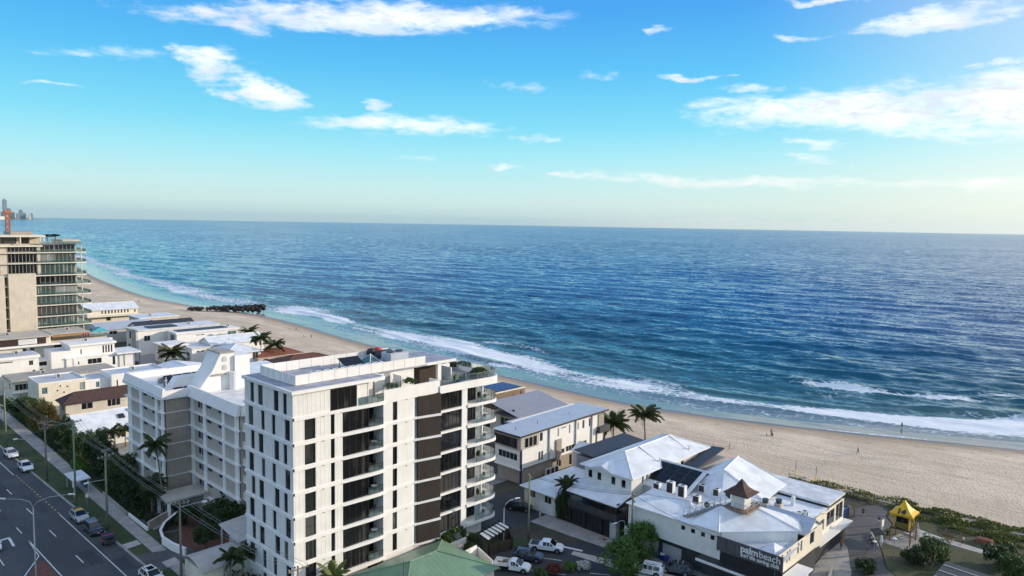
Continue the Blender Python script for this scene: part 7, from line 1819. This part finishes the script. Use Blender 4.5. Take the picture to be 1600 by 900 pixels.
# ------------------------------------------------------------------ rock groyne
o = thing('rock_groyne', 'dark boulder groyne running from the beach into the sea', 'groyne', (180, 415, -2))
def rock_mesh(seed):
    g = random.Random(seed); b = MB(); n = 7; rings = []
    prof = [(-.9,.35),(-.5,.85),(0,1.0),(.45,.8),(.85,.3)]
    vs = []
    for z, r_ in prof:
        for i in range(n): a = 6.283*i/n; q = r_*g.uniform(.78,1.18); vs.append((q*math.cos(a), q*math.sin(a), z*g.uniform(.85,1.12)))
    fs_ = [tuple(range(n-1,-1,-1)), tuple(range(4*n,5*n))]+[(j*n+i, j*n+(i+1)%n, (j+1)*n+(i+1)%n, (j+1)*n+i) for j in range(4) for i in range(n)]
    me = bpy.data.meshes.new('rock'); me.from_pydata(vs, [], fs_); me.materials.append(MATS['rock']); me.update(); return me
RM = [rock_mesh(i) for i in range(6)]
for i in range(135):
    t0 = random.random(); x, y = 166+t0*37, 416-t0*20; w_ = (1.4+3.2*t0**.8); q = random.uniform(-1, 1)
    r = link('rock', RM[i % 6], o); s = random.uniform(.9, 1.7)*(.65+.6*t0)
    zt = (-1.2 if t0 < .1 else -1.0)-1.2*t0+1.7*(1-abs(q))*(.35+.9*t0)
    r.location = (x+q*w_*.4-180, y+q*w_-415, zt+2); r.rotation_euler = (random.uniform(0,6), random.uniform(0,6), random.uniform(0,6)); r.scale = (s, s*random.uniform(.7,1), s*random.uniform(.6,.9))

# ------------------------------------------------------------------ far skyline
SKY = [('tall dark blue tower dominating the far skyline',2488,46,304,'city_grey'), ('pale slim building right beside the tallest far tower',2525,40,112,'city_pale'), ('stepped mid height tower of the far skyline',2560,44,168,'city_glass'), ('broad pale block in the far skyline',2610,52,112,'city_pale'), ('low block between the far towers',2655,34,92,'city_grey'), ('second tall grey tower of the far skyline',2705,40,150,'city_glass'), ('pointed roofed building of the far skyline',2758,38,106,'city_grey'), ('small pale block near the end of the far skyline',2800,30,76,'city_pale'), ('last dark tower at the end of the far skyline',2838,26,96,'city_glass'), ('tiny block where the far skyline ends',2856,18,60,'city_grey'), ('pale building at the left end of the far skyline',2440,44,110,'city_pale')]
for i, (lb, e_, w_, hh, m_) in enumerate(SKY):
    y = 12760+(i*53) % 170; o = thing('skyscraper', lb, 'skyscraper', (e_, y, 0), 0, 'towers of the far skyline')
    MB().box(e_-w_/2, e_+w_/2, y, y+w_, 0, hh*.92).build('shaft', [m_], o)
    MB().hexa([(e_-w_*.4,y+w_*.1,hh*.92),(e_+w_*.4,y+w_*.1,hh*.92),(e_+w_*.4,y+w_*.9,hh*.92),(e_-w_*.4,y+w_*.9,hh*.92),(e_-w_*.25,y+w_*.3,hh),(e_+w_*.1,y+w_*.3,hh*.98),(e_+w_*.1,y+w_*.7,hh*.98),(e_-w_*.25,y+w_*.7,hh)]).build('crown', [m_], o)

# ------------------------------------------------------------------ vehicles (local: x forward, y left)
def loft(stations):
    """stations: (x, z_bottom, z_belt, z_top, half width low, half width belt, half width top)"""
    b = MB(); rings = []
    for x, zb, zl, zt, w0, w1, w2 in stations:
        half = [(w0*.86, zb), (w0, zb+.12), (w1*1.0, (zb+zl)*.55), (w1, zl), (w2, max(zl+.01, zt-.07)), (w2*.82, max(zl+.02, zt))]
        rings.append([(x, y, z) for y, z in half]+[(x, -y, z) for y, z in reversed(half)])
    n = len(rings[0])
    vs = [p for r_ in rings for p in r_]
    fs_ = [tuple(range(n)), tuple(range(len(vs)-1, len(vs)-n-1, -1))]+[(j*n+i, (j+1)*n+i, (j+1)*n+(i+1)%n, j*n+(i+1)%n) for j in range(len(rings)-1) for i in range(n)]
    b.add(vs, fs_); return b, rings
def glassq(r0, r1, side, inset=.12, out=.012):
    """side window between two stations"""
    i0, i1 = (3, 4) if side > 0 else (8, 7)
    a, b_, c, d = [Vector(r0[i0]), Vector(r1[i0]), Vector(r1[i1]), Vector(r0[i1])]
    cen = (a+b_+c+d)/4; q = [cen+(p-cen)*(1-inset) for p in (a,b_,c,d)]
    o_ = Vector((0, side*out*1.6, out)); return [p+o_ for p in q]
def wheel(parent, x, y, r=.34, w=.22):
    t_ = MB(); prof = [(-w/2, r*.62), (-w/2, r*.93), (-w/2+.03, r), (w/2-.03, r), (w/2, r*.93), (w/2, r*.62)]; n = 16
    vs = [(x+rr*math.cos(6.283*i/n), y+d, r+rr*math.sin(6.283*i/n)) for d, rr in prof for i in range(n)]
    fs_ = [(j*n+i, j*n+(i+1)%n, (j+1)*n+(i+1)%n, (j+1)*n+i) for j in range(5) for i in range(n)]+[tuple(range(n)), tuple(range(5*n, 6*n))]
    t_.add(vs, fs_); o = t_.build('wheel', ['tyre'], parent, smooth=False)
    s = 1 if y > 0 else -1; q = MB().tube([(x, y+s*(w/2-.06), r), (x, y+s*(w/2+.012), r)], [r*.60, r*.52], 10); q.build('rim', ['rim'], o)
def car(name, label, cat, paint, kind, loc, rot, group=None):
    o = thing(name, label, cat, loc, rot, group, local=True)
    suv = dict(hatch=0, suv=1, fourwd=1, ute=1, tray=1)[kind]
    H = 1.46+.24*suv+(.08 if kind in ('fourwd',) else 0); bl = .92+.12*suv; zb = .24+.08*suv; L = {'hatch':4.2,'suv':4.6,'fourwd':4.9,'ute':5.3,'tray':5.3}[kind]; w = .88+.05*suv
    f, r_ = L/2, -L/2
    hood = bl+.02; nose = bl-.16
    front = [(f, zb+.14, nose-.30, nose-.14, w*.80, w*.80, w*.74), (f-.10, zb+.02, nose-.10, nose, w*.92, w*.92, w*.86), (f-.55, zb, hood-.06, hood, w, w*.98, w*.90), (f-1.25, zb, bl, hood+.05, w, w, w*.90)]
    a = f-1.28; wsx = a-.78
    if kind in ('ute', 'tray'):
        ce = -.35 if kind == 'tray' else -.75
        st = front+[(wsx, zb, bl, H-.03, w, w, w*.80), (wsx-.45, zb, bl, H, w, w, w*.80), (ce+.25, zb, bl, H-.02, w, w, w*.80), (ce, zb, bl, H-.10, w, w, w*.80), (ce-.02, zb, bl-.02, bl, w, w, w*.9)]
        if kind == 'ute': st += [(r_+.1, zb+.1, bl-.04, bl-.02, w, w, w*.94), (r_, zb+.2, bl-.05, bl-.04, w*.97, w*.97, w*.92)]
    else:
        rake = .45 if kind == 'hatch' else (.30 if kind == 'suv' else .12)
        st = front+[(wsx, zb, bl, H-.03, w, w, w*.80), (wsx-.7, zb, bl, H, w, w, w*.80), (wsx-1.4, zb, bl+.01, H-.01, w, w, w*.80), (r_+rake+.35, zb, bl+.02, H-.06, w, w, w*.78), (r_+.08, zb+.06, bl+.02, bl+.10 if kind != 'fourwd' else H-.2, w*.97, w*.96, w*.86 if kind != 'fourwd' else w*.76), (r_, zb+.18, bl-.1, bl-.02, w*.93, w*.92, w*.85)]
    b, rg = loft(st); body = b.build('body', [paint], o, smooth=False)
    def q4(nm, pts, m='glass_dark', par=o): MB().quad(*[tuple(p) for p in pts]).build(nm, [m], par)
    # windscreen
    A, B = rg[3], rg[4]; p = [Vector(A[5]), Vector(A[6]), Vector(B[6]), Vector(B[5])]; cen = sum(p, Vector())/4
    p = [Vector((A[5][0]+.02, A[4][1]*.92, A[5][2])), Vector((A[5][0]+.02, -A[4][1]*.92, A[5][2])), Vector((B[5][0]+.02, -B[4][1]*.92, B[5][2]-.03)), Vector((B[5][0]+.02, B[4][1]*.92, B[5][2]-.03))]
    q4('windscreen', [v+Vector((.03,0,.02)) for v in p])
    pairs = [(4,5),(5,6)] if kind in ('ute','tray') else [(4,5),(5,6),(6,7)]
    for s in (1,-1):
        for i,j in pairs:
            if rg[i][0][0]-rg[j][0][0] > .2: q4('side_window', glassq(rg[i], rg[j], s))
        tri_ = [Vector(rg[3][3 if s>0 else 8]), Vector(rg[4][3 if s>0 else 8]), Vector(rg[4][4 if s>0 else 7])]
        cen = sum(tri_, Vector())/3; MB().tri(*[tuple(cen+(v-cen)*.8+Vector((0,s*.02,.01))) for v in tri_]).build('side_window', ['glass_dark'], o)
    if kind not in ('ute','tray'):
        A, B = rg[7], rg[8]; q4('rear_window', [Vector((A[5][0]-.02, A[5][1]*.9, A[5][2]-.04)), Vector((A[5][0]-.02, -A[5][1]*.9, A[5][2]-.04)), Vector((B[5][0]-.01, -B[5][1]*.85, B[5][2]+.05)), Vector((B[5][0]-.01, B[5][1]*.85, B[5][2]+.05))])
    else:
        c = -.35 if kind == 'tray' else -.75; q4('rear_window', [(c-.03,w*.7,bl+.1),(c-.03,-w*.7,bl+.1),(c-.03,-w*.66,H-.18),(c-.03,w*.66,H-.18)])
    wr = .34+.05*suv; fx, rx = f-.86, r_+.92
    for x in (fx, rx):
        for s in (1,-1):
            arch = MB().tube([(x, s*(w-.12), wr), (x, s*(w+.006), wr)], [wr*1.2, wr*1.2], 14); arch.build('wheel_arch', ['tyre'], o)
            wheel(o, x, s*(w-.075), wr)
    for s in (1,-1):
        MB().hexa([(f-.06,s*.42,nose-.30),(f-.02,s*.70,nose-.30),(f-.30,s*.80,nose-.26),(f-.30,s*.5,nose-.26),(f-.10,s*.42,nose-.08),(f-.08,s*.68,nose-.10),(f-.34,s*.78,nose-.06),(f-.34,s*.5,nose-.06)]).build('headlight', ['headlamp'], o)
        MB().box(r_-.015, r_+.06, min(s*.52,s*.82), max(s*.52,s*.82), bl-.32, bl-.08).build('tail_light', ['taillamp'], o)
        MB().box(a-.28, a-.12, min(s*(w+.0),s*(w+.2)), max(s*(w+.0),s*(w+.2)), bl+.02, bl+.17).build('mirror', [paint], o)
        for xx in ((wsx-.15, wsx-.95) if kind != 'tray' else (wsx-.1,)): MB().box(xx-.1, xx+.06, min(s*w, s*(w+.02)), max(s*w, s*(w+.02)), bl-.14, bl-.10).build('door_handle', ['black_metal' if paint == 'car_white' else 'steel'], o)
    MB().box(f-.03, f+.012, -.36, .36, zb+.30, nose-.26).build('grille', ['black_metal'], o)
    MB().box(f-.02, f+.02, -.62, .62, zb+.10, zb+.24).build('bumper', ['charcoal'], o)
    MB().box(f+.012, f+.024, -.19, .19, zb+.25, zb+.34).build('number_plate', ['white_slab'], o)
    if kind == 'ute':
        c = -.85; t_ = MB().box(r_+.14, c, -w+.1, w-.1, bl-.06, bl-.005); t_.build('tub_cover', ['black_metal'], o)
    if kind == 'tray':
        t_ = MB().box(r_, -.5, -w, w, .84, .92); tr = t_.build('tray', ['car_white'], o)
        MB().box(r_, -.5, w-.04, w, .92, 1.3).box(r_, -.5, -w, -w+.04, .92, 1.3).box(r_, r_+.04, -w+.04, w-.04, .92, 1.3).build('tray_side', ['white_paint'], tr)
        MB().box(-.52,-.46,-w,-w+.06,.92,1.9).box(-.52,-.46,w-.06,w,.92,1.9).box(-.52,-.46,-w,w,1.84,1.9).build('rack', ['black_metal'], o)
        MB().box(r_+.5,-1.2,-.35,-.2,.92,1.02).box(r_+.3,-.9,.1,.24,.92,1.05).box(-1.6,-1.0,.3,.7,.92,1.15).build('load', ['timber'], tr)
        MB().box(r_+.2, -.2, -.4, .4, .5, .8).build('chassis', ['black_metal'], o)
    if kind in ('suv','fourwd'):
        for s in (1,-1): MB().box(r_+.9, wsx-.4, min(s*w*.66,s*w*.7), max(s*w*.66,s*w*.7), H+.0, H+.07).build('roof_rail', ['black_metal' if paint != 'car_black' else 'steel'], o)
    o['_'] = 0; del o['_']
    return o
G3 = 'cars on the highway'
S = R(-90)                                         # facing south
car('parked_car', 'white parked car farthest up the highway kerb', 'car', 'car_white', 'suv', (33.55,176.6,.012), S+.02, G3)
car('parked_car', 'white parked car second from the far end of the highway kerb', 'car', 'car_white', 'suv', (33.75,165.4,.012), S+.02, G3)
hc = car('parked_car', 'silver car with an orange board on its roof at the kerb', 'car', 'car_silver', 'suv', (34.05,131.6,.012), S+.02, G3)
MB().box(-.5,.25,-.45,.45,1.72,1.84).build('roof_board', ['kiosk_yellow'], hc); MB().box(-1.5,-.7,-.5,.5,1.70,1.86).build('roof_load', ['grey_dark'], hc)
car('parked_car', 'black four wheel drive parked behind the silver car', 'car', 'car_black', 'fourwd', (34.2,124.9,.012), S+.02, G3)
sr = car('parked_car', 'white car with black sunroof nearest the camera on the highway', 'car', 'car_white', 'suv', (35.0,102.2,.012), S+.06, G3); MB().box(-1.0,.1,-.42,.42,1.69,1.71).build('sunroof', ['glass_dark'], sr)
car('moving_car', 'white car waiting by the turn arrow at the left edge', 'car', 'car_white', 'hatch', (21.6,128.6,.012), S, G3)
o = thing('trailer', 'small dark trailer with red trim at the kerb in front of the black car', 'trailer', (34.5,118.6,.012), S, None, local=True)
MB().hexa([(-1.1,-.7,.5),(1.0,-.7,.5),(1.0,.7,.5),(-1.1,.7,.5),(-1.15,-.75,1.0),(1.05,-.75,1.0),(1.05,.75,1.0),(-1.15,.75,1.0)]).build('body', ['grey_dark'], o)
MB().slab([(-1.2,-.8,1.5),(1.1,-.8,1.45),(1.1,.8,1.45),(-1.2,.8,1.5)], .08).build('cover', ['navy'], o); MB().box(-.1,.1,-.82,.82,1.46,1.52).box(-1.2,-1.16,-.75,.75,.6,.9).build('red_trim', ['red'], o)
for x in (-1.05,.95):
    for y in (-.7,.7): MB().box(x-.03,x+.03,y-.03,y+.03,1.0,1.45).build('post', ['steel_dark'], o)
for y in (-.8,.8): wheel(o, -.2, y, .3, .18); MB().box(-.6,.25,min(y-.12,y+.12),max(y-.12,y+.12),.62,.68).build('mudguard', ['red'], o)
MB().tube([(1.0,0,.5),(2.0,0,.45)], .05, 6).build('drawbar', ['steel_dark'], o)
BA = math.atan2(-4.6, 2.6)
car('tray_ute', 'white tray back ute with timber in its tray by the white walls', 'utility truck', 'car_white', 'tray', (73.2,69.6,.018), BA)
car('parked_suv', 'dark grey car parked between two white utes', 'car', 'car_grey', 'suv', (77.2,70.2,.018), BA)
car('dual_cab_ute', 'white dual cab ute with covered tub in the end bay', 'utility truck', 'car_white', 'ute', (81.6,70.4,.018), BA)
car('parked_car', 'dark car parked beside the white cottage', 'car', 'car_black', 'suv', (90.0,84.2,.018), R(-62))
car('parked_wagon', 'white car with dark windows under the round street trees', 'car', 'car_white', 'fourwd', (86.4,55.4,.018), R(112))
rk = car('parked_wagon', 'dark wagon with pale roof bars in front of the club', 'car', 'car_grey', 'suv', (89.6,52.4,.11), R(112)); MB().box(-.9,-.84,-.6,.6,1.72,1.78).box(-.2,-.14,-.6,.6,1.72,1.78).build('roof_bar', ['white_metal'], rk)
car('parked_car', 'black car at the bottom edge before the club awning', 'car', 'car_black', 'hatch', (89.4,45.8,.11), R(112))

# ------------------------------------------------------------------ people
def skin_mesh(name, joints, bones, mtl, sub=1):
    """continuous surface grown over a skeleton with per-joint radii"""
    me = bpy.data.meshes.new(name); me.from_pydata([j[:3] for j in joints], bones, []); me.update()
    o = bpy.data.objects.new(name, me); COL.objects.link(o)
    md = o.modifiers.new('skin', 'SKIN'); md.use_smooth_shade = True
    for i, j in enumerate(joints): me.skin_vertices[0].data[i].radius = (j[3], j[3]*(j[4] if len(j) > 4 else 1)); me.skin_vertices[0].data[i].use_root = (i == 0)
    s = o.modifiers.new('sub', 'SUBSURF'); s.levels = sub; s.render_levels = sub
    bpy.context.view_layer.update()
    out_ = bpy.data.meshes.new_from_object(o.evaluated_get(bpy.context.evaluated_depsgraph_get())); bpy.data.objects.remove(o)
    out_.name = name; out_.materials.clear(); out_.materials.append(MATS[mtl])
    out_.polygons.foreach_set('use_smooth', [True]*len(out_.polygons)); return out_
def figure(pose):
    st, lf = {'stand': (.08, 0), 'walk': (.30, .12), 'run': (.48, .25), 'sit': (0, 0)}[pose]
    hz_ = .92 if pose != 'sit' else .18
    T = hz_
    if pose == 'sit': legs = [((.55,.11,.30),(.62,.11,.05)), ((.52,-.11,.32),(.66,-.11,.05))]
    else: legs = [((st*.55+.04,.10,.50+lf*.2),(st,.10,.07)), ((-st*.35+.05,-.10,.49),(-st,-.10,.07+lf))]
    J = [(0,0,T,.125,1.0), (0,0,T+.22,.115,1.25), (.01,0,T+.44,.125,1.35), (.01,0,T+.56,.06), (.03,0,T+.70,.098,.9), (.03,0,T+.82,.07)]
    B = [(0,1),(1,2),(2,3),(3,4),(4,5)]
    arm = [((-st*.3,.24,T+.24),(st*.1+.06,.26,T+.02)), ((st*.4,-.24,T+.24),(st*.5+.12,-.25,T+.06))]
    bp = {'leg': [], 'arm': []}
    for s, (kn, ft) in zip((1,-1), legs):
        k = len(J); J += [(0,s*.09,T-.05,.088), (*kn,.062), (*ft,.042), (ft[0]+.15,ft[1],max(.03,ft[2]-.035),.035)]; B += [(0,k),(k,k+1),(k+1,k+2),(k+2,k+3)]
        bp['leg'].append((kn, ft, s))
    hands = []
    for s, (elb, wr) in zip((1,-1), arm):
        k = len(J); J += [(0,s*.19,T+.47,.055), (*elb,.040), (*wr,.030), (wr[0]+.03,wr[1],wr[2]-.08,.034,.6)]; B += [(2,k),(k,k+1),(k+1,k+2),(k+2,k+3)]
        hands.append((wr, s)); bp['arm'].append((elb, wr, s))
    body = skin_mesh('body', J, B, 'skin')
    # five tapered, slightly curled fingers on each hand, and a small face
    f = MB()
    for wr, s in hands:
        c = Vector((wr[0]+.03, wr[1], wr[2]-.10))
        for i, L in enumerate((.062,.075,.07,.055)):
            p = c+Vector((.026-.017*i, 0, -.012)); f.tube([p, p+Vector((.006,-s*.006,-L*.55)), p+Vector((.016,-s*.02,-L))], [.008,.007,.005], 5)
        p = c+Vector((.03,0,.03)); f.tube([p, p+Vector((.03,-s*.008,-.03)), p+Vector((.036,-s*.014,-.055))], [.010,.009,.006], 5)
    hx, hz2 = .03, T+.72
    f.tube([(hx+.09,0,hz2+.01),(hx+.118,0,hz2-.025)], [.012,.016], 5)
    for s in (1,-1): f.tube([(hx,s*.088,hz2+.02),(hx-.01,s*.10,hz2-.03)], [.016,.012], 5)
    v0 = len(body.vertices); bm_ = __import__('bmesh').new(); bm_.from_mesh(body)
    base = [bm_.verts.new(v) for v in f.v]
    for fc in f.f: bm_.faces.new([base[i] for i in fc])
    bm_.to_mesh(body); bm_.free()
    sh = [(0,0,T+.02,.140,1.05), (0,0,T+.22,.135,1.25), (.01,0,T+.45,.14,1.35), (.01,0,T+.53,.075)]; sb = [(0,1),(1,2),(2,3)]
    for (elb, wr, s) in bp['arm']: k = len(sh); e = Vector(elb); p0 = Vector((0,s*.19,T+.47)); mid = p0+(e-p0)*.7; sh += [(*p0,.07), (*mid,.058)]; sb += [(2,k),(k,k+1)]
    shirt = lambda m_: skin_mesh('shirt', sh, sb, m_)
    tr = [(0,0,T+.03,.138,1.1)]; tbn = []
    for (kn, ft, s) in bp['leg']: k = len(tr); kk_ = Vector(kn); tr += [(0,s*.09,T-.06,.105), (*(Vector((0,s*.09,T-.06))+(kk_-Vector((0,s*.09,T-.06)))*.85),.082)]; tbn += [(0,k),(k,k+1)]
    shorts = lambda m_: skin_mesh('shorts', tr, tbn, m_)
    hair = lambda m_: skin_mesh('hair', [(hx-.025,0,hz2-.02,.092,.95), (hx-.012,0,hz2+.075,.088), (hx,0,hz2+.11,.05)], [(0,1),(1,2)], m_)
    return body, shirt, shorts, hair
FIG = {}; CL_C = {}
def person(label, x, y, z, rot, pose='stand', shirt='white_cloth', shorts='navy', group=None, hair='hair', s=1.0):
    if pose not in FIG: FIG[pose] = figure(pose)
    bd, sf, shf, hf = FIG[pose]; o = thing('person', label, 'person', (x, y, z), rot, group, local=True)
    link('body', bd, o)
    for nm, fn, m_ in (('shirt', sf, shirt), ('shorts', shf, shorts), ('hair', hf, hair)):
        if m_ is None: continue
        if (pose, nm, m_) not in CL_C: CL_C[(pose, nm, m_)] = fn(m_)
        link(nm, CL_C[(pose, nm, m_)], o)
    o.scale = (s,)*3; return o
def bz(x, y): return float(sand_z(np.array(float(x)), np.array(float(y))))-.02
gp = 'people by the club and park'; gb = 'people on the beach'; gw = 'people in the sea'
person('person in a red shirt standing in the lane beside the club', 115.0, 38.4, .02, 2.6, 'stand', 'orange_red', 'navy', gp)
person('person in dark clothes walking on the club forecourt', 118.4, 40.3, .02, 1.0, 'walk', 'charcoal', 'charcoal', gp)
person('person in a pink shirt at the lane edge by the lawn', 116.4, 35.0, .02, 2.0, 'stand', 'pink_cloth', 'charcoal', gp)
person('person in dark shirt crouching on the pale kerb', 121.2, 35.7, .02, 2.6, 'sit', 'charcoal', 'navy', gp)
person('person with white top sitting on the pale kerb', 122.2, 36.2, .02, 2.2, 'sit', 'white_cloth', 'navy', gp)
person('person in olive clothes running across the lawn', 124.6, 34.6, .02, 3.4, 'run', 'leaf_dark', 'charcoal', gp)
person('person in dark clothes walking up the lane to the beach', 131.6, 40.6, .02, .6, 'walk', 'charcoal', 'navy', gp)
person('person in pale clothes standing by the skip fence', 131.0, 42.8, .02, 3.0, 'stand', 'sand_render', 'taupe', gp)
person('person in blue top near the notice board', 129.6, 37.4, .02, 3.6, 'stand', 'skip_blue', 'white_cloth', gp)
person('person in white shirt walking along the coastal path', 130.8, 25.2, .02, 1.6, 'walk', 'white_cloth', 'navy', gp)
person('person in black sitting low on the coastal path', 130.2, 20.2, .02, 1.9, 'sit', 'charcoal', 'charcoal', gp)
person('person in white walking on the street footpath by the cottage', 89.2, 78.6, .11, 2.4, 'walk', 'white_cloth', 'white_cloth', gp)
person('person in orange top beside the parked cars under the trees', 86.6, 58.2, .02, 2.0, 'stand', 'orange_red', 'navy', gp)
person('person sitting on the sand at the water edge', 175.2, 76.7, bz(175.2,76.7), .5, 'sit', 'charcoal', 'navy', gb)
person('person standing behind the seated one at the water edge', 176.0, 77.3, bz(176,77.3), .6, 'stand', 'taupe', 'charcoal', gb)
person('person in dark clothes walking alone on the open sand', 174.0, 55.6, bz(174,55.6), 1.4, 'walk', 'charcoal', 'skip_blue', gb)
person('person in a red top on the sand behind the club roofs', 152.4, 76.6, bz(152.4,76.6), 2.0, 'walk', 'red', 'white_cloth', gb)
person('far beach walker in dark clothes nearest the water', 175.0, 312.0, bz(175,312), 1.5, 'walk', 'charcoal', 'navy', gb)
person('far beach walker in white shirt beside a companion', 166.5, 290.0, bz(166.5,290), 1.5, 'walk', 'white_cloth', 'navy', gb)
person('far beach walker in navy beside the white shirted one', 168.4, 287.0, bz(168.4,287), 1.6, 'stand', 'navy', 'navy', gb)
person('distant person on the sand near the groyne', 158.0, 470.0, bz(158,470), .6, 'walk', 'charcoal', 'navy', gb, s=1.1)
person('person in dark wetsuit standing in the shallow surf', 215.8, 58.0, -4.25, .8, 'stand', 'black_metal', 'black_metal', gw)
for x, y, lb in ((293.5,119.1,'left of the three close together'), (295.5,117.4,'middle of the three close together'), (295.0,115.6,'right of the three close together'), (294.8,110.3,'apart on the right')):
    person('bather standing waist deep far out, '+lb, x, y, -4.15, .8, 'stand', 'charcoal', 'navy', gw)
o = thing('dog', 'small dark dog beside the seated person at the water edge', 'dog', (174.0, 77.6, bz(174,77.6)), .4, None, local=True)
me_ = skin_mesh('body', [(0,0,.42,.10),(-.34,0,.43,.085),(.28,0,.45,.105),(.42,0,.58,.06),(.50,0,.66,.065),(.62,0,.63,.035),(-.52,0,.52,.022),(-.64,0,.60,.015),(.26,.08,.24,.035),(.27,.08,.03,.024),(.26,-.08,.24,.035),(.29,-.08,.03,.024),(-.34,.08,.27,.05),(-.42,.08,.16,.026),(-.38,.08,.03,.022),(-.34,-.08,.27,.05),(-.42,-.08,.16,.026),(-.36,-.08,.03,.022)], [(0,1),(0,2),(2,3),(3,4),(4,5),(1,6),(6,7),(2,8),(8,9),(2,10),(10,11),(1,12),(12,13),(13,14),(1,15),(15,16),(16,17)], 'hair'); link('body', me_, o)

# ------------------------------------------------------------------ haze
hz = MB().box(-4500, 34000, -9800, 34000, -12, 345)
# keep the sea bed and everything else inside
ho = hz.build('haze', ['sand'], None, kind='stuff')
mt = bpy.data.materials.new('haze'); mt.use_nodes = True
t = NT(mt.node_tree); t.t.nodes.clear()
pv_ = t.n('ShaderNodeVolumePrincipled')
pv_.inputs['Color'].default_value = (0.66, 0.88, 0.95, 1)
pv_.inputs['Density'].default_value = HAZE = 0.000016
pv_.inputs['Anisotropy'].default_value = 0.35
ou = t.n('ShaderNodeOutputMaterial'); t.t.links.new(pv_.outputs[0], ou.inputs['Volume'])
ho.data.materials.clear(); ho.data.materials.append(mt)
